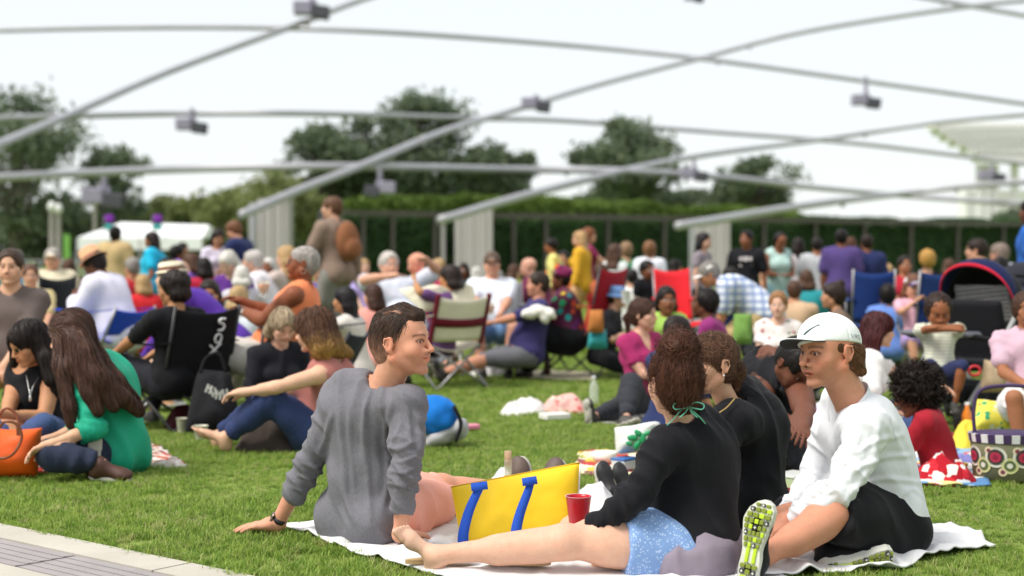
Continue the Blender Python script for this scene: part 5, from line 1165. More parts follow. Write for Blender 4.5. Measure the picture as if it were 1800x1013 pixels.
# running shoes with patterned soles
def trainer(T, a, R, mirror):
    H = Fr(a, R, 1.0); BKm = cloth('c', '17181a', rough=.7, wr=.003); G1, G2, W1 = plain('sole_green', '7f8a2c', .55), plain('sole_lime', 'b6cf2a', .5), plain('sole_white', 'd9dad2', .5)
    up = [H.ell((0, -.035, -.05), (.036, .045, .048), .03), H.cone((0, -.015, .02), (0, -.02, -.05), .042, .038, .03, cut=2), H.cone((0, .0, -.03), (0, .1, -.06), .042, .034, .03), H.ell((0, .13, -.066), (.046, .06, .032), .03)]
    V, Q = solid(up, .006); o = mesh('shoe', local(V, T), Q, BKm, T)
    m = MB()
    for i in range(5): y = .02 + i * .017; m.tube(catmull([H.p(-.028, y, -.012 - i * .006), H.p(0, y + .004, .008 - i * .009), H.p(.028, y, -.012 - i * .006)], 4), .0028, 5)
    onT(m.build('lace', G2, o, True), T)
    # outline of the sole: half widths along its length
    ys = np.linspace(-.085, .195, 29); hwf = lambda y: np.interp(y, [-.085, -.08, -.06, -.02, .03, .08, .13, .165, .185, .195], [.006, .018, .031, .034, .029, .038, .047, .041, .026, .006])
    cx = lambda y: mirror * np.interp(y, [-.085, .0, .05, .12, .195], [0, 0, .004, .002, -.012])
    V = []; 
    for z, g in ((-.098, 0), (-.102, -.003), (-.070, .004), (-.066, .0)):
        V += [H.p(cx(y) + hwf(y) + g, y, z + .012 * max(0, (y - .14) / .055) ** 1.5) for y in ys] + [H.p(cx(y) - hwf(y) - g, y, z + .012 * max(0, (y - .14) / .055) ** 1.5) for y in ys[::-1]]
    n = 58; order = [1, 0, 2, 3] and [0, 2, 3]
    F = []
    for (i, j) in ((0, 2), (2, 3)): F += [(i * n + k, i * n + (k + 1) % n, j * n + (k + 1) % n, j * n + k) for k in range(n)]
    for i in (0, 3): F += [(i * n + k, i * n + k + 1, i * n + n - 2 - k, i * n + n - 1 - k) for k in range(28)]
    m = MB(); m.add(V, F); so = onT(m.build('sole', plain('sole_base', (.62, .62, .55), .6), o, False), T)
    rows = [(-.066, .012, 2), (-.043, .009, 3), (-.024, .008, 3), (.045, .008, 4), (.064, .009, 4), (.084, .009, 5), (.104, .009, 5), (.124, .009, 5), (.144, .009, 4), (.163, .008, 4), (.180, .006, 3)]
    lugs = {}
    for r_, (y, hy, k) in enumerate(rows):
        w_ = hwf(y) - .004
        for i in range(k):
            x0, x1 = -w_ + 2 * w_ * i / k + .0016, -w_ + 2 * w_ * (i + 1) / k - .0016; dark = (r_ * 3 + i * 5) % 7 == 0 or (r_ < 2 and i != 1 and k == 3); mm = MB(); z = -.101 + .012 * max(0, (y - .14) / .055) ** 1.5
            mm.box(H.p(cx(y) + (x0 + x1) / 2, y, z), A3((x1 - x0) / 2, hy - .0012, .0045), H.R, bev=.0018); onT(mm.build('lug', plain('lug_dark', (.03, .03, .03), .5) if dark else (G2 if (r_ + i) % 4 == 1 else G1), o), T)
            if dark:
                mm = MB(); mm.box(H.p(cx(y) + (x0 + x1) / 2, y, z - .005), (.0045, .0012, .001), H.R); mm.box(H.p(cx(y) + (x0 + x1) / 2, y, z - .0052), (.0012, .0045, .001), H.R); onT(mm.build('plus_mark', W1, o), T)
    for x in (-.012, .012): mm = MB(); mm.box(H.p(x, .012, -.100), (.006, .026, .003), H.R, bev=.002); onT(mm.build('shank', G2, o), T)
MT = [o for o in bpy.data.objects if o.get('label', '').startswith('man in white cap')][0]
trainer(MT, J['aL'] + J['fL'][:, 1] * .015 - J['fL'][:, 2] * 0, J['fL'], 1); trainer(MT, J['aR'], J['fR'], -1)
# ---------------------------------------------------------------- the crowd on the lawn
def D3(x, d): return (W(x, 0, d)[0], d)
def fit(px, py, d, yaw, kind, smin_=.78, smax_=1.15, s=None, **k):
    """pose a body at depth d so that its head stands where the photo has it"""
    zt = W(0, py, d)[2]; x = W(px, 0, d)[0]; s_ = s or 1.
    for _ in range(4):
        J = pose((x, d), yaw, kind, s_, **k); h = J['head']; x += W(px, 0, h[1])[0] - h[0]; zt = CAMZ + (HOR - py) / FPX * h[1]
        if s is None: s_ = min(smax_, max(smin_, s_ * zt / h[2] if h[2] > 0 else 1))
    dz = zt - J['head'][2]
    J = pose((x, d, max(dz, -.25) if kind != 'stand' else 0), yaw, kind, s_, **k); return J, x
def C(label, px, py, d, yaw, kind, q=None, skin='c9997c', hair='short', hcol='4a3628', top=None, bottom=None, group='people on the lawn', pk=None, **kw):
    pk = pk or {}; J, x = fit(px, py, d, yaw, kind, **pk); q = q or ('near' if d < 10 else 'mid' if d < 14.5 else 'far')
    T = person(label, J, (x, d, 0), q, skin, hair, hcol, kw.pop('hcol2', None), top, bottom, kw.pop('shoes', '3a3836'), kw.pop('feet', 'shoes' if d > 7 else 'bare'), kw.pop('face', None), group=group, **kw)
    return T, J
cl = lambda c, kind='plain', c2=None, sc_=1.: cloth('c', c, kind, c2, sc_)
JEANS = cl('2b3a5c', 'denim'); KH = cl('a58d66'); BLK = cl('1a1a1f'); GRY = cl('8b8a8c')
# headgear
def straw_hat(col, band='7a4a3a', r=.15, tall=.1, floppy=0):
    def f(T, H, hc):
        H = Fr(H.c, H.R @ rotx(-6), H.s); m = MB(); n = 28; V = []
        prof = [(r, .04 - floppy), (r * .97, .046 - floppy), (.1, .052), (.098, .056), (.09, .055 + tall), (.075, .065 + tall), (.0, .06 + tall)]
        m.lathe([(a * 1, z) for a, z in prof], H.p(0, -.012, 0), n, H.R * H.s); o = onT(m.build('hat', plain('hat' + col, col, .85, bump=.001, bscale=200), T, True), T)
        m = MB(); m.lathe([(.0995, .056), (.0975, .082)], H.p(0, -.012, 0), n, H.R * H.s); onT(m.build('hat_band', plain('band', band, .8), o, True), T)
    return f
def ball_cap(col, brim=None, back=0):
    def f(T, H, hc):
        H = Fr(H.c, H.R @ rotx(2) @ rotz(180 if back else 0), H.s); V, Q = solid([H.ell((0, -.014, .035), (.088, .111, .09), .03), inter(box(H.p(0, 0, .13), A3(.2, .2, .10) * H.s, H.R, .004, .003))], max(hc * .6, .006)); o = mesh('cap', local(V, T), Q, plain('cap' + col, col, .85), T)
        m = MB(); V, Q, _ = sheet(lambda u, v: np.stack([H.p(.07 * math.sin(a), .085 * math.cos(a) + .02 + w_ * .065, .034 - .3 * (math.sin(a) * .07) ** 2 / .07) for a, w_ in zip((u - .5) * 2.6, v)]), 12, 4, .004); mesh('brim', local(V, T), Q, plain('cap' + (brim or col), brim or col, .85), o)
    return f
def specs(T, J, H):
    m = MB()
    for x in (-1, 1): m.tube([H.p(x * .031 + .022 * math.cos(a), .099, .002 + .016 * math.sin(a)) for a in np.linspace(0, 6.283, 13)], .0016, 5, False); m.tube([H.p(x * .054, .096, .006), H.p(x * .08, -.01, .006)], .0016, 5)
    onT(m.build('glasses', plain('specs', (.12, .1, .09), .3), T), T)
def watch(T, J, k, col='2a2a2c'):
    w_, e_ = J['w' + k], J['e' + k]; a = nrm(w_ - e_); m = MB(); m.tube([w_ - a * .035, w_ - a * .015], .034, 14); o = onT(m.build('watch_strap', plain('strap2', (.03, .03, .03), .5), T), T); m = MB(); c = w_ - a * .025 + A3(0, -.034, 0); m.lathe([(.0, -.004), (.017, -.003), (.018, .004), (0, .005)], c, 14, rotx(90)); onT(m.build('watch_face', plain('wf' + col, col, .3), o), T)
def hoops(T, H):
    for x in (-1, 1):
        m = MB(); m.tube([H.p(x * .083, -.012 + .018 * math.sin(a), -.055 + .020 * math.cos(a)) for a in np.linspace(0, 6.283, 15)], .0018, 5, False); onT(m.build('hoop_earring', plain('gold', (.7, .5, .4), .3, .8), T), T)
def rngdir(P):
    return np.stack([vnoise(P * 60, 1), vnoise(P * 60, 2), vnoise(P * 60, 3)], 1)
def tprint(T, J):
    M = Fr(J['mid'], J['Rc'], J['s']); m = MB()
    for i in range(4):
        for j in range(3): m.box(M.p(-.065 + .065 * j, .145 - .02 * i, .15 - .075 * i), A3(.024, .004, .026) * (.8 + .2 * ((i + j) % 2)), J['Rc'] @ rotx(8), bev=.003)
    onT(m.build('shirt_print', plain('shprint', (.55, .5, .5), .8), T), T)
# ---- left side
C('man in brown t-shirt at the left edge looking towards the camera', 18, 470, 8.6, 172, 'chair', skin='d6a98c', hcol='4b382c', top=(cl('6b5f5b'), .85), bottom=(KH, 1.9), pk=dict(lean=4, H=((-.02, .34, .50), (.25, .34, .50))), w=1.12, face=dict(jaw=1.1, fat=.3, stubble=.12), extra=lambda T, J, H: watch(T, J, 'R'))
# seated pair nearest at left, built from joints
sk5 = dict(fem=1, s=.97)
J = joints(W(200, 790, 7.12), W(196, 720, 7.10), W(157, 645, 7.04), W(140, 668, 6.93), W(196, 668, 7.2), W(168, 752, 6.86), W(150, 750, 7.2), W(88, 782, 6.78), W(80, 775, 7.1),
    W(88, 800, 6.80), W(110, 790, 7.45), W(178, 815, 6.76), W(160, 812, 6.95), W(124, 588, 7.02), -75, -82, -18, 0, .97, 1, 5, 1.02)
J['fL'] = frame((1, -.1, -.05), (0, -.3, 1))
def hairG(H, J):
    E, C_ = H.ell, H.cone
    o = [E((0, -.02, .038), (.083, .102, .089), .02), E((0, -.045, -.01), (.077, .075, .08), .03), E((0, .02, .034), (.075, .082, .08), .02), sub(E((0, .115, -.035), (.062, .062, .098), .012))]
    P = lambda x, y, d: W(x, y, d)
    for pts, r in (([(128, 575, 6.94), (150, 622, 6.88), (178, 665, 6.86), (215, 700, 6.92), (244, 722, 7.0)], .055), ([(118, 585, 6.95), (135, 640, 6.88), (158, 690, 6.84), (172, 722, 6.84)], .05), ([(140, 580, 7.02), (170, 630, 7.0), (205, 670, 7.0), (238, 705, 7.04)], .05), ([(112, 590, 6.98), (112, 650, 6.88), (122, 715, 6.84), (124, 745, 6.84)], .038), ([(108, 580, 6.97), (104, 640, 6.9), (112, 700, 6.88)], .03), ([(135, 600, 6.9), (165, 660, 6.84), (200, 715, 6.86)], .045)):
        n = len(pts) - 1
        for i in range(n): o.append(cone(P(*pts[i]), P(*pts[i + 1]), r * (1 - .5 * i / n), r * (1 - .5 * (i + 1) / n), .03))
    return o
def dirG(P, H):
    L = H.inv(P); up = np.clip((L[:, 2] + .02) / .06, 0, 1)[:, None]; dn = np.array([.28, -.08, -1.]); back = np.array([0, -1, -.35]) @ H.R.T; return dn * (1 - up) + back * up
person('woman in emerald green blouse with very long straight brown hair, seated on the grass', J, (J['pel'][0], 7.1, 0), 'near', 'd9ac8e', 'long', '5d4136', None, (cloth('c', '1fa583', wr=.006, rough=.6), 1.35, .02), (cl('1d2436', 'denim'), 1.9, .012), '4a2c22', 'shoes', dict(nose=.95), group='pair beside the orange bag',
    hairfn=hairG, strandn=[(3200, .16, 9, .0013, .003, 0), (2600, .36, 13, .0013, .005, .0002)], dirf=dirG, loose=(.135, .11, .17, .4), hemglute=False, fold=.018, w=.92)
J = joints(W(72, 772, 7.72), W(70, 705, 7.70), W(62, 655, 7.62), W(90, 672, 7.55), W(28, 676, 7.66), W(78, 735, 7.42), W(12, 728, 7.45), W(0, 728, 7.22), W(50, 762, 7.3),
    W(75, 752, 7.25), W(-10, 760, 7.4), W(0, 800, 7.3), W(60, 795, 7.3), W(50, 603, 7.52), 205, 222, -24, 0, .95, 1, 8, 1.0)
def hairB(H, J):
    o = hair_ops('long', H, 1.2, .2); P = W
    for pts, r in (([(58, 590, 7.55), (80, 630, 7.48), (88, 670, 7.44)], .045), ([(66, 600, 7.58), (92, 640, 7.52), (96, 690, 7.5)], .04), ([(30, 600, 7.5), (24, 640, 7.5)], .03)):
        n = len(pts) - 1
        for i in range(n): o.append(cone(P(*pts[i]), P(*pts[i + 1]), r * (1 - .4 * i / n), r * (1 - .4 * (i + 1) / n), .03))
    return o
def exB(T, J, H):
    m = MB(); m.tube(catmull([W(46, 660, 7.5), W(52, 690, 7.42), W(53, 697, 7.42), W(58, 680, 7.44), W(70, 660, 7.52)], 5), .002, 5); m.lathe([(0, -.02), (.008, -.01), (.005, .01), (0, .015)], W(53, 700, 7.40), 8); onT(m.build('necklace', plain('silver', (.6, .6, .6), .3, .9), T, True), T)
person('woman in black tank top and dark sunglasses leaning over beside the orange bag', J, (J['pel'][0], 7.7, 0), 'near', 'c08c68', 'long', '2c221e', None, (cl('141418'), 0, .012), (cl('33456b', 'denim'), 1.95, .012), '7a5a40', 'shoes', dict(), group='pair beside the orange bag',
    neckline='tank', hairfn=hairB, strandn=[(2600, .18, 8, .0014, .004, 0)], dirf=lambda P, H: np.tile(np.array([.2, -.1, -1.]), (len(P), 1)), sunglasses=1, extra=exB)
C('man with thick black locks in a black t-shirt, back turned, in the black folding chair', 303, 508, 8.9, -48, 'chair', 'near', 'b5845f', 'locs', '2a211e', (cl('16161a'), .95), (cl('25252c'), 1.9), pk=dict(hyaw=-75, hpitch=-10, lean=-4, H=((-.25, .5, .52), (.1, .5, .5)), hz=.38), hlen=.1, w=1.05)
C('person in purple long sleeved top and cream hat leaning forward behind the man with locks', 300, 488, 10.3, -88, 'chair', 'mid', 'dcb79c', 'short', '8d7a66', (cl('5a34a0'), 1.9), (cl('d8cfb8'), 1.9), pk=dict(lean=38, bend=12, H=((-.12, .62, .35), (.05, .6, .32))), cap=straw_hat('e6dcc0', r=.12, tall=.05), w=1.1)
C('small dark haired child peering over the back of the black folding chair', 368, 520, 10.6, 170, 'cross', 'mid', 'b5805a', 'long', '2a1e18', (cl('584a8a'), .8), (JEANS, 1.9), pk=dict(s=.72), hlen=.12)
_T, JO = C('woman in orange sleeveless top with short grey hair and hoop earrings, holding an orange drink', 532, 463, 9.3, -84, 'chair', 'near', '8a5238', 'buzz', 'b0a8a2', (cloth('c', 'ef8a5c', wr=.006), .0, .02), (cl('cfc9c0'), 1.95, .02), pk=dict(lean=-14, H=((-.02, .30, .80), (.06, .33, .86)), el=((-.8, -.3, -1), (.8, -.3, -1)), hyaw=-95, hpitch=4), w=1.45, bust=1.25, face=dict(fat=1, nose=1.2, jaw=1.15), neckline='crew', brow='4a3428', group='people on folding chairs',
    extra=lambda T, J, H: (specs(T, J, H), hoops(T, H), watch(T, J, 'L', 'e8e4dc')))
C('older woman with ash blond bob in black blouse looking down beside the wavy haired woman', 497, 573, 8.75, 150, 'cross', 'near', 'd9ad94', 'bob', 'c8b293', (cl('1d1d24'), 1.2), (cl('5c6a80', 'denim'), 1.9), pk=dict(hpitch=-26, fem=1, lean=10), hlen=.05, hsize=1.1, hcol2='a8906c', strandn=[(1600, .10, 6, .0016, .003, 0)], dirf=lambda P, H: np.tile(np.array([0, -.2, -1.]), (len(P), 1)))
J = joints(W(556, 765, 7.95), W(566, 705, 7.98), W(572, 632, 7.95), W(560, 660, 7.80), W(612, 660, 8.10), W(492, 680, 7.70), W(560, 690, 8.30), W(428, 690, 7.75), W(432, 690, 8.0),
    W(478, 700, 7.78), W(468, 700, 8.02), W(398, 768, 7.82), W(385, 766, 8.05), W(552, 580, 7.93), -85, -75, -10, 0, .97, 1, -4, 1.0)
def hairW(H, J):
    o = hair_ops('bob', H, 1.3, .10)
    for pts, r in (([(560, 585, 7.9), (578, 605, 7.9), (600, 618, 7.95)], .04), ([(570, 590, 7.95), (590, 605, 8.0), (612, 622, 8.05)], .03), ([(545, 590, 7.88), (560, 615, 7.84)], .035)):
        for i in range(len(pts) - 1): o.append(cone(W(*pts[i]), W(*pts[i + 1]), r, r * .7, .03))
    return o
person('woman with wavy brown and golden hair hugging her knees in dark jeans', J, (J['pel'][0], 7.95, 0), 'near', 'dcb296', 'wavy', '6b4a38', 'c89a58', (cloth('c', 'b4746c', wr=.006), 0, .012), (cl('232f52', 'denim'), 1.93, .014), None, 'bare', dict(), group='people on the lawn',
    neckline='tank', hairfn=hairW, strandn=[(2600, .13, 9, .0015, .008, .003)], dirf=lambda P, H: np.tile(np.array([.25, -.1, -1.]), (len(P), 1)), extra=None)
C('woman with long black hair in magenta trousers sitting sideways in the middle distance', 605, 528, 10.6, -70, 'knees', 'mid', 'c08c66', 'long', '1f1b1d', (cl('d9d0c8'), .5), (cl('a33a80'), 1.8), pk=dict(fem=1, hyaw=-75, hz=.3), hlen=.32, hsize=1.3)
C('woman with brown ponytail in salmon pink top seen from behind', 655, 520, 11.8, -20, 'cross', 'mid', 'd8a78e', 'long', '4a3026', (cl('e39c90'), .3), (JEANS, 1.9), pk=dict(fem=1, hz=.3, hyaw=-50), hlen=.12)
C('woman with a dark bob leaning back in the cream folding chair, hand to her face', 790, 488, 11.9, -60, 'chair', 'mid', 'bd885e', 'bob', '2d201b', (cl('6d4a7c'), .9), (BLK, 1.9), pk=dict(fem=1, H=((-.28, .1, 1.12), (.1, .2, .9)), lean=-16, hyaw=-70), hlen=.04, hsize=1.6)
C('man in white polo shirt and grey cap holding a beer, facing the camera', 865, 464, 13.2, 176, 'chair', 'mid', 'cf9a80', 'short', '6a5546', (cl('e4e9f3'), .9), (cl('5d7da3', 'denim'), 1.0), cap=ball_cap('8a7a70', '4a4240'), pk=dict(H=((-.05, .38, .62), (.15, .4, .65))), w=1.25, face=dict(fat=1), group='people on folding chairs')
C('man in navy t-shirt reclining with an arm stretched towards the beer', 945, 500, 12.6, -98, 'longs', 'mid', 'c88f74', 'short', '3a2c24', (cl('3b3768'), .95), (cl('6a6a70'), 1.0), pk=dict(lean=-12, hz=.28, H=((-.05, .5, .55), (.25, -.1, .2))), w=1.15)
FLO = cl(['5a2440', 'd8b830', '2f9a6a', 'c8502a', '6a2a6a'], 'floral', '2aa0a0', .55)
def turban(T, H, hc):
    V, Q = solid([H.ell((0, -.03, .07), (.1, .115, .07), .02), H.ell((.02, .0, .13), (.06, .06, .05), .02), H.ell((-.04, .02, .12), (.05, .05, .045), .02), H.cone((-.08, -.03, .05), (-.10, .05, .06), .035, .03, .02)], .012); N = normals(V, Q); V = V + N * (vnoise(V * 30) * .012)[:, None]; mesh('headscarf', local(V, T), Q, cl(['7a2450', 'd9a02a', '5aa050', '4a90b0', '6a2a5a'], 'floral', 'c8602a', .5), T)
C('woman in many coloured floral top and headscarf sitting in the dark red chair', 985, 490, 12.9, -88, 'chair', 'mid', '7a4a32', 'short', '201815', (FLO, 1.0, .03), (cl('101014'), 1.98, .05), pk=dict(lean=6, fem=1, H=((-.1, .38, .92), (.1, .34, .95)), el=((-.3, -.3, -1), (.3, -.3, -1))), w=1.35, bust=1.3, cap=turban, group='people on folding chairs')
C('person in blue denim bucket hat and black top eating, facing right', 1085, 523, 12.9, 105, 'cross', 'mid', 'd3a58c', 'short', '3a2a22', (cl('1c1b20'), .9), (BLK, 1.9), pk=dict(hz=.32, lean=16, H=((-.1, .35, .55), (.12, .36, .6))), cap=straw_hat('6b8fc2', '5a7cae', .135, .07, .03))
C('woman in berry red v-neck t-shirt with brown hair tied back, looking to the right', 1131, 553, 9.7, 142, 'side', 'near', 'd9aa92', 'pony', '5c4034', (cloth('c', 'a82e66', wr=.006), .62, .012), (cl('34353c'), 1.93, .015), pk=dict(fem=1, lean=0, F=((.72, .25, .07), (.62, .5, .07)), H=((-.2, .32, .3), (-.02, .36, .32)), kn=((.4, .6, .8), (.6, .6, .3)), hyaw=118), neckline='v', hsize=1.05, w=1.08, strandn=[(1800, .10, 7, .0012, .002, 0)], dirf=lambda P, H: (np.array([0, -.13, -.04]) - H.inv(P)) @ H.R.T)
C('man with short dark faded hair mostly hidden behind the auburn bun', 1192, 585, 8.3, 50, 'cross', 'near', 'c08d6e', 'short', '2b2220', (cl('2a3560'), .9), (BLK, 1.9), pk=dict(lean=8))
C('person with short black afro in plum shirt facing left, beside the plaid shirt man', 1237, 533, 10.2, -75, 'cross', 'mid', '6a4330', 'afro', '1c1614', (cl('8c2f70'), .95), (BLK, 1.9), pk=dict(hz=.26, lean=14), hsize=.45, w=1.2)
C('grey haired man in blue and white plaid shirt bending forward in khaki trousers', 1246, 482, 12.2, -86, 'chair', 'mid', 'b9805f', 'short', '8d8680', (cl('dfe4ee', 'plaid', '5574b0'), .95, .03), (cl('b79e70'), 1.9), pk=dict(lean=48, bend=14, hz=.72, hpitch=-26, H=((-.1, .55, .35), (.1, .5, .35))), w=1.25, cap=ball_cap('e8e6e4'))
C('woman with reddish blond hair in white floral blouse smiling, seated behind the cap man', 1368, 536, 10.6, 196, 'cross', 'mid', 'e0b59e', 'short', 'a0744c', (cl(['efe6e2', 'e8d8d4', 'b86a70'], 'floral', '8a9a78', 1.1), .5), (cl('d8d2cc'), 1.8), pk=dict(fem=1, hz=.25), hsize=1.3)
C('woman with high dark bun in brown top seen from behind at right', 1464, 520, 10.8, -75, 'cross', 'mid', 'bd8c6c', 'bun', '33241e', (cl('7a6353'), .5), (JEANS, 1.9), pk=dict(fem=1, hz=.3, lean=8))
# heavy man bending over his blanket
J = joints(W(1352, 792, 7.30), W(1362, 712, 7.34), W(1384, 650, 7.18), W(1338, 652, 7.30), W(1404, 680, 7.00), W(1345, 728, 7.0), W(1416, 728, 6.72), W(1405, 752, 6.55), W(1412, 752, 6.5),
    W(1300, 775, 6.98), W(1420, 790, 7.0), W(1345, 800, 6.8), W(1365, 800, 6.75), W(1398, 640, 6.96), 165, 150, -50, 0, 1.05, 0, 30, 1.0)
person('broad man in black tank top with a tattooed shoulder bending over the blanket', J, (J['pel'][0], 7.3, 0), 'near', '6d4535', 'buzz', '1a1513', None, (cl('1a1a1f'), 0, .014), (cl('2a2b31'), 1.9, .014), None, 'bare', dict(fat=1, stubble=.4), w=1.25, neckline='tank', tattoo=(W(1330, 650, 7.22), .12))
C('woman with long dark red hair in white v-neck t-shirt reaching to the stroller', 1545, 580, 8.4, 96, 'cross', 'near', 'd9ab90', 'long', '5a2a2c', (cloth('c', 'efebea', wr=.006), .7, .015), (JEANS, 1.9), pk=dict(fem=1, lean=14, H=((.05, .62, .38), (.15, .3, .2)), hyaw=82, hpitch=-6), neckline='v', hlen=.26, hsize=1.3, strandn=[(2000, .22, 9, .0015, .004, 0)], dirf=lambda P, H: np.tile(np.array([-.2, -.1, -1.]), (len(P), 1)))
C('curly haired child in dark red shirt seated with back turned', 1606, 690, 6.9, -68, 'cross', 'near', '8f5d42', 'afro', '2a1e1a', (cloth('c', 'a3202f', wr=.006), 1.0, .015), (JEANS, 1.8), pk=dict(s=.66, lean=16, hpitch=-22, H=((-.1, .5, .1), (.1, .5, .1))), hsize=.75, group='children', strandn=[(3200, .03, 5, .0014, .02, .004)], dirf=lambda P, H: rngdir(P))
C('toddler in pale striped shirt and navy shorts sitting in the stroller, arm across the face', 1650, 548, 8.75, 186, 'chair', 'near', '8f5b3c', 'afro', '33221b', (cl('dcdccb', 'stripe', 'c4c6b4', 2.5), .7, .012), (cl('2c3358'), 1.0), pk=dict(s=.56, hz=.62, lean=-6, hpitch=-20, F=((-.1, .35, .32), (.1, .4, .32)), H=((.06, .26, 1.14), (-.08, .28, 1.12)), el=((-1, 0, 0), (1, 0, 0))), hsize=.45, group='children')
C('person with curly brown hair in white shorts cut off by the right edge', 1806, 545, 7.9, 190, 'chair', 'near', '9a6748', 'afro', '4a3022', (cl('c9a9b8'), .8), (cl('e6e4e2'), .95, .025), pk=dict(H=((-.1, .3, .6), (.1, .3, .6)), hz=.42), hsize=.6)
# ---- standing figures and the rows behind
def pack(T, J, H):
    M = Fr(J['mid'], J['Rc'], J['s']); V, Q = solid([M.ell((0, -.2, .05), (.15, .1, .22), .03), M.ell((0, -.28, -.03), (.11, .06, .11), .02)] + [M.cone((x * .11, -.1, .2), (x * .11, .08, .18), .02, .02, .02) for x in (-1, 1)], .016); mesh('backpack', local(V, T), Q, cl('8a5a3c'), T)
SG = 'people standing at the back of the lawn'
C('man with brown hair and leather backpack standing in a taupe jacket, facing left', 583, 366, 15.8, -52, 'stand', 'mid', 'd0a58c', 'short', '6a4a34', (cl('8e7a6c'), 1.9, .03), (cl('8c8a84'), 1.9, .02), pk=dict(lean=4, hyaw=-80, H=((-.2, .34, 1.0), (.3, -.02, .85))), extra=pack, group=SG)
C('blond woman in mustard yellow cardigan standing, turned to the left', 1018, 420, 18.5, -70, 'stand', skin='dcb096', hair='long', hcol='c8a070', top=(cl('dba62e'), 1.9, .025), bottom=(cl('d8a878'), 1.9), pk=dict(fem=1), hlen=.22, group=SG)
C('auburn haired woman in berry top standing behind the mustard cardigan, arm out to the right', 1036, 414, 19.4, 80, 'stand', skin='d8a98e', hair='bob', hcol='8a5636', top=(cl('8c2a55'), .6), bottom=(cl('c02a30'), 1.9), pk=dict(fem=1, H=((-.1, .4, 1.25), (.1, .45, 1.2))), group=SG)
C('dark haired man in pale yellow shirt facing left above the headscarf', 968, 432, 18.8, -82, 'stand', skin='9a6444', hcol='1e1815', top=(cl('e8e08a'), .9), bottom=(BLK, 1.9), group=SG, pk=dict(lean=8))
C('man in black printed t-shirt standing with arms down right of the right pylon', 1312, 420, 16.6, 196, 'stand', 'mid', '8a5a42', 'short', '17120f', (cl('1a1a1f'), .9, .02), (cl('55565c'), 1.0), pk=dict(hyaw=215), group=SG, extra=lambda T, J, H: tprint(T, J))
C('woman with dark bun in pale teal sleeveless dress looking down at her hands', 1372, 424, 16.9, 165, 'stand', 'mid', '8d5a40', 'afro', '1b1513', (cl('b9d6cf'), 0, .03), (cl('9cc4cc'), 1.0, .03), pk=dict(fem=1, hpitch=-30, H=((-.05, .28, 1.1), (.05, .28, 1.1))), neckline='tank', hsize=.3, skirt=(cl('a9cdd0'),), group=SG)
C('woman with long dark hair in a pale grey top beside the teal dress', 1402, 446, 17.4, -15, 'stand', skin='a8785a', hair='long', hcol='241a18', top=(cl('b8b0b4'), 1.0), bottom=(cl('1d2030'), 1.0), pk=dict(fem=1), hlen=.3, group=SG)
C('man in light grey t-shirt standing with his back to the camera', 1436, 432, 17.0, 8, 'stand', skin='a06c4e', hcol='221a16', top=(cl('b5b7bb'), .9, .03), bottom=(cl('24283a'), 1.2), w=1.1, group=SG)
C('man in faded purple t-shirt, tallest of the row seen from behind', 1479, 418, 16.2, 12, 'stand', skin='7e5038', hcol='17120f', top=(cl('514178'), .95, .03), bottom=(cl('1e2033'), 1.2), w=1.15, group=SG)
C('man in navy t-shirt seen from behind, rightmost of the row of standing men', 1523, 427, 16.4, -4, 'stand', skin='8d5a40', hcol='2a1e18', top=(cl('27305c'), .95, .03), bottom=(cl('2a2d40'), 1.2), w=1.12, group=SG)
C('brown haired woman partly hidden between the purple and navy t-shirts', 1496, 430, 18.6, 20, 'stand', skin='a8755a', hair='bob', hcol='5c3a2a', top=(cl('6a5a5c'), .9), bottom=(BLK, 1.9), group=SG)
C('woman with dark hair in front of the right pylon', 1238, 424, 16.5, 120, 'stand', skin='d5a890', hair='long', hcol='1f1a1c', top=(cl('8a8088'), .6), bottom=(BLK, 1.9), pk=dict(fem=1), hlen=.2, group=SG)
C('boy with light brown hair in white shirt seen from behind', 1142, 440, 17.5, 10, 'stand', skin='d8ab92', hcol='8a6040', top=(cl('e2e5ec'), 1.0, .03), bottom=(cl('30364a'), 1.0), pk=dict(smin_=.7), group=SG)
C('girl with brown hair in white t-shirt turned to the boy in green', 1082, 445, 18, 30, 'stand', skin='c89a80', hair='bob', hcol='5a4032', top=(cl('dfe6e4'), .9), bottom=(BLK, 1.9), pk=dict(smin_=.7), group=SG)
C('fair haired boy in green shirt beside the girl in white', 1100, 441, 18.4, -20, 'stand', skin='d3a488', hcol='9a7a5c', top=(cl('2a8a5a'), .9), bottom=(cl('50402f'), 1.9), pk=dict(smin_=.7), group=SG)
C('dark skinned child in black t-shirt below the boy in white', 1138, 475, 15.5, 150, 'stand', skin='7a4c36', hcol='17120f', top=(cl('17171d'), .9), bottom=(BLK, 1.9), pk=dict(smin_=.6), group=SG)
C('man in tan jacket standing with his back turned before the marquee', 203, 412, 19, 8, 'stand', skin='4a3026', hcol='17120f', top=(cl('c0a678'), 1.9, .04), bottom=(cl('4a4036'), 1.9), w=1.1, pk=dict(), group=SG)
C('woman in turquoise t-shirt standing side on before the marquee', 266, 422, 17.6, -85, 'stand', skin='a06a4a', hair='bob', hcol='2a1c17', top=(cl('22b0d4'), .9, .03), bottom=(cl('404858'), 1.9), w=1.2, pk=dict(fem=1, H=((-.3, 0, .9), (.25, -.1, .95))), group=SG)
C('man in lilac shirt behind the turquoise t-shirt', 312, 446, 19.5, 60, 'stand', skin='7b4d36', hcol='17120f', top=(cl('9d72c8'), .9, .03), bottom=(BLK, 1.9), group=SG, pk=dict(smin_=.7))
C('dark haired man in black top beside the lilac shirt', 322, 438, 20.5, 100, 'stand', skin='a8755a', hcol='17120f', top=(cl('222228'), .9), bottom=(BLK, 1.9), group=SG, pk=dict(smin_=.7))
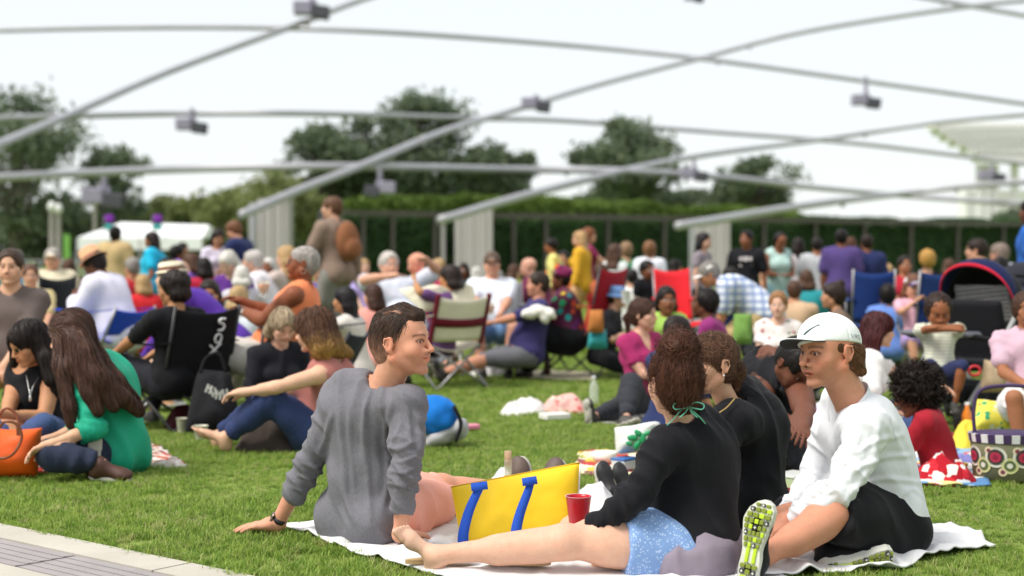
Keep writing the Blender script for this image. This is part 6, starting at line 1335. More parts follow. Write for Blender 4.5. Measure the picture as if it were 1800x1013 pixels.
C('girl with dark hair holding a red and white book at the left of the pylon', 383, 418, 17.5, 150, 'stand', skin='c39476', hair='long', hcol='241a18', top=(cl('d8cfe0'), .8), bottom=(cl('4a6088', 'denim'), 1.9), pk=dict(fem=1, hpitch=-20, H=((-.1, .3, 1.1), (.1, .3, 1.1))), group=SG)
C('boy with sandy hair in navy t-shirt leaning left at the pylon', 411, 405, 17, -70, 'stand', skin='cf9c82', hcol='7d5238', top=(cl('26305a'), .8, .03), bottom=(cl('b02a35'), 1.2), pk=dict(lean=14, hpitch=-20, H=((-.1, .4, 1.0), (.1, .4, 1.0))), group=SG)
C('elderly man in cream jacket and white cap, facing the camera', 92, 456, 14.6, 170, 'chair', 'mid', 'cf9f88', 'short', 'b8b0a8', (cl('d5cbb0'), 1.9, .04), (KH, 1.9), cap=ball_cap('ebe7dc'), w=1.25, group='people on folding chairs')
C('man in straw hat and white long sleeved shirt bowed over his hands', 166, 465, 12.2, -72, 'chair', 'mid', '6b4532', 'short', '231a17', (cl('e3dff0'), 1.9, .04), (cl('c9c2d8'), 1.9), cap=straw_hat('d9a47c', '8a5a50', .14, .1), pk=dict(lean=20, hpitch=-28, H=((-.08, .42, .80), (.1, .4, .78))), w=1.25, group='people on folding chairs')
C('woman with white hair in purple vest bending to the left', 401, 462, 14.2, 200, 'chair', 'mid', 'd8b09a', 'bob', 'e6e0d6', (cl('5e2f86'), .7), (cl('8aa0c0'), 1.9), pk=dict(fem=1, hpitch=-30, lean=14), hlen=.03)
C('person with white hair seen from behind below the purple vest', 425, 486, 13.4, -10, 'chair', 'mid', 'd8b09a', 'bob', 'efe9e0', (cl('c8c2cc'), .9), (KH, 1.9), pk=dict(fem=1), hlen=.03)
C('person with short blond hair seen from behind next to the black folding chair', 421, 525, 11.4, -25, 'cross', 'mid', 'd8b09a', 'bob', 'c9a878', (cl('dfe6ec'), .9), (cl('6f9fc8'), 1.9), pk=dict(fem=1, hz=.26, hyaw=20), hlen=.05, hsize=1.4)
C('white haired man in black t-shirt facing left near the pylon', 444, 460, 14.8, -90, 'chair', 'mid', 'cfa08a', 'short', 'cfc8c2', (cl('e9e5ea'), .9, .03), (cl('3a4456'), 1.9), pk=dict(lean=20), w=1.25, hcol2=None)
C('blond person glimpsed behind the grey haired woman in orange', 502, 452, 15, -60, 'chair', 'far', 'd8ae92', 'bob', 'c4a070', (cl('c8b8b0'), .9), (KH, 1.9))
C('bald man in hot pink t-shirt turned to the left', 733, 464, 14.4, -80, 'chair', 'mid', 'd39a80', 'bald', 'b8a898', (cl('ec2f6e'), .9, .03), (KH, 1.9), w=1.25, pk=dict(lean=16, hpitch=-16))
C('white haired man in pale grey shirt lying back with one hand raised', 684, 466, 13.6, 155, 'longs', 'mid', 'd4a288', 'short', 'cfc6be', (cl('c8ccd8'), .9, .03), (cl('7a7c84'), 1.9), pk=dict(lean=-40, hz=.4, H=((-.24, -.05, 1.0), (.13, .05, .86)), el=((-1, 0, .3), (1, 0, 0))), w=1.2)
C('bald man in maroon shirt glimpsed left of the headscarf', 929, 470, 16, -70, 'chair', 'mid', 'd0a08a', 'bald', '9a8a80', (cl('6a2a48'), .9, .03), (KH, 1.9), pk=dict(lean=20, H=((-.2, .5, .7), (.1, .4, .7))), w=1.2)
C('woman with curly golden hair in black and yellow top at right', 1630, 457, 16, 10, 'chair', 'mid', 'd5a78c', 'afro', 'c89850', (cl('1b1a1e'), .8), (BLK, 1.9), pk=dict(fem=1), hsize=.3)
C('child in red shirt sitting between the two navy chairs', 1590, 466, 16.8, 175, 'chair', 'far', 'b07a5c', 'short', '2a1e1a', (cl('b8283a'), .9), (BLK, 1.9), pk=dict(smin_=.7))
C('dark haired man in cream shirt leaning to the left near the hedge', 1716, 440, 16.5, -60, 'chair', 'mid', 'd0a288', 'short', '2c1e18', (cl('e9e4cf'), .9, .03), (KH, 1.9), pk=dict(lean=22))
C('grey haired person in white shirt above the stroller hood', 1756, 446, 17.2, -40, 'chair', 'mid', 'c0907a', 'short', '8c7a70', (cl('dfe3f0'), .9, .03), (KH, 1.9), pk=dict(lean=18))
C('tall person in bright blue shirt cut off by the right edge', 1812, 372, 13.0, -60, 'stand', 'mid', '6e4634', 'short', '17120f', (cl('2a62b8'), .7, .04), (cl('3a3c48'), 1.9), pk=dict(H=((-.26, -.02, .78), (.26, .02, .8))), group=SG)
C('child in lime green top seated left of the empty red chair', 1172, 528, 11.8, 172, 'cross', 'mid', '8a5a42', 'bob', '1e1614', (cl('b4dc6a'), .3), (cl('d88aa0'), 1.0), pk=dict(s=.72, hz=.2), group='children', feet='bare')
C('child with brown hair between the two navy chairs, hands at the mouth', 1606, 505, 12.6, 180, 'chair', 'mid', 'cf9c80', 'bob', '7a523c', (cl('d9a8b8'), .8), (cl('a890c8'), 1.0), pk=dict(s=.7, H=((-.06, .25, .98), (.06, .25, .98))), cap=ball_cap('e8e8f0', '4a62c0'), group='children')
C('person in striped yellow shirt behind the man in brown t-shirt', 54, 485, 12.5, 160, 'chair', 'mid', 'c89a80', 'short', '6a4a38', (cl('d8b860', 'stripe', 'efe4c0', 3), .9), (KH, 1.9))
rg = random.Random(4)
FILL = [(232, 470, 15.5, 'red', 'c8323e', 'grey'), (296, 470, 16.5, 'white', 'e6e2e6', 'black'), (335, 462, 17, 'violet', '7a55b0', 'brown'), (358, 470, 15.8, 'crimson', 'c02a44', 'black'), (472, 470, 16.5, 'white', 'f0eef2', 'white'), (120, 470, 17.5, 'navy', '2a3460', 'brown'), (28, 456, 19, 'sky blue', '8ab8dc', 'grey'), (560, 480, 16.5, 'royal blue', '2f4fb0', 'brown'),
    (640, 470, 18, 'lavender', 'b0a0d8', 'blond'), (770, 470, 17.5, 'beige', 'd0b898', 'blond'), (815, 476, 18.5, 'charcoal', '3a3a40', 'black'), (838, 482, 19, 'pale blue', 'b8cfe0', 'white'), (905, 478, 19.5, 'olive', '77803a', 'brown'), (1058, 478, 17.5, 'rust', 'b05a34', 'brown'), (1112, 488, 16.2, 'white', 'ecebe8', 'black'), (1188, 470, 19, 'plum', '6a3050', 'black'), (1282, 486, 15, 'navy', '263058', 'black'),
    (1345, 480, 19, 'peach', 'e8b090', 'brown'), (1418, 492, 15.2, 'teal', '2a8a90', 'brown'), (1500, 478, 19.5, 'grey', '9a9ca2', 'black'), (1560, 478, 18, 'pink', 'e07a98', 'blond'), (1668, 470, 18.2, 'lilac', 'b8a0d8', 'brown'), (1694, 476, 17, 'white', 'e8e8ea', 'black'), (1396, 512, 13, 'tan', 'c8a888', 'brown'), (1560, 520, 13.6, 'cornflower', '6a8ad0', 'black'), (1340, 560, 12.2, 'dark grey', '44464c', 'black'), (150, 505, 15, 'cobalt', '2848b0', 'brown'), (250, 500, 14.6, 'scarlet', 'd02a30', 'blond'),
    (705, 500, 14.8, 'aqua', '6ac0c0', 'brown'), (870, 430 + 60, 17, 'cream', 'e8e0c8', 'grey'), (990, 455, 21, 'orange', 'e08040', 'black'), (1760, 470, 15, 'black', '202024', 'black')]
HC = dict(black='1d1715', brown='5a3e2e', blond='c4a070', grey='9a948e', white='e8e4de')
for i, (px, py, d, cn, cc, hc_) in enumerate(FILL):
    near = 'left of the marquee post' if px < 130 else 'below the marquee' if px < 360 else 'by the left pylon' if px < 600 else 'left of the middle pylon' if px < 800 else 'below the middle pylon' if px < 940 else 'between the middle and right pylons' if px < 1200 else 'near the right pylon' if px < 1330 else 'below the row of standing men' if px < 1560 else 'among the navy chairs'
    C(f'small seated figure in {cn} top with {hc_} hair, {near}', px, py, d, rg.choice([-80, -40, 10, 60, 100, 160, 190]), 'chair' if py < 490 else 'cross', 'far', rg.choice(['d5a78c', '8a5a42', 'c08c6c', 'dcb49c', '6a4330']), rg.choice(['short', 'bob']), HC[hc_], (cl(cc), .9, .025), (rg.choice([JEANS, KH, BLK, GRY]), 1.8), group='seated people far back on the lawn', pk=dict(smin_=.7, hz=.3 if py >= 490 else .46), hlen=.06)
# ---------------------------------------------------------------- chairs, bags, blankets
DARKM = plain('chair_black', (.03, .03, .032), .45); GREYM = plain('chair_grey', (.32, .31, .32), .4, .5)
def camp_chair(label, px, d, yaw, col, frame_=None, w=.27, top=.86, seat=.40, band=None, back=None, group='folding camp chairs on the lawn', px2=None, scl=1.):
    c = A3(W(px, 0, d)[0], d, 0); T = thing('folding_chair', label, 'folding chair', c, group); F = Fr(c, frame(yawf(yaw)), 1.); fm = frame_ or DARKM; m_ = cloth('c', col, wr=.005)
    def bs(u, v): x = (u - .5) * 2; P = np.stack([x * w, -.22 - .12 * v - .07 * (1 - x * x) * (1 - .5 * v) + .0 * u, seat + .02 + (top - seat - .02) * v - .035 * (1 - x * x) * v], 1); return F.c + P @ F.R.T
    V, Q, _ = sheet(bs, 14, 10, .012); onT(mesh('back', V, Q, cloth('c', back or col, wr=.005), T), T)
    def ss(u, v): x = (u - .5) * 2; P = np.stack([x * w, -.22 + .46 * v, seat + .03 * v - .06 * (1 - x * x)], 1); return F.c + P @ F.R.T
    V, Q, _ = sheet(ss, 12, 8, .012); onT(mesh('seat', V, Q, m_, T), T)
    if band:
        def bb(u, v): P = bs(u, .34 + v * .2); return P - F.R[:, 1] * .014
        V, Q, _ = sheet(bb, 14, 3, .004); onT(mesh('back_band', V, Q, cloth('c', band), T), T)
        for x in (-1, 1):
            m = MB(); m.tube([F.p(x * w, -.215, seat), F.p(x * w, -.345, top + .02)], .022, 8); onT(m.build('edge_binding', cloth('c', band), T), T)
    def tb(nm, *P): m = MB(); m.tube([F.p(*p) for p in P], .0105, 8); onT(m.build(nm, fm, T, True), T)
    for x in (-1, 1):
        tb('leg', (x * w, .28, .01), (x * w, -.22, seat)); tb('leg', (x * w, -.32, .01), (x * w, .24, seat + .03)); tb('post', (x * w, -.20, seat - .06), (x * w, -.345, top + .015)); tb('arm_post', (x * w, .24, seat), (x * w, .22, seat + .22))
        V, Q, _ = sheet(lambda u, v: F.c + np.stack([x * w + (v - .5) * .06, -.30 + .54 * u, seat + .235 - .02 * np.sin(u * 3.14)], 1) @ F.R.T, 8, 3, .008); onT(mesh('armrest', V, Q, m_, T), T)
        tb('crossbar', (-x * w, -.32, .01), (x * w, -.21, seat - .02)); tb('crossbar', (-x * w, .28, .01), (x * w, .25, seat))
    return T, F, bs
Tc, Fc, bsc = camp_chair('black folding chair holding the man with thick locks', 312, 9.1, -46, '131317', w=.235, top=.77, seat=.32)
def emb(u, v):
    P = bsc(np.array([u]), np.array([v]))[0]; return P - Fc.R[:, 1] * .02
m = MB()
for st in ([(1, 1), (.3, 1.05), (0, .8), (.9, .5), (.8, .1), (0, .05)],): m.tube(catmull([emb(.62 + p[0] * .10, .72 + p[1] * .18) for p in st], 4), .008, 6)
m.tube(catmull([emb(.64 + .055 * math.cos(a), .60 + .07 * math.sin(a)) for a in np.linspace(0, 6.28, 9)], 3), .007, 6)
m.tube([emb(.52, .50), emb(.68, .34)], .007, 6); m.tube([emb(.70, .52), emb(.50, .32)], .007, 6)
onT(m.build('team_letters', plain('letters', (.75, .75, .75), .7), Tc), Tc)
camp_chair('cream quilted folding chair with maroon edging, grey legs', 774, 12.0, -38, 'ddd6bf', GREYM, .26, .77, .38, '6a1a28', group='folding camp chairs on the lawn')
camp_chair('dark red folding chair under the woman in the floral top', 1022, 13.1, -58, '9c1626', DARKM, .27, 1.0, .42)
camp_chair('empty bright red folding chair left of the plaid shirt', 1195, 14.2, 172, 'd01c28', GREYM, .19, .99, .45, back='e02a34')
camp_chair('navy folding chair left of the other navy one, back to the camera', 1528, 14.2, 6, '1f3a78', GREYM, .20, .97, .45)
camp_chair('navy folding chair next to the stroller hood, back to the camera', 1638, 12.8, -4, '1c3468', GREYM, .23, .97, .45)
camp_chair('blue folding chair under the man in the straw hat', 178, 12.2, -72, '2448c0', GREYM, .3, .66, .42)
camp_chair('blue and black folding chair left of the man in the straw hat', 98, 12.9, 165, '2350c4', DARKM, .16, .92, .42, back='14161a')
camp_chair('dark folding chair carrying the woman in orange', 545, 9.4, -84, '2a2c38', DARKM, .34, .60, .40)
camp_chair('grey folding chair under the man in white polo', 865, 13.35, 176, '7a7c80', GREYM, .3, .85, .42)
camp_chair('khaki folding chair under the elderly man in cream', 90, 14.7, 170, '8a805c', GREYM, .3, .85, .42)

def pillow(name, c4, bulge, mat, parent=None, wr=.004, n=26, seed=0, sag=0, nrm_=None, power=4):
    c4 = [np.asarray(c, float) for c in c4]; N_ = nrm(np.cross(c4[1] - c4[0], c4[3] - c4[0]) if nrm_ is None else nrm_)
    def f(sg):
        def g(u, v):
            P = (c4[0][None] * ((1 - u) * (1 - v))[:, None] + c4[1][None] * (u * (1 - v))[:, None] + c4[2][None] * (u * v)[:, None] + c4[3][None] * ((1 - u) * v)[:, None])
            t = (1 - np.abs(2 * u - 1) ** power) * (1 - np.abs(2 * v - 1) ** (power * .8)); t = t ** .6; w_ = fbm(P * 9, 3, seed) * wr + wr * 1.4 * np.sin(P[:, 0] * 31 + P[:, 2] * 17 + 3 * vnoise(P * 6, seed)) * (.3 + v * .4)
            return P + N_ * ((t * bulge) * sg + w_ * t)[:, None] + A3(0, 0, -1) * (sag * np.sin(u * 3.14) * v)[:, None]
        return g
    V, Q, _ = sheet(f(1), n, n); V2, Q2, _ = sheet(f(-1), n, n); Q2 = Q2[:, ::-1] + len(V)
    o = mesh(name, np.concatenate([V, V2]), np.concatenate([Q, Q2]), mat, parent)
    return onT(o, parent) if parent is not None else o
def strap(pts, wd, th, mat, name, parent, ndir=(0, -1, 0), taper=(1, 1)):
    P = catmull(pts, 6); m = len(P); V = []; nd = nrm(ndir)
    for i, p in enumerate(P):
        t = nrm(P[min(i + 1, m - 1)] - P[max(0, i - 1)]); x = nrm(np.cross(t, nd)) * (taper[0] + (taper[1] - taper[0]) * i / (m - 1)); V += [p - x * wd / 2 - nd * th / 2, p + x * wd / 2 - nd * th / 2, p + x * wd / 2 + nd * th / 2, p - x * wd / 2 + nd * th / 2]
    Q = [(4 * i + j, 4 * i + (j + 1) % 4, 4 * i + 4 + (j + 1) % 4, 4 * i + 4 + j) for i in range(m - 1) for j in range(4)] + [(3, 2, 1, 0), tuple(4 * (m - 1) + j for j in range(4))]
    return onT(mesh(name, V, Q, mat, parent), parent)
# yellow tote with blue handles
YB = plain('yellow_canvas', 'f8cf1a', .62, bump=.0005, bscale=500, var=.03, vscale=5); BB = plain('blue_webbing', '1a4fb8', .85, bump=.0004, bscale=700)
T = thing('tote_bag', 'large bright yellow bag with two blue handles in the middle of the group', 'bag', (W(905, 0, 5.3)[0], 5.3, 0))
c4 = [W(812, 964, 5.28), W(1012, 948, 5.36), W(1019, 814, 5.46), W(793, 857, 5.36)]
pillow('bag_body', c4, -.042, YB, T, .0045, 44, 3, .0, power=5)
m = MB(); n_ = nrm(np.cross(c4[1] - c4[0], c4[3] - c4[0])); m.tube([lerp(c4[3], c4[2], t_) + A3(0, -.001, .001) for t_ in np.linspace(0, 1, 12)], .0035, 6); onT(m.build('top_seam', plain('yellow_seam', 'd9ab10', .6), T, True), T)
m = MB(); m.tube([lerp(c4[1], c4[2], t_) + A3(.002, 0, 0) for t_ in np.linspace(0, 1, 8)], .0035, 6); onT(m.build('side_piping', plain('pale_piping', (.7, .7, .72), .6), T, True), T)
fb = 5.23
strap([W(848, 856, fb + .03), W(843, 860, fb + .005), W(836, 872, fb - .0), W(824, 900, fb - .02), W(815, 935, fb - .03), W(814, 962, fb - .02)], .040, .0012, BB, 'handle', T, taper=(.62, 1.05))
strap([W(828, 857, fb + .0), W(842, 855, fb - .003), W(857, 853, fb + .005)], .030, .0012, BB, 'handle_fold', T, (0, -1, .3))
strap([W(936, 848, fb + .05), W(932, 853, fb + .03), W(926, 870, fb + .02), W(915, 900, fb), W(908, 928, fb - .01), W(906, 952, fb - .0)], .040, .0012, BB, 'handle', T, taper=(.62, 1.05))
strap([W(918, 848, fb + .025), W(930, 846, fb + .02), W(944, 844, fb + .03)], .030, .0012, BB, 'handle_fold', T, (0, -1, .3))
Q1 = thing('quilt', 'cream quilted blanket draped over the folding chair with maroon edging', 'blanket', W(770, 540, 11.7)); pillow('quilt_fold', [W(742, 548, 11.62), W(838, 540, 11.9), W(832, 502, 11.95), W(700, 508, 11.7)], -.06, cl('e6dfc8'), Q1, .03, 26, 5)
# bottle in the bag
GL = NT('glass'); GL.b.inputs['Base Color'].default_value = (.9, .95, .9, 1); GL.b.inputs['Alpha'].default_value = .28; GL.b.inputs['Roughness'].default_value = .05
T = thing('glass_bottle', 'slim clear bottle with a cork and yellow drink poking out of the yellow bag', 'bottle', W(893, 900, 5.5)); b = W(893, 900, 5.5)
m = MB(); m.lathe([(.0, 0), (.017, .0), (.019, .01), (.019, .115), (.0165, .13), (.0155, .195), (.0165, .20), (.0125, .20), (.0125, .13)], b, 20); onT(m.build('glass', GL.m, T, True), T)
m = MB(); m.lathe([(0, .003), (.0155, .003), (.0155, .14), (0, .14)], b, 18); onT(m.build('drink', plain('juice', (.85, .6, .05), .2), T, True), T)
m = MB(); m.lathe([(.0, .18), (.012, .18), (.013, .2), (.0145, .235), (0, .235)], b, 16); onT(m.build('cork', plain('cork', (.62, .42, .26), .9, bump=.0006), T, True), T)
def cup(label, px, py, d, r, h, col, drink=None, rim=None, group=None, clear=0):
    c = W(px, py, d); c[2] = max(c[2], .012); T = thing('cup', label, 'cup', c, group); mt = plain('cup' + str(col), col, .28) if not clear else GL.m
    m = MB(); m.lathe([(0, 0), (r * .68, 0), (r * .70, .004), (r * .78, h * .33), (r * .80, h * .34), (r * .9, h * .72), (r * .915, h * .73), (r * .985, h * .97), (r * 1.03, h * .985), (r * 1.03, h * .998), (r * .97, h * .998), (r * .95, h * .9), (r * .7, .02), (0, .02)], c, 28); onT(m.build('cup_wall', mt, T, True), T)
    m = MB(); m.lathe([(r * .965, h * .99), (r * 1.035, h * .992), (r * 1.045, h * 1.0), (r * 1.03, h * 1.01), (r * .965, h * 1.0)], c, 28); onT(m.build('rim', plain('rim' + str(rim or col), rim or col, .3), T, True), T)
    if drink: m = MB(); m.lathe([(0, h * .82), (r * .90, h * .82), (r * .70, h * .5), (0, h * .1)], c, 24); onT(m.build('drink', plain('drink' + drink, drink, .08), T, True), T)
    return T
cup('red plastic cup of pink drink between the yellow bag and the woman in black', 1017, 928, 5.0, .0455, .112, 'c01222', 'e07f94', 'd8a0a8')
cup('white paper cup standing on the grass before the bare feet', 353, 774, 8.35, .043, .085, 'dedccb'); cup('small cream paper cup left of the white one, by the black bag', 320, 765, 8.7, .035, .09, 'cfcab8')
cup('clear cup of orange drink in the hand of the woman in orange', 463, 522, 9.02, .042, .10, 'd8b090', 'f08a1c', clear=1); cup('cup of amber beer held by the man in white polo', 862, 556, 12.75, .045, .12, 'e0c080', 'e0981c', clear=1); cup('white cup at the mouth of the person in the bucket hat', 1100, 533, 12.6, .045, .11, 'e8e8e8')

def blanket(name, label, q, mat, seed=0, z=.014, nu=60, nv=30, cat='blanket', wr=.012, edge=.03, fringe=None):
    g = [G(*p) for p in q]; KEEP.append([p[:2] for p in g])
    def f(u, v):
        P = (g[0][None] * ((1 - u) * (1 - v))[:, None] + g[1][None] * (u * (1 - v))[:, None] + g[2][None] * (u * v)[:, None] + g[3][None] * ((1 - u) * v)[:, None])
        e = edge * vnoise(np.stack([P[:, 0] * 4, P[:, 1] * 4, 0 * u], 1), seed); P = P + np.stack([e, edge * vnoise(P * 4 + 9, seed + 1), 0 * u], 1)
        n = 1 - 2 * np.abs(vnoise(P * 5.5, seed + 2)); n2 = 1 - 2 * np.abs(vnoise(P * np.array([16, 9, 1]), seed + 3)); P[:, 2] = z + np.maximum(0, wr * (n + .5 * n2)) + .018 * np.maximum(0, vnoise(P * 2.2, seed + 5)); return P
    V, Q, _ = sheet(f, nu, nv, .006); return tag(mesh(name, V, Q, mat), label, cat)
blanket('picnic_blanket', 'crumpled white sheet under the group around the yellow bag', [(488, 931), (905, 1062), (1420, 1040), (1060, 868)], WHITE_CLOTH, 1, nu=110, nv=70, wr=.014)
blanket('picnic_blanket', 'white sheet spread out to the right under the man in the cap', [(1290, 1030), (1560, 1004), (1762, 962), (1590, 915)], WHITE_CLOTH, 2, nu=80, nv=50, wr=.02, edge=.05)
blanket('picnic_blanket', 'red and white patterned blanket under the pair at the left', [(-120, 846), (322, 823), (262, 786), (-120, 772)], cl(['e0d8d0', 'b0382e', 'd8c8b8', '7a2a30', 'e8e0d8'], 'patch', 'c86a50', 1.3), 3)
blanket('picnic_blanket', 'patchwork blanket of yellow and red squares left of the black top', [(1005, 838), (1125, 842), (1130, 800), (1020, 797)], cl(['d8cf8a', 'b8423a', 'e8e0b8', '8a4a5a', 'd8b84a'], 'patch', 'e8e4d0', .5), 4)
blanket('picnic_blanket', 'colourful striped blanket with toys behind the man in the cap', [(1370, 868), (1745, 858), (1700, 765), (1380, 772)], cl(['d8e0e8', '8ab0d0', 'e8d890', 'c84a50', 'efe8dc'], 'patch', '5a88b8', .35), 5)
blanket('picnic_blanket', 'pale towel laid before the red chair', [(915, 668), (1045, 672), (1045, 656), (925, 655)], cl('d9cfae'), 6, nu=30)
blanket('picnic_blanket', 'light cloth under the woman in berry red', [(1030, 750), (1180, 752), (1170, 722), (1050, 722)], cl('d8d4d4'), 7, nu=30)
def crumple(name, label, px, py, rx, ry, h, mat, cat, seed=0, d=None):
    c = G(px, py); 
    def f(u, v):
        a = u * 2 * math.pi; r = np.sqrt(v); R_ = 1 + .3 * vnoise(np.stack([np.cos(a) * 1.5, np.sin(a) * 1.5, 0 * a + seed], 1), seed); x, y = rx * r * np.cos(a) * R_, ry * r * np.sin(a) * R_; P = np.stack([c[0] + x, c[1] + y, 0 * x], 1)
        z = h * (1 - r ** 2.2) * (.75 + .5 * (1 - 2 * np.abs(vnoise(P * 9, seed)))) + .02 * (1 - 2 * np.abs(vnoise(P * 22, seed + 1))) * (1 - r ** 6); P[:, 2] = np.where(r > .98, .0, np.maximum(z, .004) + .012); return P
    V, Q, _ = sheet(f, 48, 14); Q = Q[:, ::-1]; return tag(mesh(name, V, Q, mat), label, cat)
crumple('folded_cloth', 'white crumpled cloth on the grass left of the berry red t-shirt', 920, 726, .17, .16, .07, cl('e6e2e0'), 'cloth', 1); crumple('folded_cloth', 'pink and cream patterned cloth next to the crumpled white one', 992, 724, .18, .16, .09, cl(['e0b0a8', 'c86a68', 'e8d8c8'], 'floral', 'a84a4a', .9), 'cloth', 2)
crumple('folded_cloth', 'white bundle on the grass right of the cream chair', 858, 660, .17, .2, .13, cl('e8e4e4'), 'cloth', 3); crumple('folded_cloth', 'red bundle beside the white one under the cream chair', 834, 656, .13, .12, .11, cl('c82030'), 'cloth', 4)
crumple('folded_cloth', 'dark brown bunched jacket beside the bare feet', 478, 790, .20, .2, .16, cl('4a403c'), 'jacket', 5); crumple('folded_cloth', 'white cloth bunched behind the yellow bag', 890, 868, .19, .12, .09, WHITE_CLOTH, 'cloth', 6)
crumple('folded_cloth', 'white cloth bunched right of the yellow bag', 1050, 892, .09, .12, .07, WHITE_CLOTH, 'cloth', 7); crumple('folded_cloth', 'red and white wrapper bundle beside the picnic basket', 1660, 850, .16, .12, .13, cl(['d02a38', 'e8e4e0'], 'patch', 'b01828', .8), 'bag', 8)
crumple('folded_cloth', 'yellow toy bag on the striped blanket behind the white sleeve', 1408, 842, .13, .12, .10, cl(['e8c84a', '4a4a80'], 'patch', 'e8d890', .6), 'bag', 9); crumple('folded_cloth', 'pale blue folded towel on the striped blanket', 1402, 800, .17, .18, .06, cl('a8c4dc'), 'towel', 10)
crumple('folded_cloth', 'white and lilac folded clothes beside the tattooed man', 1434, 740, .17, .2, .10, cl(['e4e0e4', '9a6ab0'], 'patch', 'd8d4dc', .5), 'clothes', 11); crumple('folded_cloth', 'yellow ball shaped toy bag left of the picnic basket', 1702, 792, .1, .1, .13, cl('e6cf4a'), 'toy', 12)
crumple('folded_cloth', 'white fringe of blanket below the green blouse', 292, 824, .10, .06, .03, cl(['d8c8c0', 'b84a40'], 'patch', 'e8e4e0', 1.2), 'cloth', 13); crumple('folded_cloth', 'lilac book lying on the striped blanket', 1690, 826, .16, .09, .05, cl('8a88c8'), 'book', 14)
# orange tote at the left edge
OB = plain('orange_leather', 'ee5f12', .5, bump=.0006, bscale=120, var=.08, vscale=9); BR = plain('brown_leather', '7a4326', .5)
T = thing('tote_bag', 'orange leather tote with brown handles at the left edge', 'bag', (W(20, 0, 6.95)[0], 6.95, 0))
c4 = [W(-40, 842, 6.9), W(66, 838, 6.96), W(74, 752, 7.0), W(-50, 744, 6.95)]; pillow('bag_body', c4, -.10, OB, T, .006, 30, 5, .02)
strap([W(0, 752, 6.84), W(8, 742, 6.8), W(28, 745, 6.8), W(38, 768, 6.8), W(26, 795, 6.78), W(6, 806, 6.8), W(-20, 800, 6.8)], .012, .01, BR, 'handle', T); strap([W(-5, 735, 7.05), W(10, 718, 7.05), W(28, 728, 7.05), W(34, 750, 7.03)], .012, .01, BR, 'handle', T)
m = MB(); m.box(W(33, 758, 6.86), (.012, .005, .022), bev=.003); onT(m.build('leather_tab', BR, T), T)
# black bag with white marks
T = thing('tote_bag', 'black cloth bag with white block letters beside the bare feet', 'bag', (W(365, 0, 8.75)[0], 8.75, 0)); BLKC = cl('1b1b1f')
pillow('bag_body', [W(322, 768, 8.6), W(428, 762, 8.6), W(405, 655, 8.8), W(350, 650, 8.8)], -.13, BLKC, T, .012, 26, 7)
strap([W(352, 655, 8.68), W(362, 630, 8.7), W(385, 622, 8.7), W(398, 655, 8.7)], .02, .006, BLKC, 'handle', T)
WM = plain('white_print', (.72, .72, .68), .8)
for i, (x, y, a) in enumerate(((367, 684, 22), (376, 690, -15), (384, 695, 10), (396, 692, -6))):
    m = MB(); c = W(x, y, 8.52); R_ = roty(a) @ rotx(12)
    for q in ((-.012, 0, .006, .026), (.012, 0, .006, .026), (0, .008 * (-1) ** i, .012, .006)): m.box(c + R_ @ A3(q[0], 0, q[1]), (q[2], .002, q[3]), R_)
    onT(m.build('letter', WM, T), T)
crumple('folded_cloth', 'dark maroon bag hanging behind the black chair', 318, 752, .11, .1, .12, cl('4a1620'), 'bag', 21)
T = thing('paper_plate', 'white paper plate with food on the grass under the black chair', 'plate', G(290, 722)); m = MB(); c = G(290, 722); m.lathe([(0, .03), (.11, .03), (.15, .055), (.152, .05), (.11, .022), (0, .022)], c, 24); onT(m.build('plate', plain('plate', (.72, .72, .70), .7), T, True), T)
V, Q = solid([ell(c + A3(x, y, .045), (.035, .03, .02), None, .01) for x, y in ((-.05, .0), (.03, .03), (.02, -.04), (-.0, .0))], .008); onT(mesh('food', V, Q, plain('food', (.45, .25, .12), .6, bump=.004), T), T)
# blue and white backpack
T = thing('backpack', 'blue and white backpack lying behind the man in grey', 'backpack', (W(775, 0, 8.1)[0], 8.1, 0)); cB = W(768, 742, 8.1)
def bpk(nm, ops, mat): V, Q = solid(ops, .010); N = normals(V, Q); V = V + N * (fbm(V * 14, 2) * .010)[:, None]; onT(mesh(nm, V, Q, mat, T), T)
bpk('upper', [ell(cB + A3(0, 0, .03), (.13, .12, .115), roty(12), .03), ell(cB + A3(-.08, 0, .06), (.09, .1, .08), None, .04)], cl('1672c8')); bpk('lower', [ell(cB + A3(.03, 0, -.075), (.12, .11, .055), roty(-28), .03), ell(cB + A3(.13, -.02, -.03), (.05, .07, .06), None, .03)], cl('b8b6ba'))
m = MB(); m.tube(catmull([cB + A3(.10, -.09, .1), cB + A3(.14, -.09, .0), cB + A3(.11, -.1, -.1)], 5), .022, 8, squash=.5); onT(m.build('strap', BLKC, T, True), T)
# white and green carrier bag by the black sleeve
T = thing('carrier_bag', 'white plastic bag printed with green leaves next to the black sleeve', 'bag', (W(1115, 0, 7.2)[0], 7.2, 0)); CW = plain('plastic_white', (.72, .74, .72), .3); pillow('bag_body', [W(1085, 798, 7.15), W(1150, 792, 7.2), W(1160, 742, 7.25), W(1080, 752, 7.2)], -.09, CW, T, .03, 24, 4)
GP = plain('green_print', (.02, .32, .12), .5)
for i, (x, y, r) in enumerate(((1112, 770, .03), (1122, 762, .026), (1130, 772, .03), (1120, 782, .028), (1138, 762, .022), (1106, 780, .02))):
    V, Q = solid([ell(W(x, y, 7.07), (r, .012, r * .6), roty(40 * i), .005)], .006); onT(mesh('leaf_print', V, Q, GP, T), T)
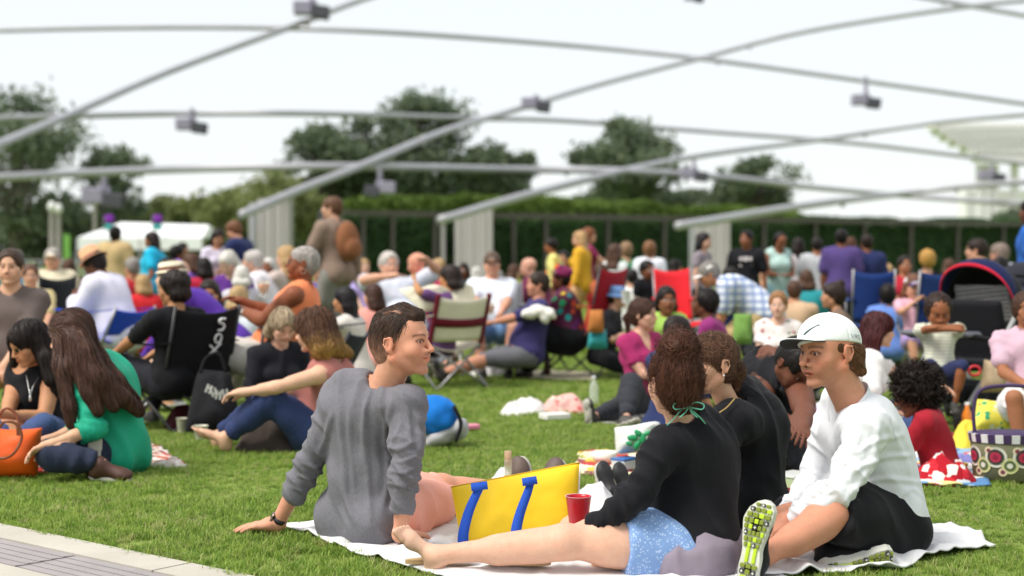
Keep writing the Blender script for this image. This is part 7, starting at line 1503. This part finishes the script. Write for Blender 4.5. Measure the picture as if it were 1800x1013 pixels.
# clear bag and drink by the berry red shirt
T = thing('water_bottle', 'clear plastic bottle standing on the grass left of the berry red t-shirt', 'bottle', G(1044, 712)); m = MB(); m.lathe([(0, 0), (.033, 0), (.034, .02), (.034, .14), (.02, .17), (.013, .18), (.013, .2), (0, .2)], G(1044, 712), 18); onT(m.build('bottle_body', GL.m, T, True), T); m = MB(); m.lathe([(0, .195), (.015, .195), (.015, .215), (0, .215)], G(1044, 712), 12); onT(m.build('cap', plain('wcap', (.7, .75, .8), .4), T, True), T)
T = thing('snack_bag', 'bright patterned snack bag standing behind the picnic basket', 'bag', (W(1742, 0, 7.9)[0], 7.9, 0)); pillow('bag_body', [W(1712, 752, 7.85), W(1775, 760, 7.9), W(1772, 712, 8.), W(1718, 702, 8.)], -.05, cl(['e8dc5a', '3aa070', 'd8e8c0', 'c84a50'], 'floral', 'efefe0', 1.1), T, .006, 18, 4)
T = thing('teal_cushion', 'teal and orange bag on the grass under the bucket hat person', 'bag', (W(1050, 0, 12.6)[0], 12.6, 0)); pillow('bag_body', [W(1032, 612, 12.5), W(1068, 612, 12.5), W(1066, 580, 12.6), W(1036, 580, 12.6)], -.08, cl('3a9aa0'), T, .006, 14, 4); pillow('pocket', [W(1032, 585, 12.45), W(1062, 585, 12.45), W(1060, 545, 12.5), W(1036, 545, 12.5)], -.06, cl('b8743c'), T, .006, 14, 4)
T = thing('lime_patch', 'lime green pad standing in for green ground behind the berry red t-shirt', 'bag', (W(1305, 0, 11.4)[0], 11.4, 0)); pillow('bag_body', [W(1288, 605, 11.4), W(1322, 605, 11.4), W(1322, 552, 11.5), W(1290, 552, 11.5)], -.06, cl('6f9448'), T, .02, 14, 4)  # padded shape standing in for an area of green ground, not a bag
T = thing('food_tub', 'white takeaway tub of food on the lap of the man in navy', 'food tub', W(948, 552, 12.3)); V, Q = solid([ell(W(x, y, 12.3), (.075, .07, .045), roty(20 * i), .02) for i, (x, y) in enumerate(((930, 552), (948, 546), (966, 551), (955, 556)))], .012); V = V + normals(V, Q) * (fbm(V * 20, 2) * .012)[:, None]; onT(mesh('tub', V, Q, cl('e8e4dc'), T), T)
# flip-flops at the bottom edge
for i, (px, py, yaw, lab) in enumerate(((775, 1003, 75, 'tan flip-flop with black straps left of its pair, at the bottom edge'), (905, 1006, 100, 'tan flip-flop with black straps nearer the sheet, at the bottom edge'))):
    c = G(px, py) + A3(0, 0, .03); T = thing('flip_flop', lab, 'sandal', c, 'pair of flip-flops'); F = Fr(c, frame(yawf(yaw)), 1.); V = []; n = 26
    for z in (0, .014):
        for k in range(n): a = 2 * math.pi * k / n; y = .125 * math.sin(a); V.append(F.p((.036 + .008 * math.sin(a)) * math.cos(a), y, z))
    m = MB(); m.add(V, [tuple(range(n))[::-1], tuple(range(n, 2 * n))] + [(k, (k + 1) % n, n + (k + 1) % n, n + k) for k in range(n)]); onT(m.build('sole', plain('tan_sole', (.5, .33, .16), .7), T), T)
    for x in (-1, 1): m = MB(); m.tube(catmull([F.p(0, .075, .014), F.p(x * .018, .045, .045), F.p(x * .038, -.01, .014)], 5), .0045, 6); onT(m.build('strap', BLKC, T, True), T)
# picnic basket
c = G(1776, 846); T = thing('picnic_basket', 'collapsible basket printed with rings, striped rim and purple handle, at the right edge', 'basket', c); PU = plain('purple', '3d2a52', .7); m = MB(); R_ = np.diag([1.18, .8, 1.])
m.lathe([(0, .01), (.135, .01), (.15, .02), (.162, .21), (.15, .215), (.14, .03), (0, .03)], c, 32, R_); onT(m.build('basket_body', plain('olive_print', '6a6a4e', .8), T, True), T)
for k in range(32):
    m = MB(); a0, a1 = 2 * math.pi * k / 32, 2 * math.pi * (k + .98) / 32; V = [c + R_ @ A3(r * math.cos(a), r * math.sin(a), z) for r, z in ((.166, .195), (.172, .235), (.158, .235), (.152, .2)) for a in (a0, a1)]; m.add(V, [(0, 1, 3, 2), (2, 3, 5, 4), (4, 5, 7, 6), (6, 7, 1, 0), (0, 2, 4, 6), (1, 7, 5, 3)]); onT(m.build('rim_stripe', plain('rim_w', (.7, .68, .7), .7) if k % 2 else PU, T), T)
def ring(a, z, r, cols):
    for i, cc in enumerate(cols):
        rr = r * (1 - i / len(cols)); V = []; n = 20
        for k in range(n): t_ = 2 * math.pi * k / n; aa = a + rr * math.cos(t_) / .17; zz = z + rr * math.sin(t_); R0 = .152 + .012 * zz / .2 + .0015 * (i + 1); V.append(c + R_ @ A3(R0 * math.cos(aa), R0 * math.sin(aa), zz))
        m = MB(); m.add(V, [tuple(range(n))]); onT(m.build('printed_ring', plain('rg' + cc, cc, .8), T), T)
for k in range(9):
    a = -math.pi + .25 + k * .36; ring(a, .11 + .02 * (-1) ** k, .05 - .012 * (k % 2), (['d8d4c8', '3a3a36', 'b02a48', '8a1a38'], ['c8c88a', '5a6a3a', 'd8d4c8'])[k % 2]); ring(a + .18, .06 + .1 * (k % 2), .02, ['d8c8a8', '7a3a4a'])
m = MB(); m.tube(catmull([c + A3(-.17, 0, .2), c + A3(-.175, 0, .36), c + A3(-.12, 0, .45), c + A3(.12, 0, .45), c + A3(.175, 0, .36), c + A3(.17, 0, .2)], 6), .009, 8); onT(m.build('handle', PU, T, True), T)
m = MB(); m.lathe([(0, .24), (.15, .238), (.156, .225)], c, 24, R_); onT(m.build('cover', PU, T, True), T)
# picnic clutter: trays, tubs and small bottles, each its own thing
def tub(label, px, py, r, h, col, lid=None, square=False):
    c = G(px, py) + A3(0, 0, .02); T = thing('food_tub', label, 'food tub', c, 'picnic clutter on the blankets'); m = MB()
    if square: m.box(c + A3(0, 0, h / 2), (r, r * .7, h / 2), rotz(px % 50), bev=.006)
    else: m.lathe([(0, 0), (r * .8, 0), (r, h), (r * .96, h), (r * .76, .006), (0, .006)], c, 20)
    onT(m.build('tub', plain('tub' + col, col, .45), T, not square), T)
    if lid: m = MB(); (m.box(c + A3(0, 0, h + .004), (r * 1.03, r * .73, .005), rotz(px % 50), bev=.002) if square else m.lathe([(0, h + .008), (r * 1.04, h + .008), (r * 1.04, h - .004)], c, 20)); onT(m.build('lid', plain('lid' + lid, lid, .4), T), T)
def pop(label, px, py, h, col, capc):
    c = G(px, py) + A3(0, 0, .015); T = thing('drink_bottle', label, 'bottle', c, 'picnic clutter on the blankets'); m = MB(); m.lathe([(0, 0), (.03, 0), (.033, .01), (.033, h * .6), (.014, h * .82), (.013, h * .95), (0, h * .95)], c, 18); onT(m.build('bottle_body', plain('btl' + col, col, .15), T, True), T); m = MB(); m.lathe([(.015, h * .92), (.015, h), (0, h)], c, 14); onT(m.build('cap', plain('cap_' + capc, capc, .4), T, True), T)
tub('clear salad box with pale lid on the striped blanket, nearest the white sleeve', 1395, 862, .09, .05, 'b8c8a0', 'd8dcd8', True)
tub('small round white tub on the striped blanket left of the red shirt', 1448, 812, .05, .05, 'e4e2da', 'd8403a'); tub('flat cardboard tray on the striped blanket beside the lilac clothes', 1478, 768, .12, .04, 'b89868', None, True)
tub('white bowl on the patchwork blanket', 1062, 818, .07, .05, 'e6e4de'); tub('blue lidded box on the patchwork blanket', 1098, 832, .06, .05, 'd0d4d8', '3a6ab0', True)
tub('yellow lidded tub right of the red shirt', 1682, 842, .05, .05, 'e8e0a0', 'e0b820'); tub('open white takeaway box beside the crumpled white cloth', 975, 742, .09, .04, 'e8e6e0', None, True)
pop('green drink bottle standing behind the striped blanket', 1462, 744, .22, '3a8a4a', 'e8e8e8'); pop('orange drink bottle next to the snack bag', 1700, 770, .2, 'e8862a', 'f0f0f0'); pop('small clear blue bottle beside the black bag', 448, 766, .2, '9ac0d8', '2a5ab0'); pop('dark cola bottle in front of the red chair', 962, 664, .24, '3a1c14', 'c82028')
tub('pink snack box lying near the blue backpack', 828, 760, .05, .03, 'e08aa0', None, True)
# stroller
def stroller():
    d = 9.15; c = A3(W(1690, 0, d)[0], d, 0); T = thing('stroller', 'black stroller with navy and red hood holding the toddler', 'stroller', c); F = Fr(c, frame(yawf(228)), .91); FM = plain('str_frame', (.42, .42, .42), .35, .6); BK = cl('1d1d22'); NV = cl('141d48'); RD = cl('c8243a')
    def tb(nm, r, mat, *P): m = MB(); m.tube(catmull([F.p(*p) for p in P], 5), r, 8); return onT(m.build(nm, mat, T, True), T)
    for x in (-.27, .27):
        tb('side_tube', .016, FM, (x, .42, .16), (x, .1, .42), (x, -.25, .78), (x, -.5, 1.02)); tb('side_tube', .016, FM, (x, -.38, .14), (x, -.1, .48), (x, -.0, .62))
        tb('arm_bar', .014, BK, (x, -.05, .62), (x, .22, .64))
        for y, r in ((-.38, .13), (.42, .10)):
            m = MB(); m.lathe([(r - .035, -.022), (r - .008, -.024), (r, -.012), (r, .012), (r - .008, .024), (r - .035, .022), (r - .035, -.022)], F.p(x, y, r), 28, F.R @ roty(90)); wl = onT(m.build('wheel', plain('tyre', (.025, .025, .025), .8), T, True), T)
            m = MB()
            for k in range(6): a = k * math.pi / 3; m.tube([F.p(x, y, r), F.p(x, y + (r - .03) * math.cos(a), r + (r - .03) * math.sin(a))], .009, 6)
            onT(m.build('spokes', FM, wl), T)
    tb('handle', .015, BK, (-.27, -.5, 1.02), (-.2, -.56, 1.06), (.2, -.56, 1.06), (.27, -.5, 1.02)); tb('tray_bar', .02, BK, (-.27, .2, .64), (-.2, .31, .66), (.2, .31, .66), (.27, .2, .64))
    V, Q = solid([box(F.p(0, .27, .665), (.24, .09, .018), F.R, .015)], .012); onT(mesh('tray', V, Q, plain('tray', (.12, .12, .15), .5), T), T)
    V, Q = solid([box(F.p(0, -.02, .44), (.2, .2, .03), F.R, .025), box(F.p(0, -.22, .66), (.2, .03, .22), F.R @ rotx(-18), .025)], .014); onT(mesh('seat', V, Q, BK, T), T)
    mp = NT('mesh_panel'); ch = mp.n('TexChecker', Scale=110.); mp.l(mp.obj(), ch.inputs[0]); mp.l(mp.mix(ch.outputs['Fac'], (.06, .06, .06), (.38, .36, .36)), mp.b.inputs['Base Color'])
    V, Q = solid([box(F.p(0, -.30, .86), (.2, .012, .13), F.R @ rotx(-14), .01)], .014); onT(mesh('mesh_panel', V, Q, mp.m, T), T)
    def hood(a0, a1, nm, mat, r=.285, off=0, th=.008):
        def f(u, v):
            ph = math.pi * u; t_ = np.radians(a0 + (a1 - a0) * v); rr = r * (1 + .05 * np.sin(v * 3.14)); P = np.stack([-np.cos(ph) * .26 * (1 + off), -.22 + np.sin(ph) ** .7 * np.cos(t_) * rr, .74 + np.sin(ph) ** .7 * np.sin(t_) * rr * 1.15], 1); return F.c + P @ F.R.T
        V, Q, _ = sheet(f, 26, 8, th); return onT(mesh(nm, V, Q, mat, T), T)
    hood(175, 105, 'hood_panel', BK); hood(105, 62, 'hood_panel', NV); hood(64, 59, 'hood_rim', RD, .294, .02, .010)
    V, Q = solid([box(F.p(0, -.02, .24), (.2, .26, .07), F.R, .05)], .016); V = V + normals(V, Q) * (fbm(V * 8, 2) * .02)[:, None]; onT(mesh('basket', V, Q, BK, T), T)
    T2 = thing('shoulder_bag', 'beige bag hanging from the stroller frame', 'bag', F.p(.3, -.1, .3)); pillow('bag_body', [W(1722, 690, 8.7), W(1768, 690, 8.7), W(1764, 640, 8.75), W(1730, 632, 8.75)], -.06, cl('b8a284'), T2, .008, 16, 4)
    T3 = thing('cup_ring', 'red cup holder ring on the stroller frame', 'cup holder', W(1713, 652, 8.6)); m = MB(); cc = W(1713, 652, 8.6); m.tube([cc + A3(.035 * math.cos(a), 0, .028 * math.sin(a)) for a in np.linspace(0, 6.283, 17)], .009, 8, False); onT(m.build('ring', plain('redring', (.6, .03, .04), .4), T3, True), T3)
    T4 = thing('stroller', 'second dark stroller half hidden behind the red rimmed hood', 'stroller', (W(1800, 0, 10.6)[0], 10.6, 0)); F4 = Fr(A3(W(1800, 0, 10.6)[0], 10.6, 0), frame(yawf(200)), 1.)
    def f(u, v): ph = math.pi * u; t_ = np.radians(140 - 110 * v); P = np.stack([-np.cos(ph) * .28, -.2 + np.sin(ph) * np.cos(t_) * .36, .70 + np.sin(ph) * np.sin(t_) * .36], 1); return F4.c + P @ F4.R.T
    V, Q, _ = sheet(f, 20, 10, .01); onT(mesh('hood_panel', V, Q, cl('23242e'), T4), T4); V, Q = solid([box(F4.p(0, -.1, .5), (.2, .15, .2), F4.R, .05)], .02); onT(mesh('seat', V, Q, BK, T4), T4)
    for x in (-.25, .25): m = MB(); m.tube([F4.p(x, .4, .1), F4.p(x, -.4, 1.0)], .015, 8); m.tube([F4.p(x, -.35, .1), F4.p(x, .0, .6)], .015, 8); onT(m.build('side_tube', FM, T4, True), T4)
stroller()
# people's seats press the grass: no blades through bodies
for o in list(bpy.data.objects):
    if o.get('category') == 'person' and o.location.y < 9.5 and o.location.z < .05:
        x, y = o.location.x, o.location.y; KEEP.append([(x + .20 * math.cos(a), y + .20 * math.sin(a)) for a in np.linspace(0, 6.283, 9)[:-1]])
grow_grass()
